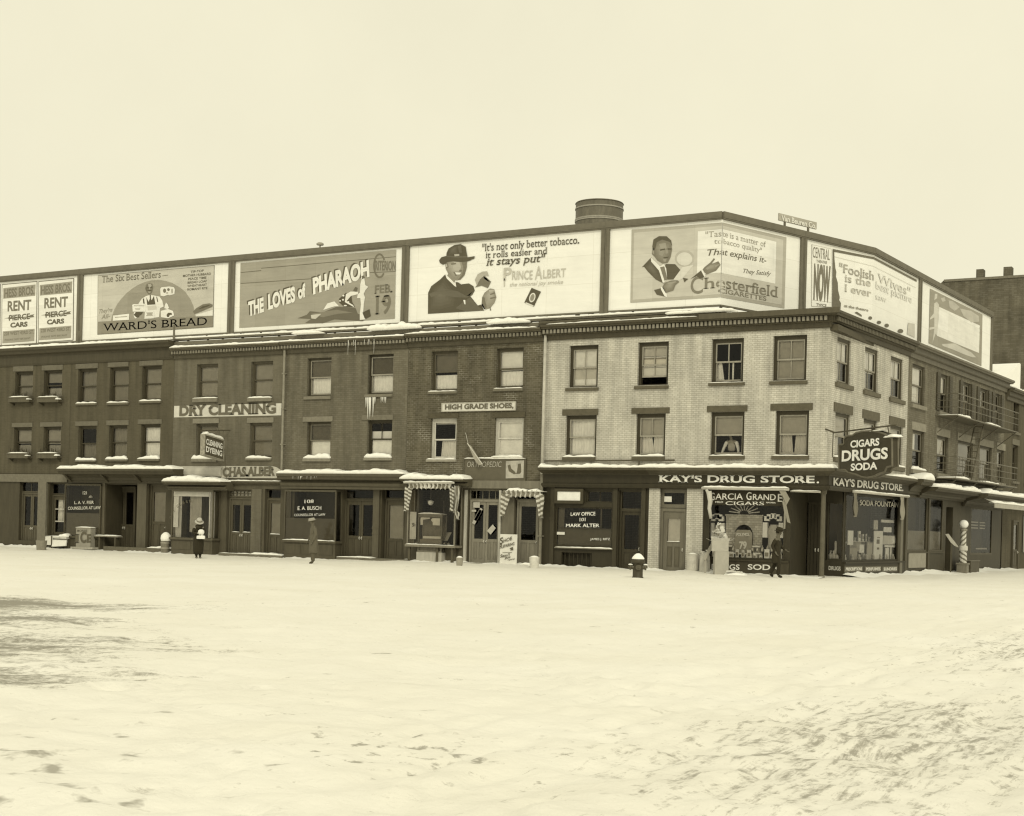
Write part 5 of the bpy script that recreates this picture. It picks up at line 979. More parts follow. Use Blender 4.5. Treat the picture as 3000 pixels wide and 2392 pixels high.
# 2 bread
t = billboard(1, 'billboard of a bald baker with loaves before a dark half circle')
arc = [(215, 885), (240, 790), (285, 660), (340, 560), (400, 480), (500, 370), (600, 290), (700, 225), (820, 172), (950, 138), (1070, 126), (1200, 145), (1330, 185), (1450, 255), (1560, 340), (1650, 470), (1710, 600), (1745, 790)]
o = poster(t, [(zA, 0, 1, [(950, 357), (2080, 258), (2068, 857), (945, 930)]), (zA, 1, 2, [(954, 361), (2075, 263), (2064, 853), (949, 925)]), (zBr, 2, 3, arc), (zA, 3, 4, [(949, 806), (2065, 745), (2064, 853), (949, 925)]), (zA, 4, 5, [(1905, 735), (2066, 690), (2065, 746), (1905, 753)])], (.2, .54, .33, .27, .78))
mb = MB()
for mi, ly, pts in ((1, 5, [(720, 560), (780, 470), (860, 420), (930, 400), (1000, 410), (1100, 430), (1150, 500), (1175, 610), (1110, 640), (1090, 800), (860, 830), (830, 700), (850, 580), (740, 570)]),
      (0, 6, [(852, 250), (870, 205), (925, 182), (970, 202), (985, 262), (970, 340), (940, 386), (900, 386), (865, 340)]), (3, 7, [(893, 205), (945, 195), (962, 235), (940, 262), (905, 258)]), (3, 7, [(915, 265), (930, 262), (938, 300), (918, 305)]), (2, 7, [(870, 318), (920, 312), (968, 316), (950, 330), (900, 330)]), (2, 7, [(872, 268), (905, 262), (905, 275), (875, 280)]), (2, 7, [(935, 262), (968, 262), (965, 275), (938, 275)]), (2, 6.5, [(848, 270), (862, 250), (866, 340), (852, 310)]), (3, 7, [(895, 340), (945, 340), (935, 360), (905, 362)]),
      (2, 6, [(880, 580), (862, 440), (905, 525), (940, 435), (958, 500), (1000, 420), (1028, 572)]), (2, 6, [(800, 470), (822, 460), (835, 560), (808, 555)]), (2, 6, [(1040, 425), (1062, 450), (1078, 530), (1062, 530)]), (4, 6, [(880, 600), (1040, 590), (1050, 660), (890, 680)]), (2, 7, [(925, 400), (945, 400), (950, 510), (930, 520)]),
      (1, 7, [(610, 580), (640, 565), (830, 570), (860, 600), (850, 702), (620, 702)]), (3, 8, [(640, 590), (830, 590), (830, 602), (640, 602)]), (3, 8, [(660, 645), (760, 645), (750, 665), (670, 665)]), (1, 7, [(265, 772), (555, 740), (550, 850), (262, 866)]), (3, 8, [(300, 800), (520, 780), (520, 795), (300, 815)]), (1, 7, [(840, 700), (985, 682), (1005, 710), (1000, 822), (830, 832)]), (3, 8, [(860, 720), (980, 715), (985, 735), (960, 735), (985, 775), (860, 780), (885, 745)]),
      (1, 7, [(1125, 690), (1250, 652), (1345, 688), (1368, 770), (1260, 822), (1130, 802)]), (2, 8, [(1240, 800), (1230, 760), (1260, 722), (1320, 725), (1330, 760), (1290, 760), (1270, 800)]), (1, 7, [(1115, 290), (1140, 262), (1280, 248), (1365, 262), (1380, 300), (1372, 385), (1290, 408), (1250, 400), (1180, 425), (1122, 415)]), (0, 8, ell(1195, 325, 28, 40, 12)), (0, 8, ell(1265, 305, 24, 26, 12)), (3, 8, ell(1240, 365, 20, 15, 10)), (3, 8, ell(1330, 330, 18, 45, 10)),
      (1, 7, [(1190, 640), (1200, 590), (1220, 535), (1255, 580), (1275, 640), (1240, 655)]), (2, 7, [(635, 760), (680, 710), (800, 712), (770, 760), (740, 770), (730, 800), (690, 810)]), (1, 6, [(640, 710), (690, 720), (700, 815), (660, 825), (635, 780)]),
      ):
    art(mb, BB, pts, ly, mi, zBr)
mb.build('painted_baker', [ink(.2), ink(.8), ink(.11), ink(.42), ink(.62)], o)
mb = MB(); art(mb, BB, [(1705, 705), (1760, 645), (1880, 572), (2000, 552), (2062, 578), (2058, 610), (1900, 680), (1740, 742)], 7, 0, zBr); art(mb, BB, [(1800, 660), (1880, 610), (2000, 580), (2010, 595), (1890, 640)], 8, 1, zBr); mb.build('painted_loaf', [ink(.2), ink(.11)], o)
words(o, .2, [('The Six Best Sellers', (990, 426), (1560, 376), 62, sf)], zA); words(o, .15, [('TIP-TOP', (1850, 333), (1977, 320), 21, dict(bold=.02)), ('MOTHER HUBBARD', (1775, 372), (2047, 350), 21, dict(bold=.02)), ('PEACE TIME', (1825, 402), (2003, 388), 21, dict(bold=.02)), ('BREAD LOAF', (1820, 438), (2007, 421), 21, dict(bold=.02)), ('WHEATHEART', (1818, 470), (2007, 456), 21, dict(bold=.02)), ('ROMANY RYE', (1818, 503), (2013, 489), 21, dict(bold=.02))], zA)
words(o, .3, [("They're", (955, 727), (1088, 708), 40, dict(shear=.3)), ('All-', (985, 780), (1065, 768), 42, dict(shear=.3))], zA); words(o, .175, [("WARD'S BREAD", (1000, 897), (2008, 836), 74, dict(bold=.0, serif=True))], zA, 'lettering')
mb = MB(); art(mb, BB, [(1575, 358), (1632, 350), (1632, 356), (1575, 364)], 4, 0, zA); mb.build('dash', LT(.25), o)
# 3 film poster
t = billboard(2, 'billboard with white slanting film title on a dark sheet and a date')
o = poster(t, [(zB, 0, 1, [(598, 268), (1927, 152), (1915, 742), (587, 820)])], (.36,))
mb = MB()
for a in ([(598, 345), (775, 328), (775, 334), (598, 351)], [(775, 308), (1925, 210), (1925, 215), (775, 314)], [(598, 438), (1200, 398), (1200, 404), (598, 444)], [(1700, 346), (1922, 336), (1922, 341), (1700, 352)]): art(mb, BB, a, 2, 0, zB)
for a, b_ in ((0, 1), (1, 0)):
    pts = ell(1785, 290, 54, 106, 26, 40, 330); inn = ell(1785, 290, 40, 90, 26, 40, 330)
for p, q, r, s_ in zip(pts, pts[1:], inn[1:], inn): art(mb, BB, [p, q, r, s_], 3, 1, zB)
mb.build('rule_line', [ink(.17), ink(.19)], o)
for g, d, ly in ((.12, (-12*.3432, -9*.3432), 3), (.82, (0, 0), 5)):
    mb = MB(); k = dict(bold=.05, rot=True, layer=ly)
    for tx, p0, p1, h in (('THE', (668, 716), (800, 676), 112), ('LOVES', (838, 659), (1068, 588), 118), ('of', (1093, 572), (1160, 546), 104), ('PHARAOH', (1220, 528), (1700, 374), 128)):
        write(mb, BB, tx, p0, p1, h, 0, zB, dpx=d, shear=.12, **k)
    split(mb, 'lettering', ink(g), o)
words(o, .19, [('RITERION', (1748, 326), (1922, 330), 78, dict(bold=.02)), ('FEB.', (1740, 526), (1897, 514), 66, dict(serif=True, bold=.02)), ('19', (1745, 702), (1880, 692), 150, dict(serif=True, bold=.02))], zB)
mb = MB()
for mi, ly, pts in ((2, 3, [(1085, 738), (1165, 708), (1190, 678), (1300, 688), (1420, 640), (1500, 640), (1580, 650), (1600, 700), (1710, 722), (1640, 762), (1400, 748), (1300, 780), (1150, 778), (1200, 745)]), (0, 4, [(1305, 668), (1340, 612), (1400, 594), (1440, 635), (1400, 637), (1350, 652)]), (3, 4, [(1440, 572), (1500, 520), (1545, 540), (1552, 600), (1577, 642), (1480, 637), (1440, 602)]), (0, 5, [(1500, 532), (1540, 510), (1602, 513), (1604, 532), (1542, 548), (1505, 592), (1560, 625), (1572, 645), (1490, 600)]),
      (0, 5, [(1622, 450), (1640, 380), (1655, 385), (1665, 455), (1690, 470), (1665, 500), (1652, 530), (1662, 560), (1652, 620), (1646, 700), (1667, 748), (1618, 752), (1618, 700), (1628, 620), (1622, 565), (1595, 566), (1600, 535), (1618, 520)]), (2, 6, [(1632, 380), (1652, 372), (1660, 395), (1640, 400)]), (2, 4, [(1560, 500), (1580, 470), (1600, 480), (1590, 515)]), (1, 5, [(1200, 710), (1290, 700), (1240, 745), (1205, 740)]), (4, 4, [(1200, 700), (1420, 665), (1560, 690), (1430, 700), (1300, 730)]), (0, 6, ell(1478, 545, 9, 8, 8)), (0, 6, ell(1510, 565, 9, 8, 8)), (0, 6, ell(1475, 580, 9, 8, 8)), (0, 6, ell(1520, 600, 9, 8, 8)), (0, 6, ell(1450, 590, 7, 7, 8)), (0, 6, ell(1495, 630, 14, 6, 8)), (3, 5, [(1640, 690), (1700, 660), (1712, 720), (1660, 740)])):
    art(mb, BB, pts, ly, mi, zB)
mb.build('painted_couple', [ink(.8), ink(.55), ink(.16), ink(.1), ink(.24)], o)
# 4 tobacco, man in a hat
t = billboard(3, 'white billboard of a smiling man in a dark hat and coat rolling tobacco')
mb = MB()
for mi, ly, pts in ((0, 1, [(290, 1110), (292, 920), (320, 860), (400, 800), (445, 755), (530, 860), (550, 872), (600, 842), (660, 835), (700, 860), (713, 900), (690, 940), (672, 950), (740, 1035), (770, 1025), (800, 1080)]), (4, 2, [(300, 930), (420, 880), (560, 905), (640, 950), (690, 940), (700, 905), (650, 965), (520, 960), (400, 930), (320, 960)]), (4, 2, [(600, 1010), (672, 960), (740, 1040), (800, 1080), (640, 1090), (540, 1060)]),
      (3, 2, [(445, 750), (470, 765), (545, 830), (552, 866), (530, 858), (460, 790)]), (0, 3, [(540, 822), (565, 826), (600, 850), (548, 872)]), (3, 3, [(610, 985), (628, 985), (630, 1025), (620, 1022)]),
      (1, 2, [(450, 650), (470, 640), (520, 630), (642, 628), (642, 690), (622, 760), (585, 802), (545, 808), (500, 790), (470, 740), (450, 700)]), (2, 3, [(598, 640), (645, 632), (640, 690), (622, 755), (585, 800), (560, 804), (600, 755), (612, 700)]), (5, 3, [(530, 640), (575, 642), (590, 690), (572, 725), (545, 720), (515, 700)]), (2, 4, [(500, 655), (545, 650), (545, 662), (502, 668)]), (2, 4, [(600, 650), (636, 650), (634, 662), (602, 664)]), (2, 4, [(575, 715), (600, 715), (592, 728), (572, 726)]), (3, 5, [(535, 736), (592, 738), (580, 755), (550, 756)]), (2, 4, [(520, 730), (538, 734), (555, 765), (540, 768)]), (2, 3, [(442, 652), (470, 655), (478, 690), (456, 698)]), (5, 4, [(448, 662), (464, 662), (468, 685), (456, 688)]), (1, 3, [(480, 740), (540, 790), (530, 830), (465, 765)]),
      (0, 4, [(455, 615), (460, 560), (478, 520), (530, 490), (585, 481), (632, 505), (641, 560), (650, 605)]), (0, 5, [(393, 627), (412, 600), (455, 588), (550, 602), (650, 600), (713, 590), (712, 610), (660, 634), (590, 642), (520, 634), (470, 642), (428, 668), (400, 650)]), (4, 6, [(460, 585), (550, 592), (648, 588), (650, 602), (550, 604), (456, 596)]), (5, 7, [(530, 572), (576, 570), (576, 588), (534, 592)]), (4, 5, [(560, 500), (590, 490), (600, 560), (575, 560)]),
      (5, 2, [(714, 802), (740, 752), (780, 730), (825, 725), (840, 770), (800, 765), (760, 800), (730, 850)]), (2, 3, [(735, 850), (760, 800), (800, 765), (860, 820), (832, 878), (775, 855), (715, 872)]), (3, 3, [(790, 770), (822, 790), (850, 822), (830, 815), (800, 795)]), (1, 2, [(780, 960), (800, 920), (850, 880), (888, 888), (908, 960), (892, 1010), (850, 1060), (800, 1072), (775, 1030)]), (2, 3, [(850, 930), (895, 915), (897, 925), (855, 942)]), (2, 3, [(850, 965), (902, 955), (902, 965), (855, 978)]), (2, 3, [(780, 960), (800, 960), (820, 1050), (800, 1072), (775, 1030)]), (5, 3, [(840, 895), (885, 892), (890, 905), (845, 915)]), (3, 3, [(775, 1025), (785, 1020), (810, 1072), (798, 1080)]), (2, 2, [(850, 1040), (862, 1078), (850, 1080)])):
    art(mb, BB, pts, ly, mi, zC)
mt = [ink(.11), ink(.30), ink(.20), ink(.84), ink(.15), ink(.46)]
soft(mb, mt, [(450, 650), (470, 640), (520, 632), (600, 632), (598, 700), (580, 770), (545, 806), (500, 790), (470, 740), (450, 700)], (545, 690), .30, .46, 2, zC)
soft(mb, mt, [(300, 1090), (300, 930), (330, 870), (400, 815), (445, 775), (500, 850), (540, 900), (560, 1000), (540, 1060), (420, 1095)], (400, 930), .11, .165, 1.0, zC)
soft(mb, mt, [(785, 955), (805, 920), (850, 885), (885, 895), (900, 960), (885, 1010), (845, 1050), (810, 1050)], (860, 930), .30, .44, 2, zC)
soft(mb, mt, [(470, 590), (475, 540), (490, 515), (535, 495), (570, 490), (560, 580)], (520, 530), .11, .17, 4.0, zC)
mb.build('painted_man', mt, t)
mb = MB(); art(mb, BB, [(1226, 875), (1310, 910), (1246, 1045), (1160, 1008)], 2, 0, zC); art(mb, BB, ell(1233, 963, 27, 44, 20, rot=18), 3, 1, zC); art(mb, BB, ell(1233, 963, 18, 32, 20, rot=18), 4, 2, zC); art(mb, BB, [(1175, 1005), (1245, 1034), (1242, 1042), (1170, 1014)], 3, 1, zC); o = mb.build('painted_tin', [ink(.11), ink(.75), ink(.3)], t)
words(t, .13, [('"It\'s not only better tobacco.', (778, 546), (1658, 474), 66, sf), ('it rolls easier and', (812, 608), (1366, 567), 56, sf), ('it stays put"', (815, 676), (1338, 638), 66, dict(serif=True, bold=.012, shear=.25))], zC)
words(t, .52, [('RINCE', (1050, 802), (1235, 798), 78), ('A', (1255, 800), (1320, 795), 118), ('LBERT', (1330, 790), (1535, 776), 76), ('P', (972, 808), (1045, 802), 108, dict(bold=.02))], zC); mb = MB(); art(mb, BB, [(976, 790), (985, 790), (985, 864), (976, 866)], 4, 0, zC); mb.build('flourish', LT(.5), t)
words(t, .56, [('the national joy smoke', (1025, 864), (1508, 838), 34, dict(shear=.3))], zC)
# 5 cigarettes, bent over the corner
t = billboard(4, 'bent corner billboard of a heavy man in a suit beside a white panel')
shp = [(zD, 0, 1, [(342, 350), (1160, 286), (1735, 420), (1717, 1060), (1155, 962), (330, 1010)]), (zD, 1, 2, [(365, 378), (1160, 315), (1705, 442), (1690, 1028), (1155, 935), (352, 982)]), (zD, 2, 3, [(940, 366), (1160, 346), (1642, 460), (1632, 838), (1160, 745), (1110, 742), (932, 760)])]
o = poster(t, shp, (.44, .56, .82))
mb = MB()
for mi, ly, pts in ((4, 3, ell(820, 610, 88, 75, 24)), (5, 4, ell(820, 615, 70, 60, 24)), (0, 4, [(455, 685), (435, 690), (520, 600), (590, 720), (632, 838), (560, 800), (490, 730)]), (0, 4, [(650, 660), (735, 662), (783, 715), (720, 800), (665, 802), (640, 700)]), (3, 5, [(515, 600), (600, 682), (635, 660), (655, 700), (665, 800), (625, 832), (590, 720), (520, 640)]), (1, 6, [(600, 690), (638, 682), (668, 800), (640, 812)]), (1, 5, [(530, 520), (560, 450), (640, 425), (700, 465), (708, 530), (695, 600), (670, 650), (620, 657), (575, 630), (545, 590), (525, 570)]), (0, 6, [(530, 505), (540, 440), (590, 410), (660, 411), (700, 448), (709, 500), (690, 462), (620, 440), (570, 465), (556, 525), (540, 540)]), (2, 6, [(590, 480), (650, 470), (660, 520), (610, 530)]), (0, 7, [(600, 530), (645, 520), (645, 532), (602, 542)]), (0, 7, [(668, 520), (704, 520), (702, 532), (670, 532)]), (2, 7, [(650, 535), (668, 532), (675, 565), (652, 570)]), (0, 7, [(630, 600), (680, 595), (670, 606), (635, 610)]), (2, 7, [(590, 545), (640, 560), (620, 590), (592, 580)]), (2, 6, [(528, 520), (545, 520), (548, 575), (532, 570)]), (2, 7, [(628, 615), (660, 612), (655, 640), (632, 640)]),
      (5, 4, [(800, 690), (902, 668), (800, 792), (770, 812), (720, 800)]), (1, 6, [(620, 870), (640, 830), (700, 810), (762, 808), (772, 825), (740, 850), (720, 900), (650, 922)]), (2, 7, [(660, 830), (740, 815), (750, 825), (680, 845)]), (3, 6, [(608, 868), (625, 866), (660, 930), (662, 960), (640, 950), (608, 890)]), (0, 5, [(545, 895), (605, 880), (645, 955), (570, 938)]), (0, 6, [(805, 785), (830, 790), (855, 795), (830, 815), (820, 825)]),
      (0, 6, [(875, 795), (970, 718), (1008, 775), (960, 790), (930, 770)]), (3, 7, [(968, 715), (985, 710), (1012, 770), (1000, 778)]), (1, 6, [(980, 715), (1000, 690), (1050, 650), (1085, 608), (1096, 618), (1062, 662), (1125, 636), (1146, 668), (1105, 722), (1020, 755)]), (2, 7, [(1010, 700), (1060, 670), (1070, 680), (1030, 715)]), (2, 7, [(1090, 675), (1135, 660), (1140, 668), (1100, 690)])):
    art(mb, BB, pts, ly, mi, zD)
mt = [ink(.125), ink(.22), ink(.34), ink(.8), ink(.5), ink(.68)]
soft(mb, mt, [(545, 525), (570, 465), (640, 445), (695, 475), (700, 530), (690, 595), (665, 645), (620, 650), (580, 625), (552, 585)], (610, 545), .22, .35, 5, zD)
soft(mb, mt, [(455, 685), (520, 610), (575, 720), (600, 790), (560, 795), (495, 730)], (520, 690), .125, .18, 4, zD)
soft(mb, mt, [(625, 868), (645, 835), (700, 815), (755, 812), (715, 895), (655, 915)], (690, 850), .22, .34, 6, zD); soft(mb, mt, [(985, 715), (1005, 692), (1055, 655), (1120, 640), (1140, 668), (1100, 718), (1025, 750)], (1070, 680), .22, .34, 6, zD)
mb.build('painted_man', mt, o)
words(o, .36, [('"Taste is a matter of', (1005, 420), (1545, 508), 50, sf), ('tobacco quality"', (1085, 480), (1512, 560), 44, sf)], zD); words(o, .15, [('That explains it-', (1010, 588), (1547, 652), 56, dict(shear=.3, bold=.012)), ('They Satisfy', (1332, 740), (1585, 766), 40, dict(shear=.45))], zD)
words(o, .22, [('C', (873, 930), (985, 922), 150, dict(serif=True)), ('hesterfield', (990, 884), (1655, 962), 96, dict(serif=True, bold=.012)), ('CIGARETTES', (1122, 922), (1552, 992), 38, dict(serif=True, bold=.02))], zD)
# 6 theatre board, bent as well
t = billboard(5, 'bent billboard with a tall theatre notice beside a large torn white sheet')
o = poster(t, [(zE, 0, 1, [(221, 277), (388, 315), (388, 805), (218, 798)]), (zE, 1, 2, [(225, 282), (384, 319), (384, 801), (222, 794)]), (zE, 0, 3, [(222, 742), (385, 762), (385, 766), (222, 746)]),
               (zE, 2, 2, [(398, 316), (742, 384), (1102, 575), (1102, 592), (742, 402), (402, 338)]), (zE, 2, 2, [(398, 320), (410, 340), (412, 400), (420, 480), (428, 510), (424, 545), (440, 600), (442, 660), (456, 720), (452, 745), (466, 770), (462, 830), (392, 800)]), (zE, 3, 2, [(415, 380), (742, 460), (1095, 640), (1095, 643), (742, 463), (415, 383)]),
               (zE, 2, 3, [(580, 850), (600, 842), (640, 870), (640, 885)]), (zE, 2, 3, ell(712, 895, 16, 14, 10)), (zE, 2, 3, ell(785, 932, 18, 14, 10)), (zE, 2, 3, ell(850, 958, 18, 16, 10)), (zE, 2, 3, ell(965, 1005, 24, 18, 10)), (zE, 3, 3, [(1030, 935), (1085, 945), (1085, 1060), (1020, 1030)])], (.55, .84, .17, .6))
words(o, .2, [('CENTRAL', (228, 386), (370, 410), 88, dict(bold=.0)), ('THEATRE', (258, 428), (348, 442), 22), ('NOW', (233, 722), (372, 744), 262, dict(bold=.06)), ('TWICE', (258, 792), (343, 802), 21, dict(bold=.02))], zE)
words(o, .42, [('"Foolish', (448, 505), (742, 580), 72, sf)], zE); words(o, .68, [("Wives\"", (770, 590), (1050, 712), 70, sf)], zE); words(o, .5, [('is the', (497, 590), (715, 632), 62, sf), ('I ever', (495, 672), (720, 718), 60, sf)], zE); words(o, .76, [('best picture', (755, 645), (1060, 770), 58, sf), ('saw', (755, 735), (850, 765), 45, sf)], zE); words(o, .3, [('at the theatre', (492, 800), (695, 840), 20, dict(bold=.03))], zE)
# 7 last board along the side street
t = billboard(6, 'last billboard along the side street with a dark sheet round a pale panel')
zF7 = zm(2680, 800, 280/1504)
o = poster(t, [(zF7, 0, 1, [(236, 248), (1062, 658), (1045, 1470), (214, 1110)]), (zF7, 1, 2, [(378, 535), (1018, 830), (1005, 1262), (345, 992)]), (zF7, 2, 2, [(300, 480), (340, 455), (375, 500), (370, 700), (345, 990), (320, 960), (270, 1110), (285, 1000), (300, 880), (220, 900), (225, 860), (300, 850), (300, 700), (230, 740), (235, 710), (290, 640)]), (zF7, 2, 2, [(310, 330), (350, 330), (345, 400), (300, 430)]), (zF7, 2, 3, [(420, 1120), (620, 1110), (780, 1200), (880, 1250), (960, 1330), (900, 1330), (760, 1280), (600, 1210), (430, 1150)]),
             (zF7, 3, 3, [(400, 400), (460, 380), (480, 440), (430, 460)]), (zF7, 3, 3, [(520, 430), (600, 450), (700, 540), (620, 600), (540, 540)]), (zF7, 3, 3, [(700, 560), (880, 600), (1000, 680), (1005, 770), (880, 780), (760, 680)]), (zF7, 0, 3, [(1012, 860), (1050, 870), (1050, 890), (1012, 880)]), (zF7, 0, 3, [(1012, 930), (1050, 940), (1050, 955), (1012, 948)])], (.34, .80, .6, .5))
# ledge and walkway below the boards
t = thing('billboard_walkway', (-20, YB-.3, 10.1), 'long dark walkway and pipe under the billboards, heaped with snow', 'walkway')
m = MB(); m.box(sP[0]-56, c1, -.05, .22, ZB-.30, ZB-.22); m.box(sP[0]-56, c1+.2, -.02, .2, ZB-.52, ZB-.36); m.build('beam', FRAME, t)
m = MB(); m.tube([(P(1580, 965, -.1)[0], -.1, ZB-.42), (c1+.4, -.1, ZB-.42)], .085, 10); m.build('pipe', METAL(.09), t)
for k, (a, b_, h) in enumerate(((-46, -32, .10), (-32, -26, .08), (-25.7, -19.2, .11), (-19, -13, .10), (-12.8, c1, .08))): snowcap(t, FM, a, b_, -.1, .24, ZB-.22, h, 60+k)
for k, (a, b_, h) in enumerate(((-20.4, -17.8, .34), (-14.4, -12.5, .3), (-24.5, -22.9, .2), (-6.4, -3.6, .16))): snowcap(t, FM, a, b_, -.38, .1, 9.95, h, 70+k, taper=1.0)
m = MB(); x = P(510, 970, -.2)[0]; m.tube([(x, -.2, pz(510, 993, -.2)), (x, -.2, pz(510, 953, -.2))], .05, 8); x = P(223, 980, -.2)[0]; m.tube([(x, -.1, pz(222, 990, -.2)), (x+.1, -.1, pz(224, 971, -.2))], .045, 8); split(m, 'vent_pipe', METAL(.15), t)
# firm's small sign on top of the bent board
t = thing('roof_sign', BB.w(BB.sz(2335, 670)[0], ZT), "small grey name sign on two short posts above the corner billboard", 'sign')
m = MB(); s0, s1 = BB.sz(2281, 640)[0], BB.sz(2391, 665)[0]; za, zb = BB.sz(2336, 658)[1], BB.sz(2336, 643)[1]; span(m, s0, s1, za-.02, zb+.06, -.03, .03); m.build('board', ink(.42), t)
m = MB(); write(m, BB, 'Van Beuren Co.', (2286, 646), (2388, 671), 15, bold=.03, base=.035); split(m, 'lettering', LT(.72), t)
m = MB()
for px in (2299, 2368): s = BB.sz(px, 655)[0]; span(m, s-.04, s+.04, ZT, za-.02, -.03, .03)
split(m, 'post', FRAME, t)
# water tank behind the boards
YT = 7.5
xa, xb = P(1694, 620, YT)[0], P(1819, 620, YT)[0]; rT = (xb-xa)/2; zt = pz(1756, 600, YT); zb = pz(1756, 662, YT)
t = thing('water_tank', ((xa+xb)/2, YT, 10), 'round iron water tank with bands, half hidden behind the billboards', 'water tank')
m = MB(); m.lathe([(rT*.97, zb-1.6), (rT, zb), (rT, zt-.02), (rT*1.02, zt)], ((xa+xb)/2, YT, 0), 40); m.build('tank', paint(.17, rough=.6, var=.3, scale=2.5, kind='rusty_iron', stretch=(2, 2, .5)), t, smooth=False)
m = MB()
for z in (zt-.25, zt-.75, zb+.15): m.lathe([(rT+.005, z-.03), (rT+.03, z-.03), (rT+.03, z+.03), (rT+.005, z+.03)], ((xa+xb)/2, YT, 0), 40)
split(m, 'band', METAL(.36), t); m = MB(); m.lathe([(rT*1.03, zt), (rT*1.0, zt+.04), (rT*.55, zt+.08), (.01, zt+.12)], ((xa+xb)/2, YT, 0), 40); m.build('lid', paint(.2, kind='rusty_iron', var=.25), t, smooth=True)
m = MB()
for a in range(4): m.box((xa+xb)/2+rT*.6*(1 if a % 2 else -1)-.08, (xa+xb)/2+rT*.6*(1 if a % 2 else -1)+.08, YT+rT*.6*(1 if a//2 else -1)-.08, YT+rT*.6*(1 if a//2 else -1)+.08, 9.4, zb-1.55)
split(m, 'leg', METAL(.12), t)

# ------------------------------------------------------------------ shop signs
def signboard(name, label, rect, yo, thick, g, gframe=None, fw=.05, F=FM, cat='sign', snow=0.0):
    q = RC(*rect, yo, F); t = thing(name, F @ Vector(((q[0]+q[1])/2, yo, q[2])), label, cat, rot=0 if F is FM else PHI)
    m = MB(); m.box(q[0], q[1], yo, yo+thick, q[2], q[3]); m.build('board', paint(g, var=.14, scale=2.5, kind='sign_paint'), t, F)
    if gframe is not None:
        m = MB(); m.box(q[0]-fw, q[0], yo-.03, yo+thick, q[2]-fw, q[3]+fw); m.box(q[1], q[1]+fw, yo-.03, yo+thick, q[2]-fw, q[3]+fw); m.box(q[0], q[1], yo-.029, yo+thick, q[3], q[3]+fw); m.box(q[0], q[1], yo-.029, yo+thick, q[2]-fw, q[2]); m.build('frame', WOOD(gframe), t, F)
    if snow: snowcap(t, F, q[0], q[1], yo-.02, yo+thick, q[3]+(fw if gframe else 0), snow, 1, taper=.1)
    return t
t = signboard('wall_sign', 'long pale painted band with dark capitals across the brick wall of the dry cleaner', (510, 1186, 824, 1220.5), -.018, .017, .6)
m = MB(); write(m, mainplan(-.018), 'DRY CLEANING', (526, 1218), (809, 1210.5), 28.5, bold=.045, serif=True, base=.006); split(m, 'lettering', LT(.14), t)
q = RC(648.5, 1366, 824, 1401, -.05); t = thing('shop_sign', ((q[0]+q[1])/2, -.05, q[2]), 'grey board with dark capitals above the dry cleaner door, torn at one end', 'sign')
m = MB(); e = q[1]; m.slab([(q[0], q[2]), (e-.3, q[2]), (e-.1, q[2]+.1), (e-.28, q[2]+.25), (e-.05, q[2]+.38), (e-.3, q[2]+.5), (e-.55, q[3]), (q[0], q[3])], -.05, -.01); m.build('board', paint(.47, var=.2, kind='sign_paint'), t)
m = MB(); write(m, mainplan(-.05), 'CHAS.ALBER', (653, 1396), (806, 1393), 24, bold=.05, serif=True, base=.006); split(m, 'lettering', LT(.14), t)
q = RC(507, 1366, 648, 1397, -.12); t = thing('shop_sign', ((q[0]+q[1])/2, -.1, q[2]), 'blank rolled grey canvas sign above the dry cleaner shop window', 'sign')
m = MB(); m.prof([(-.02, q[2]), (-.1, q[2]+.02), (-.16, q[2]+.12), (-.17, (q[2]+q[3])/2), (-.13, q[3]-.08), (-.02, q[3])], q[0], q[1]); m.build('canvas', paint(.44, var=.2, scale=2, kind='canvas'), t)
# projecting electric box sign of the cleaner
xs_ = P(592, 1300, 0)[0]
def yzplane(px, py, x): r = ray(px, py); k = (x-CAMX)/r.x; p = CAM+r*k; return p.y, p.z
ya, yb = -2.3, -.35
xh = P(663, 1320, yb)[0]; za, zb = yzplane(590, 1318, xh)[1]-.05, 0
yn, zt_ = yzplane(602, 1283, xh); yn2, zb_ = yzplane(602, 1335, xh); yf, zf = yzplane(655, 1297, xh); y0_, y1_ = yn, yf; zt_, zb_ = (zt_+zf)/2, (zb_+yzplane(652, 1350, xh)[1])/2
TL, TR, BL = yzplane(601, 1276, xh), yzplane(655, 1293, xh), yzplane(597, 1331, xh); y0_, y1_ = TL[0], TR[0]; tilt = (TR[1]-TL[1])/(TR[0]-TL[0]); yc = (y0_+y1_)/2; zt_ = (TL[1]+TR[1])/2; zb_ = zt_-(TL[1]-BL[1])
def lean(mb): mb.v = [(a, b, c+tilt*(b-yc)) for a, b, c in mb.v]; return mb
t = thing('hanging_sign', (xh, (y0_+y1_)/2, zb_), 'small dark snow topped box sign hanging before the dry cleaner', 'sign')
m = MB(); m.box(xh-.22, xh, y0_, y1_, zb_, zt_); lean(m).build('box', METAL(.1), t)
m = MB(); m.box(xh-.24, xh+.03, y0_-.04, y0_, zb_-.06, zt_+.06); m.box(xh-.24, xh+.03, y1_, y1_+.04, zb_-.06, zt_+.06); m.box(xh-.239, xh+.03, y0_, y1_, zt_, zt_+.06); m.box(xh-.239, xh+.03, y0_, y1_, zb_-.06, zb_)
for k in range(12): u = y0_+.06+(y1_-y0_-.12)*k/11; m.tube([(xh+.03, u, zt_+.03), (xh+.055, u, zt_+.03)], .022, 6); m.tube([(xh+.03, u, zb_-.03), (xh+.055, u, zb_-.03)], .022, 6)
lean(m).build('frame', paint(.3, var=.5, scale=9, kind='rusty_iron'), t)
pl = Plan([(xh, y0_), (xh, y1_)]); m = MB()
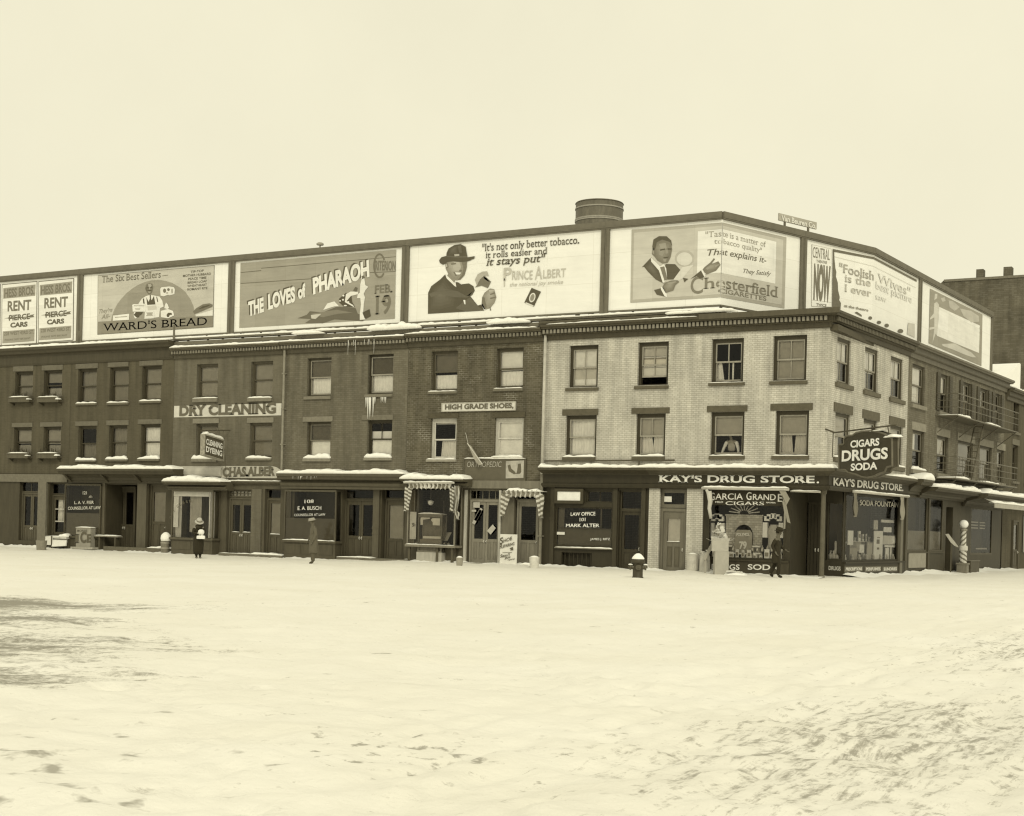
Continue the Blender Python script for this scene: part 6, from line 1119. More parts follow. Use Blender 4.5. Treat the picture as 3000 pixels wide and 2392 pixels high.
for tx, z0 in (('CLEANING', .56), ('DYEING', .16)):
    v, f = glyphs(tx, .03, False); w0 = min(a for a, b in v); w1 = max(a for a, b in v); L_ = y1_-y0_-.16
    m.add([pl.w(.08+L_*(a-w0)/(w1-w0), zb_+(zt_-zb_)*z0+(zt_-zb_)*.28*b/CAPH, .006) for a, b in v], f)
lean(m); split(m, 'lettering', paint(.85, kind='white_letter_paint'), t)
m = MB(); m.tube([(xh-.1, -.01, zt_+.45), (xh-.1, y0_-.15, zt_+.30)], .025, 6); m.tube([(xh-.1, y0_+.2, zt_+.33), (xh-.1, y0_+.2, zt_)], .015, 5); m.tube([(xh-.1, y1_-.2, zt_+.4), (xh-.1, y1_-.2, zt_)], .015, 5); m.tube([(xh-.1, y1_+.1, zt_+.43), (xh-.1, -.1, zb_-1.6)], .012, 5); split(m, 'bracket', METAL(.08), t)
FR = Matrix.Translation((xh-.11, yc, zt_+.06)) @ Matrix.Rotation(math.pi/2, 4, 'Z') @ Matrix.Rotation(-math.atan(tilt), 4, 'Y'); L2 = (y1_-y0_)/2; snowcap(t, FR, -L2, L2, -.12, .12, 0, .13, 2, taper=.15)
t = signboard('wall_sign', 'long white board with dark capitals between the windows of the shoemaker house', (1296, 1181, 1509, 1203), -.06, .05, .68, .5, .03)
m = MB(); write(m, mainplan(-.06), 'HIGH GRADE SHOES,', (1304, 1200), (1505, 1195.5), 13.5, bold=.045, base=.006); split(m, 'lettering', LT(.14), t)
t = signboard('shop_sign', 'dark board with chalky letters and two boots painted at its right end', (1360, 1347, 1538, 1406), -.07, .06, .12, .14, .04, snow=.05)
m = MB(); write(m, mainplan(-.07), 'ORTHOPEDIC', (1368, 1369), (1469, 1369), 16, bold=-.005, shear=.12, base=.006); split(m, 'lettering', paint(.42, kind='chalk'), t)
m = MB(); pl = mainplan(-.07); z = zm(980, 1180, .3024); art(m, pl, [(1662, 568), (1838, 560), (1832, 730), (1660, 735)], 1, 0, z); art(m, pl, [(1680, 610), (1705, 600), (1715, 640), (1750, 670), (1762, 690), (1740, 695), (1690, 665)], 2, 1, z); art(m, pl, [(1780, 595), (1808, 590), (1812, 670), (1800, 690), (1760, 692), (1770, 670)], 2, 1, z); m.build('painted_boots', [paint(.42, var=.3, kind='sign_paint'), paint(.12, kind='dark_paint')], t)
# loose board hanging askew
A_ = lambda x, y: (P(x, y, -.30)[0], -.30, P(x, y, -.30)[1])
p = [A_(1371, 1302), A_(1379, 1306), A_(1413, 1361), A_(1402, 1364), A_(1388, 1344)]
t = thing('loose_board', p[3], 'narrow loose board hanging askew above the boot sign', 'board'); m = MB(); m.slab([(a[0], a[2]) for a in p][::-1], -.30, -.27); m.build('board', WOOD(.36), t); m = MB(); m.tube([(p[0][0]-.02, -.3, p[0][2]+.03), (p[2][0], -.3, p[2][2])], .022, 6); m.tube([(p[0][0], -.28, p[0][2]), (p[0][0]-.3, -.02, p[0][2]+.5)], .01, 5); m.build('edge_rail', WOOD(.6), t)
t = signboard('shop_sign', 'small blank white panel in a dark frame above the law office window', (1633, 1441, 1701, 1467), -.12, .1, .82, .075, .12)
# banner in the drug store window
t = signboard('shop_sign', 'black banner with two lines of white capitals across the drug store window', (2087, 1437, 2296, 1482), -.09, .02, .035)
m = MB(); pl = mainplan(-.09)
for tx, p0, p1, h in (('G', (2083, 1465), (2094, 1466), 21), ('ARCIA', (2096, 1464), (2177, 1464), 17.5), ('G', (2187, 1465), (2202, 1465), 22), ('RAND', (2206, 1465), (2273, 1466), 17), ('E', (2279, 1470), (2293, 1471), 22)): write(m, pl, tx, p0, p1, h, bold=.01, base=.006)
write(m, pl, 'CIGARS', (2126, 1480), (2239, 1481), 10.5, serif=True, base=.006); write(m, pl, 'MILD', (2096, 1474), (2119, 1474), 5, base=.006, bold=.03); write(m, pl, 'HAVANA', (2245, 1475), (2273, 1475.5), 4, base=.006, bold=.03); split(m, 'lettering', paint(.66, kind='white_letter_paint'), t)
# ornate projecting sign at the corner
ang = R(15.5); cd = Vector((math.sin(ang)*ST+math.cos(ang)*CT*1.0, 0, 0))
d_cam = (math.sin(ang), -math.cos(ang)); DV = Vector((d_cam[0]*ST-d_cam[1]*CT, d_cam[0]*CT+d_cam[1]*ST, 0)).normalized()
o0 = Vector((.05, -.12, 0)); CP = Plan([(o0.x, o0.y), ((o0+DV*6).x, (o0+DV*6).y)]); CPN = CP.n[0]
zS = zm(2300, 1200, 700/2156)
out = [(487, 320), (530, 315), (530, 268), (560, 240), (610, 235), (640, 212), (700, 198), (780, 194), (850, 205), (900, 222), (925, 245), (960, 258), (965, 262), (968, 510), (920, 520), (900, 565), (850, 580), (800, 605), (740, 616), (690, 608), (640, 585), (570, 570), (545, 545), (487, 543)]
sq = [CP.sz(*zS(*p)) for p in out]; cxs = sum(a for a, b in sq)/len(sq); 
t = thing('hanging_sign', CP.w(cxs, min(b for a, b in sq)), 'large dark scrolled electric sign with three lines of white capitals at the street corner', 'sign')
def plate(pts, o0_, o1_):
    mb = MB(); n = len(pts); a = sum(p[0]*q[1]-q[0]*p[1] for p, q in zip(pts, pts[1:]+pts[:1])); pts = pts if a > 0 else pts[::-1]
    f = [CP.w(s, z, o1_) for s, z in pts]; bk = [CP.w(s, z, o0_) for s, z in pts]; mb.add(f+bk, [tuple(range(n)), tuple(range(2*n-1, n-1, -1))]+[(i, i+n, (i+1) % n+n, (i+1) % n) for i in range(n)]); return mb
plate(sq, -.22, .0).build('panel', METAL(.05), t)
mb = MB()
for a, b in zip(sq, sq[1:]+sq[:1]): mb.tube([CP.w(a[0], a[1], .0), CP.w(b[0], b[1], .0)], .035, 6); mb.tube([CP.w(a[0], a[1], -.22), CP.w(b[0], b[1], -.22)], .035, 6)
mb.build('border', METAL(.13), t)
mb = MB()
for tx, p0, p1, h in (('CIGARS', (594, 345), (856, 322), 60), ('DRUGS', (516, 467), (932, 442), 92), ('SODA', (597, 552), (838, 538), 60)): write(mb, CP, tx, p0, p1, h, 0, zS, bold=.035, base=.008)
split(mb, 'lettering', paint(.86, kind='white_letter_paint'), t)
mb = MB(); s_a = CP.sz(*zS(410, 210)); s_b = CP.sz(*zS(975, 140)); mb.tube([CP.w(s_a[0], s_a[1], -.11), CP.w(s_b[0], s_b[1], -.11)], .03, 6); mb.tube([CP.w(s_a[0], s_a[1], -.11), CP.w(s_a[0]-.02, 4.4, -.11)], .018, 6)
for x, y in ((770, 165),): a = CP.sz(*zS(x, y)); b = CP.sz(*zS(x, 200)); mb.tube([CP.w(a[0], a[1], -.11), CP.w(b[0], b[1], -.11)], .03, 6)
a = CP.sz(*zS(900, 150)); b = CP.sz(*zS(915, 240)); mb.tube([CP.w(a[0], a[1], -.11), CP.w(b[0], b[1], -.11)], .02, 6); mb.tube([CP.w(s_a[0]+.1, s_a[1], -.11), (-.2, .1, s_a[1]+.2)], .03, 6); mb.tube([CP.w(s_b[0], s_b[1], -.11), (.6, 5.0, s_b[1]+.6)], .012, 5); mb.build('bracket', METAL(.07), t)
FRc = Matrix.Translation(Vector(CP.w(0, 0, -.11))) @ Matrix.Rotation(math.atan2(DV.y, DV.x), 4, 'Z')
a = CP.sz(*zS(905, 235)); b = CP.sz(*zS(1025, 258)); snowcap(t, FRc, a[0], b[0]-.2, -.16, .16, sq[10][1]-.03, .10, 3, taper=.2); a = CP.sz(*zS(770, 200)); b = CP.sz(*zS(880, 205)); snowcap(t, FRc, a[0], b[0], -.12, .12, sq[7][1]-.02, .05, 4, taper=.3)

# ------------------------------------------------------------------ street objects
def G2(px, py, lim=.45):
    q = G(px, py)
    if q.y > -lim and q.x < .4: x, z = P(px, py, -lim); q = Vector((x, -lim, min(z, .12)))
    return q
def gthing(name, px, py, label, cat, group=None, rot=0.0, lim=.45):
    q = G2(px, py, lim); return thing(name, q, label, cat, group, rot), q, FPX/((q-CAM).dot(Vector((-CT, ST, 0))))
def L(q, rot=0.0): return Matrix.Translation(q) @ Matrix.Rotation(rot, 4, 'Z')
FACE = math.pi/2-TH                                # turned square to the camera
# hydrant
t, q, k = gthing('fire_hydrant', 1868, 1695, 'squat iron fire hydrant capped with snow at the kerb', 'fire hydrant', rot=FACE); F = L(q, FACE); H = 74/k
m = MB(); m.lathe([(.19, -.2), (.19, .02), (.165, .06), (.16, H*.50), (.17, H*.56), (.215, H*.60), (.23, H*.63), (.23, H*.71), (.20, H*.76), (.14, H*.86), (.06, H*.92), (.04, H*.96), (.01, H*.97)], (0, 0, 0), 24); m.build('barrel', METAL(.055), t, F, smooth=True)
for s_ in (-1, 1): m = MB(); m.tube([(0, 0, H*.44), (s_*.22, -.02, H*.44)], .075, 10); m.tube([(s_*.22, -.02, H*.44), (s_*.27, -.02, H*.44)], .09, 8); m.tube([(s_*.27, -.02, H*.44), (s_*.31, -.02, H*.44)], .035, 6); o = m.build('hose_nozzle', METAL(.09), t, F); snowcap(t, F, min(s_*.17, s_*.31), max(s_*.17, s_*.31), -.08, .06, H*.44+.075, .05, s_, taper=.05, step=.03)
m = MB(); m.tube([(0, -.13, H*.44), (0, -.24, H*.44)], .09, 10); m.tube([(0, -.24, H*.44), (0, -.28, H*.44)], .035, 6); m.build('pumper_cap', METAL(.10), t, F)
m = MB(); m.lathe([(.20, H*.76), (.205, H*.79), (.17, H*.86), (.11, H*.94), (.05, H*.985), (.01, H*.99)], (0, 0, 0), 20); m.build('snow', SNOW, t, F, smooth=True)
# ash cans, boxes and rubbish by the drug store
t, q, k = gthing('ash_can', 2028, 1675, 'pale fluted metal ash can left of the other rubbish', 'ash can'); F = L(q); H = 52/k; r = 17/k
m = MB(); pr = []; n = 36
for z, rr in ((0, .96), (.05, 1), (H-.06, 1), (H-.02, 1.06), (H, 1.04), (H-.03, .96), (.3, .95)):
    pr.append([(r*rr*(1+(.035 if (i % 2 and .04 < z < H-.05) else 0))*math.cos(6.2832*i/n), r*rr*(1+(.035 if (i % 2 and .04 < z < H-.05) else 0))*math.sin(6.2832*i/n), z) for i in range(n)])
vs = [v for row in pr for v in row]; m.add(vs, [(a*n+i, a*n+(i+1) % n, (a+1)*n+(i+1) % n, (a+1)*n+i) for a in range(len(pr)-1) for i in range(n)]+[tuple((len(pr)-1)*n+i for i in range(n))]); m.build('can', METAL(.52), t, F)
m = MB(); m.lathe([(r*.95, H-.1), (r*.8, H-.02), (r*.4, H+.03), (.01, H+.04)], (0, 0, 0), 16); m.build('snow', SNOW, t, F, smooth=True)
t, q, k = gthing('ash_can', 2064, 1679, 'round topped pale bin with a dark hole, second from the left of the rubbish', 'ash can'); F = L(q, FACE); H = 62/k; r = 15.5/k
m = MB(); m.lathe([(r*1.08, -.05), (r*1.05, .05), (r*.98, H*.6), (r*.92, H*.78), (r*.7, H*.9), (r*.3, H*.97), (.01, H)], (0, 0, 0), 22); m.build('can', METAL(.5), t, F, smooth=True); m = MB(); m.tube([(0, -r*.9, H*.62), (0, -r*1.0, H*.62)], .06, 12); m.build('spout', METAL(.12), t, F)
m = MB(); rng = random.Random(4)
for i in range(6): x, z = rng.uniform(-.12, .12), H*.95+rng.uniform(-.06, .1); m.box(x-.07, x+.07, -.08, .06, z, z+.05)
m.build('crumpled_paper', CLOTH(.6), t, F)
def carton(name, label, px0, py0, px1, py1, g, dep, base=None, flaps=False, rot=0.0, wr=0.0):
    if base is None: q = G2((px0+px1)/2, py1, .75)
    else: q = base
    k = FPX/((q-CAM).dot(Vector((-CT, ST, 0)))); W, H = (px1-px0)/k/2, (py1-py0)/k
    t = thing(name, q, label, 'carton', rot=FACE+rot); F = L(q, FACE+rot); m = MB(); m.box(-W, W, 0, dep, 0, H); m.build('box', paint(g, rough=.9, var=.12, scale=4, kind='cardboard'), t, F)
    if flaps:
        m = MB(); a, hh = .18, H-.002
        m.add([(-W, 0, hh), (W, 0, hh), (W+.05, -.12, hh+.12), (-W-.05, -.12, hh+.12)], [(0, 1, 2, 3)]); m.add([(-W, 0, hh), (-W, dep, hh), (-W-.2, dep, hh+.1), (-W-.2, 0, hh+.1)], [(0, 1, 2, 3)]); m.add([(W, 0, hh), (W, dep, hh), (W+.22, dep, hh+.12), (W+.22, 0, hh+.12)], [(0, 1, 2, 3)]); m.add([(-W, dep, hh), (W, dep, hh), (W, dep+.1, hh+.2), (-W, dep+.1, hh+.2)], [(0, 1, 2, 3)])
        m.build('flap', CLOTH(.62), t, F)
    return t, q, k, H
t, q, k, H = carton('carton', 'tall plain carton standing in the snow by the drug store window', 2094, 1616, 2134, 1684, .42, .5)
t2, q2, k2, H2 = carton('carton', 'open carton with paper sticking out, on top of the tall carton', 2078, 1586, 2126, 1615, .46, .4, base=q+Vector((-.08, 0, H+.002)), flaps=True, rot=-.06)
t3 = thing('paper_heap', q2+Vector((0, 0, H2)), 'heap of crumpled white paper rising out of the open carton', 'paper'); m = MB(); rng = random.Random(9)
for i in range(26):
    a = rng.uniform(0, 6.28); h = rng.uniform(0, .95); w_ = .26*(1-h*.5); c = Vector((rng.uniform(-w_, w_), .2+rng.uniform(-.1, .1), h*.75)); u = Vector((math.cos(a), rng.uniform(-.4, .4), math.sin(a)*.8)).normalized()*rng.uniform(.06, .15); v = Vector((-u.z, rng.uniform(-.4, .4), u.x)).normalized()*rng.uniform(.04, .09)
    m.add([c-u-v, c+u-v, c+u+v, c-u+v, c+Vector((0, -.05, .03))], [(0, 1, 4), (1, 2, 4), (2, 3, 4), (3, 0, 4), (0, 3, 2, 1)])
m.build('crumpled_paper', CLOTH(.66), t3, L(q2+Vector((0, 0, H2-.05)), FACE))
t = thing('plank', q+Vector((-.75, .45, 0)), 'short pale plank leaning between the bins and the cartons', 'plank'); m = MB(); F = L(q+Vector((-.55, .42, 0)), FACE); m.slab([(-.36, .55), (-.25, .49), (.13, 1.22), (.02, 1.28)], 0, .04); m.box(-.28, -.2, .04, .09, -.05, .66); m.build('board', WOOD(.42), t, F)
t, q, k = gthing('paper_heap', 2158, 1686, 'low heap of torn paper in the snow below the drug store lettering', 'paper'); F = L(q, FACE); m = MB(); rng = random.Random(12)
for i in range(14): x, z = rng.uniform(-.3, .3), rng.uniform(0, .12); m.add([(x-.12, 0, z), (x+.12, -.03, z+.02), (x+.1, .1, z+.07), (x-.1, .12, z+.05)], [(0, 1, 2, 3)])
m.build('torn_paper', CLOTH(.7), t, F); m = MB(); m.lathe([(.5, -.05), (.42, .03), (.25, .10), (.08, .13), (.01, .135)], (0, .15, 0), 14, sy=.6); m.build('snow', SNOW, t, F, smooth=True)
# showcase in front of the shoemaker window
t, q, k = gthing('showcase', 1257, 1646, 'narrow upright glass showcase standing in the snow before the shoemaker window', 'showcase'); F = L(q, .05); W = .58; H = 136/k; D_ = .42
m = MB()
for x in (-W, W-.05):
    for y in (0, D_-.05): m.box(x, x+.05, y, y+.05, .40, H)
m.box(-W+.05, W-.05, .001, .05, H-.08, H); m.box(-W+.05, W-.05, .001, .05, .40, .46); m.box(-W, W, 0, D_, H, H+.05); m.box(-W+.05, W-.05, D_-.03, D_-.005, .4, H); m.build('frame', WOOD(.2), t, F)
m = MB(); m.box(-W-.03, W+.03, -.03, D_+.03, -.1, .395); m.build('base', WOOD(.44), t, F); m = MB(); m.box(-W+.06, W-.06, .06, D_-.06, .42, .95); m.build('shelf_panel', CLOTH(.24), t, F)
m = MB(); m.quad((-W+.05, .02, .46), (W-.05, .02, .46), (W-.05, .02, H-.08), (-W+.05, .02, H-.08)); m.quad((W-.02, .05, .46), (W-.02, D_-.05, .46), (W-.02, D_-.05, H-.08), (W-.02, .05, H-.08)); m.build('pane', GLASS, t, F)
m = MB(); m.box(-W+.2, W-.1, .10, .11, .97, 1.07); m.slab([(-W+.08, H-.1), (-W+.08, H-.42), (-W+.2, H-.42), (-W+.2, H-.2), (-.05, H-.15), (-.05, H-.1)], .055, .06); m.slab([(0, H-.2), (.08, H-.12), (.45, H-.12), (.45, H-.42), (.1, H-.42), (.1, H-.3)], .055, .06); split(m, 'paper_notice', CLOTH(.72), t, F); snowcap(t, F, -W, W, -.01, D_, H+.05, .07, 3)
# sandwich board
t, q, k = gthing('sandwich_board', 1488, 1656, 'white shoe repair board leaning beside the narrow shop door', 'sign'); W, H = 28.5/k, 90/k; y_ = -q.y
pl = Plan([(q.x-3, q.y), (q.x+3, q.y)]); F = L(q); m = MB(); m.slab([(-W, -.05), (W, -.05), (W, H), (-W, H)], .0, .03); m.build('board', paint(.72, var=.07, kind='sign_paint'), t, F); m = MB(); m.tube([(-W*.6, .03, H*.8), (-W*.6, .5, -.05)], .02, 5); m.tube([(W*.6, .03, H*.8), (W*.6, .5, -.05)], .02, 5); split(m, 'prop', WOOD(.2), t, F)
z = zm(980, 1180, .3024); m = MB()
for tx, p0, p1, h, kw in (('S', (1604, 1372), (1636, 1362), 58, {}), ('HOE', (1640, 1358), (1722, 1330), 32, {}), ('R', (1604, 1418), (1632, 1410), 46, {}), ('EPAIRING', (1634, 1408), (1745, 1380), 28, {}), ("Sam'l", (1606, 1502), (1695, 1490), 30, dict(shear=.2)), ('Shoe', (1650, 1522), (1705, 1505), 24, dict(shear=.2)), ('repairer', (1680, 1530), (1752, 1520), 14, dict(shear=.2))): write(m, pl, tx, p0, p1, h, 0, z, bold=.02, rot=False, **kw)
split(m, 'lettering', LT(.12), t); m = MB(); art(m, pl, [(1698, 1412), (1730, 1398), (1735, 1432), (1700, 1432), (1712, 1424)], 3, 0, z); art(m, pl, [(1630, 1452), (1722, 1450), (1722, 1454), (1630, 1456)], 3, 0, z); m.build('painted_boot', LT(.12), t)
# pails and tubs
def pail(name, label, px, py, wpx, hpx, g, cat='pail', taper=.78, snow=True, depth=None):
    t, q, k = gthing(name, px, py, label, cat); r, H = wpx/2/k, hpx/k; F = L(q); m = MB(); m.lathe([(r*taper, -.03), (r*taper, .0), (r*.98, H-.03), (r, H), (r*.93, H-.01), (r*.8, H*.4)], (0, 0, 0), 20); m.build('bucket', METAL(g), t, F, smooth=False)
    if snow: m = MB(); m.lathe([(r*.95, H-.05), (r*.8, H+.01), (r*.4, H+.05), (.01, H+.06)], (0, 0, 0), 16); m.build('snow', SNOW, t, F, smooth=True)
    return t
pail('pail', 'small grey pail with snow in it at the foot of the shoemaker door post', 1346, 1658, 22, 24, .3); pail('basket', 'pale round basket full of snow by the downspout', 1565, 1663, 31, 30, .62, 'basket', .85)
pail('tub', 'grey wooden tub at the far left of the ice stand', 121, 1611, 33, 27, .24, 'tub', .82, False)
t, q, k = gthing('barrel', 483, 1618, 'short barrel heaped with snowy rags beside the dry cleaner window', 'barrel'); F = L(q); m = MB(); r = .20; H = .55; m.lathe([(r*.85, -.05), (r*.95, .15), (r, .32), (r*.97, H), (r*.85, H), (r*.8, .3)], (0, 0, 0), 18); m.build('staves', WOOD(.2), t, F); m = MB(); m.lathe([(r*1.02, .15), (r*1.04, .17), (r*1.04, .2), (r*1.02, .22)], (0, 0, 0), 18); m.lathe([(r*1.05, .40), (r*1.07, .42), (r*1.07, .45), (r*1.05, .47)], (0, 0, 0), 18); split(m, 'hoop', METAL(.3), t, F)
m = MB(); m.lathe([(r*1.1, H-.03), (r*1.25, H+.1), (r*1.1, H+.25), (r*.6, H+.36), (.01, H+.4)], (.04, 0, 0), 14); m.build('snow', SNOW, t, F, smooth=True)
# ice stand
t, q, k = gthing('ice_chest', 243, 1606, 'grey ice box with three big dark letters on its front', 'ice box'); W = 29/k; H = 58/k; F = L(q); m = MB(); m.box(-W, W, 0, .6, -.05, H); m.build('chest', paint(.33, var=.15, kind='painted_wood'), t, F); m = MB(); m.box(-W-.05, W+.02, -.03, .65, H, H+.03); o = m.build('lid', WOOD(.3), t, F); snowcap(t, F, -W, W, -.02, .6, H+.03, .05, 2)
pl = Plan([(q.x-3, q.y), (q.x+3, q.y)]); z = zm(50, 1480, 320/2156); m = MB()
for tx, p0, p1, h in (('I', (1142, 737), (1232, 737), 150), ('C', (1252, 735), (1375, 735), 195), ('E', (1385, 735), (1470, 732), 150)): write(m, pl, tx, p0, p1, h, 0, z, bold=.04, serif=tx == 'I')
write(m, pl, 'MORRIS', (1195, 530), (1390, 530), 42, 0, z, bold=.01); split(m, 'lettering', LT(.12), t); m = MB(); m.box(-W-.1, W+.4, -.25, .5, -.05, .05); m.build('skid', WOOD(.4), t, F)
t, q, k = gthing('bench', 305, 1604, 'low bench plank covered with snow running out behind the ice box', 'bench'); F = L(q); zt2 = 34/k; m = MB(); m.box(-.75, .75, .1, .45, zt2-.06, zt2); m.build('seat', WOOD(.3), t, F)
for x in (-.5, .55): m = MB(); m.box(x-.04, x+.04, .15, .4, -.1, zt2-.06); split(m, 'leg', WOOD(.1), t, F)
snowcap(t, F, -.75, .72, .08, .45, zt2, .06, 5)
t, q, k = gthing('pushcart', 165, 1604, 'low white ice cart with a snow covered top, left of the ice box', 'cart'); F = L(q); m = MB()
m.box(-.85, .55, .1, .8, .44, .52); m.box(-.85, -.35, .06, .1, .1, .5); m.build('tray', paint(.7, kind='painted_wood'), t, F); m = MB(); m.add([(-.33, .0, .03), (.62, .0, .10), (.55, .15, .44), (-.38, .15, .46), (-.33, .08, .01), (.62, .08, .08), (.55, .2, .44), (-.38, .2, .46)], [(0, 1, 2, 3), (4, 7, 6, 5), (0, 4, 5, 1), (1, 5, 6, 2), (2, 6, 7, 3), (3, 7, 4, 0)]); m.build('front_panel', paint(.76, var=.06, kind='painted_wood'), t, F)
m = MB(); m.box(-.41, -.36, .02, .08, -.1, .56)
for x in (-.8, .5): m.box(x-.03, x+.03, .3, .7, -.1, .44)
m.box(-.35, .62, .09, .12, .39, .42); split(m, 'leg', WOOD(.12), t, F); snowcap(t, F, -.85, .1, .08, .8, .52, .07, 5); snowcap(t, F, .05, .6, .08, .7, .52, .3, 6, taper=.6)
# heaped snow bank beside it is the street itself; flower boxes on two sills of each floor
for rc in (a1[0], a2[0], a1b[0], a2b[0]):
    lb = {0: 'dark flower box with snow on its rim under the upper window at the far left', 1: 'dark flower box with snow on its rim under the second upper window from the left', 2: 'dark flower box under the lower window at the far left', 3: 'dark flower box under the second lower window from the left'}[[a1[0], a2[0], a1b[0], a2b[0]].index(rc)]
    x0, x1, z = rc[0]-.12, rc[1]+.12, rc[2]; t = thing('flower_box', ((x0+x1)/2, -.1, z-.15), lb, 'flower box', 'flower boxes on the window sills'); m = MB(); m.box(x0, x1, -.32, -.10, z-.14, z+.12); m.box(x0-.02, x1+.02, -.335, -.32, z+.06, z+.12); m.build('box', WOOD(.13), t)
    for x in (x0+.1, x1-.1): m = MB(); m.prof([(-.32, z-.14), (-.02, z-.14), (-.02, z-.3)], x-.03, x+.03); split(m, 'bracket', WOOD(.1), t)
    snowcap(t, FM, x0+.08, x1-.1, -.33, -.12, z+.12, .05, x0); snowcap(t, FM, x1-.12, x1+.08, -.40, -.2, z-.02, .12, x1, taper=.1, step=.04)
    m = MB(); rng = random.Random(int(z*10))
    for i in range(40): x = rng.uniform(x0+.1, x1-.15); h = rng.uniform(.08, .3); m.tube([(x, -.2, z+.1), (x+rng.uniform(-.08, .08), -.2+rng.uniform(-.05, .05), z+.1+h)], .02, 4, r1=.006)
    m.build('withered_plant', paint(.05, kind='dry_stalks'), t)
# barber pole
t, q, k = gthing('barber_pole', 2820, 1678, 'spiral striped barber pole with a white globe on the side street pavement', 'barber pole'); H = 152/k; r = 11.5/k; F = L(q)
m = MB(); m.box(-r*1.25, r*1.25, -r*1.25, r*1.25, -.1, H*.16); m.box(-r*1.45, r*1.45, -r*1.45, r*1.45, H*.155, H*.185); m.build('pedestal', WOOD(.22), t, F)
def spiral(z0, z1, r0, r1_, turns, name):
    mb = MB(); n, rows = 24, 30; vs = []
    for a in range(rows+1):
        tt = a/rows
        for i in range(n): an = 6.2832*i/n; rr = r0+(r1_-r0)*tt; vs.append((rr*math.cos(an), rr*math.sin(an), z0+(z1-z0)*tt))
    mb.v = vs
    for a in range(rows):
        for i in range(n): mb.f.append((a*n+i, a*n+(i+1) % n, (a+1)*n+(i+1) % n, (a+1)*n+i)); mb.m.append(1 if ((i/n+turns*a/rows)*3 % 1) < .42 else 0)
    mb.build(name, [paint(.62, kind='white_letter_paint'), paint(.17, kind='dark_paint')], t, F)
spiral(H*.185, H*.42, r, r*.92, .9, 'striped_shaft'); m = MB(); m.lathe([(r*1.0, H*.42), (r*1.12, H*.43), (r*1.12, H*.50), (r*.95, H*.52)], (0, 0, 0), 24); m.build('collar', paint(.6, kind='white_letter_paint'), t, F, smooth=False); spiral(H*.52, H*.80, r*.72, r*.68, -1.0, 'striped_shaft')
m = MB(); m.lathe([(r*.8, H*.80), (r*.95, H*.82), (r*.95, H*.83), (r*.6, H*.85)], (0, 0, 0), 20); m.build('cap', WOOD(.3), t, F); m = MB(); rr = r*1.15; m.lathe([(rr*math.sin(math.pi*i/14)+.002, H*.85+rr*.95*(1-math.cos(math.pi*i/14))) for i in range(15)], (0, 0, 0), 22); m.build('globe', paint(.88, rough=.3, var=.03, kind='milk_glass'), t, F, smooth=True)
q2 = q+SIDE*1.1+Vector((.0, 0, 0)); t = thing('crate', q2, 'low dark crate on the pavement behind the barber pole', 'crate', rot=PHI); F = L(q2, PHI); m = MB(); m.box(-.5, 1.0, -.2, .3, -.1, .52); m.build('slat', WOOD(.1), t, F); m = MB(); m.box(-.55, 1.05, -.23, .33, .52, .55); m.build('lid', WOOD(.22), t, F)
q3 = G(2790, 1680); t = thing('leaning_board', q3, 'pale narrow board slanting against the dark doorway left of the barber pole', 'board'); F = L(q3, FACE); kk = FPX/((q3-CAM).dot(Vector((-CT, ST, 0)))); a = lambda x, y: ((x-2790)/kk, (1680-y)/kk); z = zm(2600, 1280, 360/1473); p = [a(*z(*u)) for u in ((680, 1170), (720, 1165), (830, 1300), (845, 1325), (800, 1310), (750, 1270))]; m = MB(); m.slab(p[::-1], 0, .04); m.build('board', WOOD(.45), t, F); m = MB(); m.box(a(*z(760, 1280))[0]-.03, a(*z(760, 1280))[0]+.03, .04, .09, -.05, a(*z(760, 1280))[1]); split(m, 'prop', WOOD(.1), t, F)
# ------------------------------------------------------------------ inside the windows
def lampglobe(px, py, rpx, yo, label, g=.75, half=False):
    x, z = P(px, py, yo); k = 66.0; r = rpx/k; t = thing('pendant_lamp', (x, yo, z-r), label, 'lamp'); F = Matrix.Translation((x, yo, z)); m = MB()
    if half: m.lathe([(r, -r*.3), (r*.9, r*.1), (r*.6, r*.5), (r*.2, r*.8), (.01, r*.85)], (0, 0, 0), 18)
    else: m.lathe([(.01, -r), (r*.5, -r*.9), (r*.85, -r*.5), (r, 0), (r*.95, r*.35), (r*1.25, r*.5), (r*.5, r*.75), (.03, r*.9)], (0, 0, 0), 18)
    m.build('shade', paint(g, rough=.4, var=.05, kind='milk_glass'), t, F, smooth=True); m = MB(); m.tube([(0, 0, r*.8), (0, 0, r*.8+.6)], .015, 5); m.build('cord', METAL(.1), t, F)
lampglobe(1262, 1473, 8, .0, 'white globe lamp hanging in the shoemaker window'); lampglobe(266, 1457, 7, .25, 'half round white lamp shade hanging in the left law office window', half=True); lampglobe(1300, 1514, 6, .2, 'small white lamp low at the right of the shoemaker window')
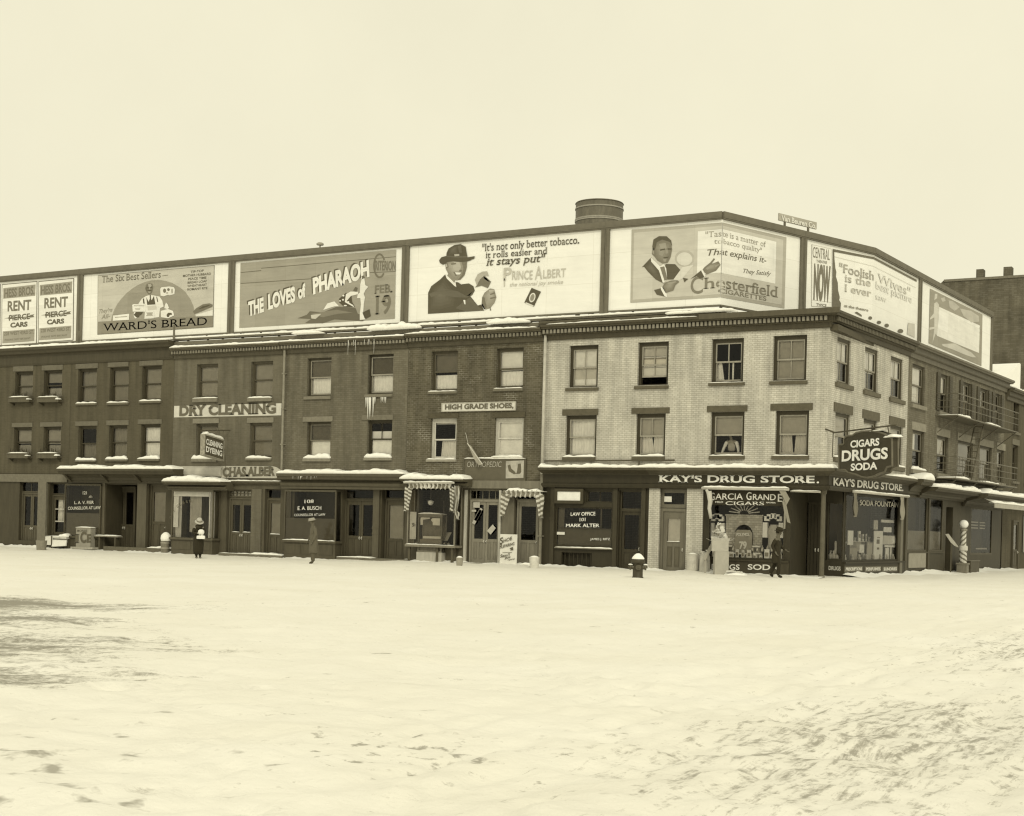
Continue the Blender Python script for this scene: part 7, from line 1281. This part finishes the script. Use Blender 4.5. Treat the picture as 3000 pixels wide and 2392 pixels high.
# drug store display
YD = .34
q = RC(2126, 1513, 2232, 1630, YD); t = thing('display_arch', ((q[0]+q[1])/2, YD, q[2]), 'grey stone patterned cardboard arch in the middle of the drug store window', 'display'); n = 14; cx = (q[0]+q[1])/2; wi = (q[1]-q[0])*.25; zs = q[2]+(q[3]-q[2])*.55
m = MB()
inn = [(cx-wi, q[2])]+[(cx+wi*math.cos(R(180-180*i/n)), zs+wi*1.0*math.sin(R(180*i/n))) for i in range(n+1)]+[(cx+wi, q[2])]
for a, b in zip(inn, inn[1:]):
    if abs(a[0]-b[0]) < 1e-6: continue
    m.slab([(a[0], a[1]), (b[0], b[1]), (b[0], q[3]), (a[0], q[3])], YD, YD+.08)
m.box(q[0], cx-wi, YD, YD+.08, q[2], q[3]); m.box(cx+wi, q[1], YD, YD+.08, q[2], q[3]); m.box(q[0]-.04, q[1]+.04, YD-.03, YD+.1, q[3], q[3]+.06); m.build('arch', brick(.5, .34, var=.2, name='printed_stone', bw_=.16, bh=.09, wash=.2), t)
m = MB()
for i in range(9): a = R(10+20*i); m.tube([(cx+.18*math.cos(a), YD, q[3]+.1+.12*math.sin(a)), (cx+.62*math.cos(a), YD, q[3]+.1+.42*math.sin(a))], .022, 6)
split(m, 'ray', CLOTH(.7), t)
q = RC(2152, 1553, 2203, 1622, YD-.1); t = thing('price_card', ((q[0]+q[1])/2, YD-.1, q[2]), 'arched grey price card with a white number inside the display arch', 'price card'); m = MB(); m.slab([(q[0], q[2]), (q[1], q[2]), (q[1], q[3]-.12), (q[1]-.1, q[3]), (q[0]+.1, q[3]), (q[0], q[3]-.12)], YD-.1, YD-.08); m.build('card', CLOTH(.40), t)
m = MB(); pl = mainplan(YD-.1); write(m, pl, 'POLYMOL', (2158, 1571), (2197, 1571), 8.5, bold=.04, base=.006); write(m, pl, '79', (2166, 1608), (2188, 1608), 20, bold=.05, base=.006); split(m, 'lettering', paint(.85, kind='white_letter_paint'), t)
def stand(px0, px1, label):
    q = RC(px0, 1530, px1, 1580, YD-.02); t = thing('display_stand', ((q[0]+q[1])/2, YD, q[2]), label, 'display'); cx = (q[0]+q[1])/2; W = q[1]-q[0]; m = MB(); m.lathe([(W*.36, q[2]-.5), (W*.34, q[2]), (W*.4, q[2]+.3), (W*.25, q[3]-.1)], (cx, YD+.25, 0), 12); m.build('pedestal', CLOTH(.5), t); m = MB()
    for s in (-1, 1): m.box(cx+s*W*.42-.09, cx+s*W*.42+.09, YD-.02, YD+.12, q[2]+.05, q[2]+.62)
    for i in range(5): a = R(20+35*i); m.box(cx+W*.35*math.cos(a)-.1, cx+W*.35*math.cos(a)+.1, YD-.02, YD+.1, q[3]-.02+.16*math.sin(a), q[3]+.16+.16*math.sin(a))
    split(m, 'carton', CLOTH(.9), t)
stand(2080, 2118, 'left stand of white packets in the drug store window'); stand(2236, 2292, 'right stand of white packets in the drug store window')
first = None; rng = random.Random(2)
q = RC(2128, 1600, 2300, 1640, .15)
for row, (yy, zz) in enumerate(((.16, q[2]+.02), (.24, q[2]+.30))):
    for i in range(12):
        x = q[0]+.05+i*(q[1]-q[0])/12
        if row and i in (2, 3, 4): continue
        if first is None:
            first = thing('bottle', (x, yy, zz), 'small medicine bottle in rows at the bottom of the drug store window', 'bottle', 'bottles in the drug store window'); m = MB(); m.lathe([(.04, 0), (.045, .01), (.045, .16), (.02, .2), (.018, .24), (.01, .24)], (0, 0, 0), 10); b1 = m.build('glass_body', paint(.42, rough=.2, kind='bottle_glass'), first, Matrix.Translation((x, yy, zz)), smooth=True); m = MB(); m.box(-.03, .03, -.048, -.044, .04, .12); b2 = m.build('paper_label', CLOTH(.7), first, Matrix.Translation((x, yy, zz)))
        else:
            c = first.copy(); C.objects.link(c); c.matrix_basis = Matrix.Translation((x, yy, zz))
            for ch in (b1, b2): d = ch.copy(); C.objects.link(d); d.parent = c
for k, (x0, x1, y) in enumerate(((2132, 2152, 1600), (2212, 2234, 1602), (2214, 2236, 1622), (2130, 2206, 1622))):
    q = RC(x0, y-2, x1, y+2, .45); t = thing('glass_shelf', ((q[0]+q[1])/2, .5, q[2]), ['short pale shelf left of the price card', 'short pale shelf right of the price card', 'lower pale shelf right of the price card', 'long pale shelf beneath the price card'][k], 'shelf'); m = MB(); m.box(q[0], q[1], .14, .32, q[2], q[3]); m.build('shelf', CLOTH(.85), t)
    m = MB(); m.box(q[0]+.03, q[0]+.06, .18, .28, rEg[2], q[2]); m.box(q[1]-.06, q[1]-.03, .18, .28, rEg[2], q[2]); split(m, 'leg', METAL(.3), t)
# side window display
def card(px0, py0, px1, py1, yo, g, label, F=FS):
    yo = .10+.3*(yo-.25); g = min(.92, g*1.3); q = RC(px0, py0, px1, py1, yo, F); t = thing('show_card', F @ Vector(((q[0]+q[1])/2, yo, q[2])), label, 'card', rot=PHI); m = MB(); m.box(q[0], q[1], yo, yo+.03, q[2], q[3]); m.build('card', CLOTH(g), t, F); m = MB(); m.box((q[0]+q[1])/2-.02, (q[0]+q[1])/2+.02, yo+.03, yo+.3, zb0, q[2]+.05); m.build('easel', WOOD(.1), t, F); return q, t
card(2484, 1555, 2500, 1597, .3, .8, 'tall white card at the left of the side window'); card(2518, 1596, 2532, 1620, .25, .75, 'small white card low in the side window')
q, t = card(2560, 1556, 2586, 1640, .35, .8, 'tallest white poster card in the middle of the side window'); m = MB(); 
for a, b, c, d in ((.3, .62, .55, .7), (.35, .65, .75, .78), (.35, .6, .35, .42)): m.box(q[0]+(q[1]-q[0])*a, q[0]+(q[1]-q[0])*b, .122, .13, q[2]+(q[3]-q[2])*c, q[2]+(q[3]-q[2])*d)
m.build('print', LT(.2), t, FS)
card(2560, 1525, 2572, 1552, .5, .45, 'grey card above the tallest poster'); card(2589, 1545, 2612, 1560, .4, .82, 'white card at the top right of the side window'); card(2588, 1570, 2628, 1596, .3, .55, 'wide grey card right of the tallest poster'); card(2592, 1598, 2626, 1604, .3, .8, 'narrow pale strip card at the right of the side window'); card(2600, 1604, 2612, 1640, .5, .6, 'narrow standing card at the right of the side window')
card(2594, 1606, 2604, 1641, .28, .8, 'pale narrow box standing at the foot of the side window'); card(2540, 1590, 2556, 1641, .5, .4, 'grey tall card left of the tallest poster'); card(2488, 1606, 2512, 1642, .5, .35, 'grey low box at the left foot of the side window'); card(2614, 1574, 2626, 1592, .27, .9, 'small white bill at the right edge of the side window'); card(2582, 1524, 2620, 1532, .5, .6, 'pale arched card at the very top right of the side window')
rng = random.Random(3); kids = []
for i in range(8):
    s = sg0+.3+i*(sg1-sg0-.6)/7; F = FS @ Matrix.Translation((s, .12, zb0+.005))
    if not kids:
        f2 = thing('jar', F.translation, 'pale jar standing along the bottom of the side window', 'jar', 'jars in the side window', PHI); m = MB(); m.lathe([(.07, 0), (.085, .03), (.08, .16), (.05, .2)], (0, 0, 0), 12); kids.append(m.build('jar_body', paint(.55, rough=.3, kind='milk_glass'), f2, F, smooth=True)); m = MB(); m.lathe([(.055, .2), (.06, .22), (.04, .27), (.01, .28)], (0, 0, 0), 12); kids.append(m.build('lid', paint(.7, kind='milk_glass'), f2, F, smooth=True))
    else:
        c = f2.copy(); C.objects.link(c); c.matrix_basis = F
        for ch in kids: d = ch.copy(); C.objects.link(d); d.parent = c
# packets crowding both drug store windows
pk = None; rng = random.Random(21)
spots = [(FS, sg0+.35+i*(sg1-sg0-.7)/15, .30, zb0+.005) for i in range(16)]+[(FS, sg0+.5+i*.42, .36, zb0+.78+.0*i) for i in range(int((sg1-sg0-1.0)/.42))]+[(FM, rEg[0]+.25+i*(rEg[1]-rEg[0]-.5)/11, .12, rEg[2]+.005) for i in range(12)]
t = thing('glass_shelf', FS @ Vector(((sg0+sg1)/2, .36, zb0+.75)), 'long pale shelf crowded with packets across the side window', 'shelf', rot=PHI); m = MB(); m.box(sg0+.12, sg1-.12, .28, .44, zb0+.752, zb0+.778); m.build('shelf', CLOTH(.7), t, FS)
for F_, u, y, z in spots:
    F = F_ @ Matrix.Translation((u, y, z)) @ Matrix.Rotation(rng.uniform(-.25, .25), 4, 'Z')
    if pk is None:
        pk = thing('packet', F.translation, 'small white packet standing among many in the drug store windows', 'packet', 'packets in the drug store windows'); pk.matrix_basis = F; WM[pk.name] = F
        m = MB(); m.box(-.07, .07, -.03, .03, 0, .24); k1 = m.build('box', CLOTH(.86), pk, F); m = MB(); m.box(-.05, .05, -.034, -.0305, .08, .17); k2 = m.build('paper_label', CLOTH(.3), pk, F)
    else:
        c = pk.copy(); C.objects.link(c); c.matrix_basis = F @ Matrix.Diagonal((rng.uniform(.7, 1.5), 1, rng.uniform(.6, 1.7), 1))
        for ch in (k1, k2): d = ch.copy(); C.objects.link(d); d.parent = c
kids = []
for i, px in enumerate((2433, 2442, 2454)):
    x, z = P(px, 1642, RD+.25); F = Matrix.Translation((x, RD+.25, .625))
    if not kids:
        f3 = thing('jar', F.translation, 'pale round jar in the small window beside the corner doors', 'jar', 'jars beside the corner doors'); m = MB(); m.lathe([(.08, 0), (.10, .06), (.08, .2), (.03, .26), (.05, .34), (.01, .36)], (0, 0, 0), 12); kids.append(m.build('jar_body', paint(.6, rough=.3, kind='milk_glass'), f3, F, smooth=True))
    else:
        c = f3.copy(); C.objects.link(c); c.matrix_basis = F; d = kids[0].copy(); C.objects.link(d); d.parent = c
m = MB(); q = P(2331, 1508, RD)[0]; z_ = P(2331, 1510, RD)[1]; t = thing('door_sign', (q, RD, z_), 'oval pale emblem with a bar hanging in the corner entry', 'sign'); m.lathe([(.01, -.02), (.2, -.02), (.2, .0), (.01, .0)], (0, 0, 0), 20, sy=.6); F = Matrix.Translation((q, RD-.02, z_)) @ Matrix.Rotation(math.pi/2, 4, 'X'); m.build('emblem', CLOTH(.45), t, F); m = MB(); m.box(q-.24, q+.24, RD-.03, RD-.01, z_-.24, z_-.18); m.build('bar', CLOTH(.45), t)

# ------------------------------------------------------------------ people
def skin_mesh(name, pts, edges, radii, root, mats, parent, F, extra=None, sub=2):
    me = bpy.data.meshes.new('sk'); me.from_pydata(pts, edges, []); o = bpy.data.objects.new('sk', me); C.objects.link(o)
    sk = o.modifiers.new('s', 'SKIN'); sk.use_smooth_shade = True
    for v, r in zip(me.skin_vertices[0].data, radii): v.radius = (r, r) if not isinstance(r, tuple) else r
    me.skin_vertices[0].data[root].use_root = True
    o.modifiers.new('u', 'SUBSURF').levels = sub
    dg = bpy.context.evaluated_depsgraph_get(); ev = o.evaluated_get(dg); m2 = ev.to_mesh(); mb = MB()
    mb.add([v.co[:] for v in m2.vertices], [tuple(p.vertices) for p in m2.polygons]); ev.to_mesh_clear(); bpy.data.objects.remove(o)
    if extra: extra(mb)
    return mb.build(name, mats, parent, F, smooth=True)
def human(parent, F, J, skin, top, legs, shoe, hair, hat=None, coat=None, sleeves=None, scale=1.0):
    """one continuous body (torso, limbs, head with face, hands with five fingers), then clothes, hair and hat"""
    n = [k for k in J if k != '_f']; pts = []; ed = []; rad = []; ix = {}
    R0 = dict(pelvis=.125, waist=.115, chest=.135, neck=.052, head=.07, sl=.062, sr=.062, el=.042, er=.042, wl=.028, wr=.028, hl=.085, hr=.085, kl=.058, kr=.058, al=.04, ar=.04, tl=.032, tr=.032)
    for k in n: ix[k] = len(pts); pts.append(tuple(J[k])); rad.append(R0[k])
    for a, b in (('pelvis', 'waist'), ('waist', 'chest'), ('chest', 'neck'), ('neck', 'head'), ('chest', 'sl'), ('sl', 'el'), ('el', 'wl'), ('chest', 'sr'), ('sr', 'er'), ('er', 'wr'), ('pelvis', 'hl'), ('hl', 'kl'), ('kl', 'al'), ('al', 'tl'), ('pelvis', 'hr'), ('hr', 'kr'), ('kr', 'ar'), ('ar', 'tr')):
        if a in ix and b in ix: ed.append((ix[a], ix[b]))
    for e, w_, sd in (('el', 'wl', -1), ('er', 'wr', 1)):
        if w_ not in J: continue
        d = (Vector(J[w_])-Vector(J[e])).normalized(); sdv = d.cross(Vector((0, 1, 0))).normalized(); up = sdv.cross(d); W_ = Vector(J[w_]); pb = len(pts); pts.append(tuple(W_+d*.05)); rad.append(.034); ed.append((ix[w_], pb))
        for f in range(4):
            b = W_+d*.095+sdv*(.022*(f-1.5)); ln = (.065, .075, .07, .055)[f]; i0 = len(pts); pts += [tuple(b), tuple(b+d*ln*.55-up*.008), tuple(b+d*ln-up*.03)]; rad += [.0105, .0095, .008]; ed += [(pb, i0), (i0, i0+1), (i0+1, i0+2)]
        i0 = len(pts); b = W_+d*.04+sdv*(-.035*sd); pts += [tuple(b), tuple(b+d*.05-sdv*(.02*sd)-up*.015)]; rad += [.012, .009]; ed += [(pb, i0), (i0, i0+1)]
    hd = Vector(J['head']); fw = J.get('_face', Vector((0, -1, 0)))
    def face(mb):
        up = (hd-Vector(J['neck'])).normalized(); f = Vector((0, -1, 0)) if not FACEDIR else FACEDIR; f = (f-up*f.dot(up)).normalized(); s = f.cross(up); c = hd+up*.03
        def pt(a, b, h): return c+s*a+f*b+up*h
        n_, rows = 16, 10; vs = []
        for r_ in range(rows+1):
            ph = math.pi*r_/rows; z = -.125*math.cos(ph); w_ = math.sin(ph); taper = .82 if z < -.02 else 1
            for i in range(n_): a = 2*math.pi*i/n_; vs.append(pt(.078*w_*taper*math.cos(a), .095*w_*math.sin(a), z))
        mb.add(vs, [(r_*n_+i, r_*n_+(i+1) % n_, (r_+1)*n_+(i+1) % n_, (r_+1)*n_+i) for r_ in range(rows) for i in range(n_)])
        mb.add([pt(-.014, .085, -.03), pt(.014, .085, -.03), pt(0, .122, -.028), pt(0, .088, .03)], [(0, 2, 3), (2, 1, 3), (0, 1, 2)])
        for q_ in (-1, 1): mb.add([pt(q_*.032-.014, .093, .008), pt(q_*.032+.014, .093, .008), pt(q_*.032+.014, .09, .02), pt(q_*.032-.014, .09, .02)], [(0, 1, 2, 3)], 1); mb.add([pt(q_*.078, -.01, -.03), pt(q_*.092, .0, -.02), pt(q_*.095, -.005, .025), pt(q_*.078, -.01, .03)], [(0, 1, 2, 3)])
        mb.add([pt(-.024, .09, -.062), pt(.024, .09, -.062), pt(.02, .094, -.054), pt(-.02, .094, -.054)], [(0, 1, 2, 3)], 1)
    FACEDIR = J.get('_f')
    body = skin_mesh('body', pts, ed, rad, ix['pelvis'], [paint(skin, kind='skin', var=.06), paint(.05, kind='dark_feature')], parent, F, face)
    def sub(name, ks, es, rr, g, root=0):
        skin_mesh(name, [tuple(J[k]) for k in ks], [(ks.index(a), ks.index(b)) for a, b in es], rr, root, [CLOTH(g)], parent, F)
    sub('jacket', ['pelvis', 'waist', 'chest', 'sl', 'sr'], [('pelvis', 'waist'), ('waist', 'chest'), ('chest', 'sl'), ('chest', 'sr')], [.155, .14, .165, .085, .085], top)
    for a, b, c in (('sl', 'el', 'wl'), ('sr', 'er', 'wr')): sub('sleeve', [a, b, c], [(a, b), (b, c)], [.085, .062, .047], sleeves if sleeves is not None else top)
    if 'kl' in J:
        for a, b, c in (('hl', 'kl', 'al'), ('hr', 'kr', 'ar')): sub('trouser_leg', ['pelvis', a, b, c], [('pelvis', a), (a, b), (b, c)], [.12, .11, .085, .07], legs)
        for a, b in (('al', 'tl'), ('ar', 'tr')): sub('boot', [a, b], [(a, b)], [.055, .045], shoe)
    up = (hd-Vector(J['neck'])).normalized(); f = FACEDIR or Vector((0, -1, 0)); f = (f-up*f.dot(up)).normalized(); s = f.cross(up); c = hd+up*.03
    m = MB(); vs = []; rows, n_ = 6, 16
    for r_ in range(rows+1):
        ph = math.pi*(.02+.52*r_/rows)
        for i in range(n_):
            a = 2*math.pi*i/n_; k = 1.07; fr = math.sin(a); cut = .04 if (fr > .3 and r_ >= 4) else 0; vs.append(c+s*(.083*k*math.sin(ph)*math.cos(a))+f*((.10-cut)*k*math.sin(ph)*math.sin(a)-.008)+up*(.132*k*math.cos(ph)))
    m.add(vs, [(r_*n_+i, r_*n_+(i+1) % n_, (r_+1)*n_+(i+1) % n_, (r_+1)*n_+i) for r_ in range(rows) for i in range(n_)]); m.build('hair', CLOTH(hair), parent, F, smooth=True)
    if hat:
        g, brim, hgt, gb = hat; m = MB(); pr = [(brim, .045), (brim*1.0, .055), (.108, .07), (.112, .085), (.108, .085+hgt*.6), (.085, .085+hgt*.95), (.01, .085+hgt)]; n_ = 20
        vs = [c+s*(r_*math.cos(6.2832*i/n_))+f*(r_*1.1*math.sin(6.2832*i/n_))+up*(z) for r_, z in pr for i in range(n_)]
        m.add(vs, [(a*n_+i, a*n_+(i+1) % n_, (a+1)*n_+(i+1) % n_, (a+1)*n_+i) for a in range(len(pr)-1) for i in range(n_)]+[tuple(range(n_-1, -1, -1))]); m.build('hat', CLOTH(g), parent, F, smooth=True)
        if gb is not None:
            m = MB(); vs = [c+s*(r_*math.cos(6.2832*i/n_))+f*(r_*1.1*math.sin(6.2832*i/n_))+up*z for r_, z in ((.113, .085), (.118, .09), (.118, .13), (.111, .135)) for i in range(n_)]; m.add(vs, [(a*n_+i, a*n_+(i+1) % n_, (a+1)*n_+(i+1) % n_, (a+1)*n_+i) for a in range(3) for i in range(n_)]); m.build('hat_band', CLOTH(gb), parent, F, smooth=True)
    if coat:
        g, prof = coat; m = MB(); m.lathe(prof, (J['pelvis'][0], J['pelvis'][1], 0), 22, sy=.78); m.build('coat_skirt', CLOTH(g), parent, F, smooth=True)
    return body
V = Vector
# woman before the dry cleaner, head bent over her parcels
q = G(580, 1637); F = L(q, FACE+.35)
t = thing('person', q, 'woman in a long black coat and pale brimmed hat holding white parcels', 'person', rot=FACE+.35)
human(t, F, dict(pelvis=V((0, 0, .92)), waist=V((0, -.01, 1.06)), chest=V((0, -.02, 1.24)), neck=V((0, -.05, 1.40)), head=V((.0, -.10, 1.49)), sl=V((-.17, -.02, 1.31)), el=V((-.25, -.10, 1.08)), wl=V((-.08, -.26, 1.08)), sr=V((.17, -.02, 1.31)), er=V((.24, -.12, 1.08)), wr=V((.10, -.28, 1.04)), hl=V((-.09, 0, .86)), hr=V((.09, 0, .86)), kl=V((-.08, -.02, .48)), kr=V((.08, -.02, .48)), al=V((-.07, 0, .09)), ar=V((.08, .02, .09)), tl=V((-.08, -.15, .03)), tr=V((.09, -.13, .03)), _f=V((.15, -1, -.5))),
      .3, .035, .03, .03, .05, hat=(.5, .19, .13, .2), coat=(.032, [(.17, 1.18), (.18, 1.0), (.215, .85), (.23, .6), (.215, .35), (.19, .20), (.10, .19)]))
m = MB(); m.lathe([(.13, 1.26), (.16, 1.33), (.14, 1.42), (.09, 1.45)], (0, -.04, 0), 16); m.build('fur_collar', CLOTH(.045), t, F, smooth=True)
pq = F @ V((.06, -.33, 1.12)); t = thing('parcel', pq, 'round white bundle held against her chest by the woman in black', 'parcel'); m = MB(); m.lathe([(.01, -.12), (.09, -.10), (.13, -.02), (.12, .07), (.06, .12), (.01, .125)], (0, 0, 0), 14, sx=1.05, sy=.7); m.build('wrapping', CLOTH(.82), t, L(pq, FACE), smooth=True)
pq = F @ V((.05, -.33, .84)); t = thing('parcel', pq, 'flat white package hanging below the bundle of the woman in black', 'parcel'); m = MB(); m.slab([(-.17, .02), (-.14, -.0), (.15, .0), (.18, .04), (.17, .13), (.05, .16), (-.16, .13)], -.05, .05); m.build('wrapping', CLOTH(.85), t, L(pq, FACE)); m = MB(); m.tube([(0, 0, .15), (.01, 0, .25)], .008, 5); m.build('string', CLOTH(.3), t, L(pq, FACE))
# man walking past the drug store
q = G(2273, 1694); F = L(q, FACE+1.1); t = thing('person', q, 'man in dark overcoat and dark hat walking past the drug store window', 'person', rot=FACE+1.1)
human(t, F, dict(pelvis=V((0, 0, .94)), waist=V((0, -.01, 1.08)), chest=V((0, -.03, 1.30)), neck=V((0, -.04, 1.47)), head=V((0, -.06, 1.57)), sl=V((-.18, -.02, 1.38)), el=V((-.23, .10, 1.12)), wl=V((-.21, -.02, .92)), sr=V((.18, -.02, 1.38)), er=V((.23, -.08, 1.12)), wr=V((.21, -.26, 1.0)), hl=V((-.09, 0, .88)), hr=V((.09, 0, .88)), kl=V((-.09, -.12, .50)), kr=V((.09, .06, .50)), al=V((-.08, -.10, .09)), ar=V((.08, .24, .14)), tl=V((-.08, -.26, .03)), tr=V((.08, .12, .04)), _f=V((0, -1, -.1))),
      .13, .035, .03, .025, .03, hat=(.04, .16, .12, .03), coat=(.035, [(.17, 1.15), (.175, 1.0), (.20, .8), (.215, .55), (.20, .52), (.1, .52)]))
# man with a pale cap in front of the counsellor window
q = G(917, 1654); F = L(q, FACE-1.2); t = thing('person', q, 'man in grey brown overcoat and pale flat cap before the counsellor window', 'person', rot=FACE-1.2)
human(t, F, dict(pelvis=V((0, 0, .94)), waist=V((0, -.01, 1.08)), chest=V((0, -.03, 1.30)), neck=V((0, -.05, 1.46)), head=V((0, -.07, 1.55)), sl=V((-.18, -.02, 1.38)), el=V((-.24, -.03, 1.11)), wl=V((-.2, -.14, .90)), sr=V((.18, -.02, 1.38)), er=V((.24, .02, 1.11)), wr=V((.22, -.08, .88)), hl=V((-.09, 0, .88)), hr=V((.09, 0, .88)), kl=V((-.09, -.05, .50)), kr=V((.09, -.03, .50)), al=V((-.08, .02, .09)), ar=V((.08, -.02, .09)), tl=V((-.08, -.13, .03)), tr=V((.08, -.17, .03)), _f=V((0, -1, -.15))),
      .12, .125, .11, .07, .08, hat=(.34, .135, .06, None), coat=(.125, [(.17, 1.15), (.18, 1.0), (.20, .8), (.215, .45), (.20, .42), (.1, .42)]))
# person leaning on the sill of the third lower window of the corner house
rc = E2[2][0]; cx = (rc[0]+rc[1])/2; q = V((cx, .42, rc[2]-.05)); F = Matrix.Translation(q); t = thing('person', q, 'person in white sleeves leaning with both hands on the sill of an open window', 'person')
human(t, F, dict(pelvis=V((0, .42, .0)), waist=V((0, .30, .18)), chest=V((.0, .12, .52)), neck=V((0, .03, .70)), head=V((0, -.03, .80)), sl=V((-.18, .10, .62)), el=V((-.29, .04, .34)), wl=V((-.34, -.03, .13)), sr=V((.18, .10, .62)), er=V((.29, .04, .34)), wr=V((.33, -.03, .13)), hl=V((-.1, .46, -.1)), hr=V((.1, .46, -.1)), _f=V((0, -1, -.5))),
      .3, .07, .05, .05, .06, sleeves=.8)
m = MB(); m.lathe([(.10, .22), (.15, .28), (.155, .42), (.12, .6), (.06, .66)], (0, .10, 0), 14, sy=.6); m.build('bib', CLOTH(.42), t, F, smooth=True)
# little ventilator on the boards
s_, z_ = BB.sz(937, 716); p = V(BB.w(s_, ZT, -.02)); t = thing('vent_cap', p, 'tiny mushroom shaped ventilator on top of the film billboard', 'ventilator')
m = MB(); m.lathe([(.035, -.02), (.035, .12), (.16, .13), (.17, .19), (.10, .24), (.01, .25)], (0, 0, 0), 14); m.build('cap', paint(.34, kind='rusty_iron'), t, Matrix.Translation(p), smooth=False)
# ------------------------------------------------------------------ snow shovelled against the house fronts
def bank(F, u0, u1, y0, y1, gaps, seed, label, zf):
    nu, nv = int((u1-u0)/.07), 14; vs = []; rg = np.random.RandomState(seed); ph = rg.uniform(0, 6.28, 12)
    for i in range(nu+1):
        u = u0+(u1-u0)*i/nu
        a = sum(math.sin(u*f+ph[k])*w_ for k, (f, w_) in enumerate(((.7, .5), (1.9, .35), (4.3, .28), (9.1, .2), (19.0, .13))))
        g_ = 1.0
        for c, hw in gaps: g_ *= 1-.85*math.exp(-((u-c)/hw)**2)
        H = max(.015, (.085+.075*a))*g_; reach = .55+.3*math.sin(u*1.3+ph[6])+.15*math.sin(u*5.7+ph[7])
        for k in range(nv+1):
            q = k/nv; y = y1+(y0-y1)*q*min(1, reach+.25); pr = (1-q)**1.4*(1+.25*math.sin(q*9+u*6+ph[8])*math.sin(u*13+ph[9]))
            vs.append((u, y, zf(u, y)+.012+H*pr-.05*q*q))
    n = nv+1; mb = MB(); mb.add(vs, [(i*n+k, i*n+k+1, (i+1)*n+k+1, (i+1)*n+k) for i in range(nu) for k in range(nv)])
    o = mb.build('snow_bank', SNOW, None, F, smooth=True); tag(o, label, 'snow', kind='stuff')
gp_ = [((rBd[0]+rBd[1])/2, .9), ((rCd[0]+rCd[1])/2, .9), ((rDd[0]+rDd[1])/2, .9), ((rEd[0]+rEd[1])/2, .6), ((rEd2[0]+rEd2[1])/2, .6), (uR+.8, .9)]
bank(FM, -46, .1, -1.3, -.03, gp_, 4, 'low ragged bank of shovelled snow along the house fronts', lambda u, y: float(gz(u, y)))
bank(FS, 1.9, 27, -1.3, -.03, [(16.1, .9), (9.0, .3)], 6, 'low ragged bank of snow along the side street fronts', lambda u, y: 0.0)
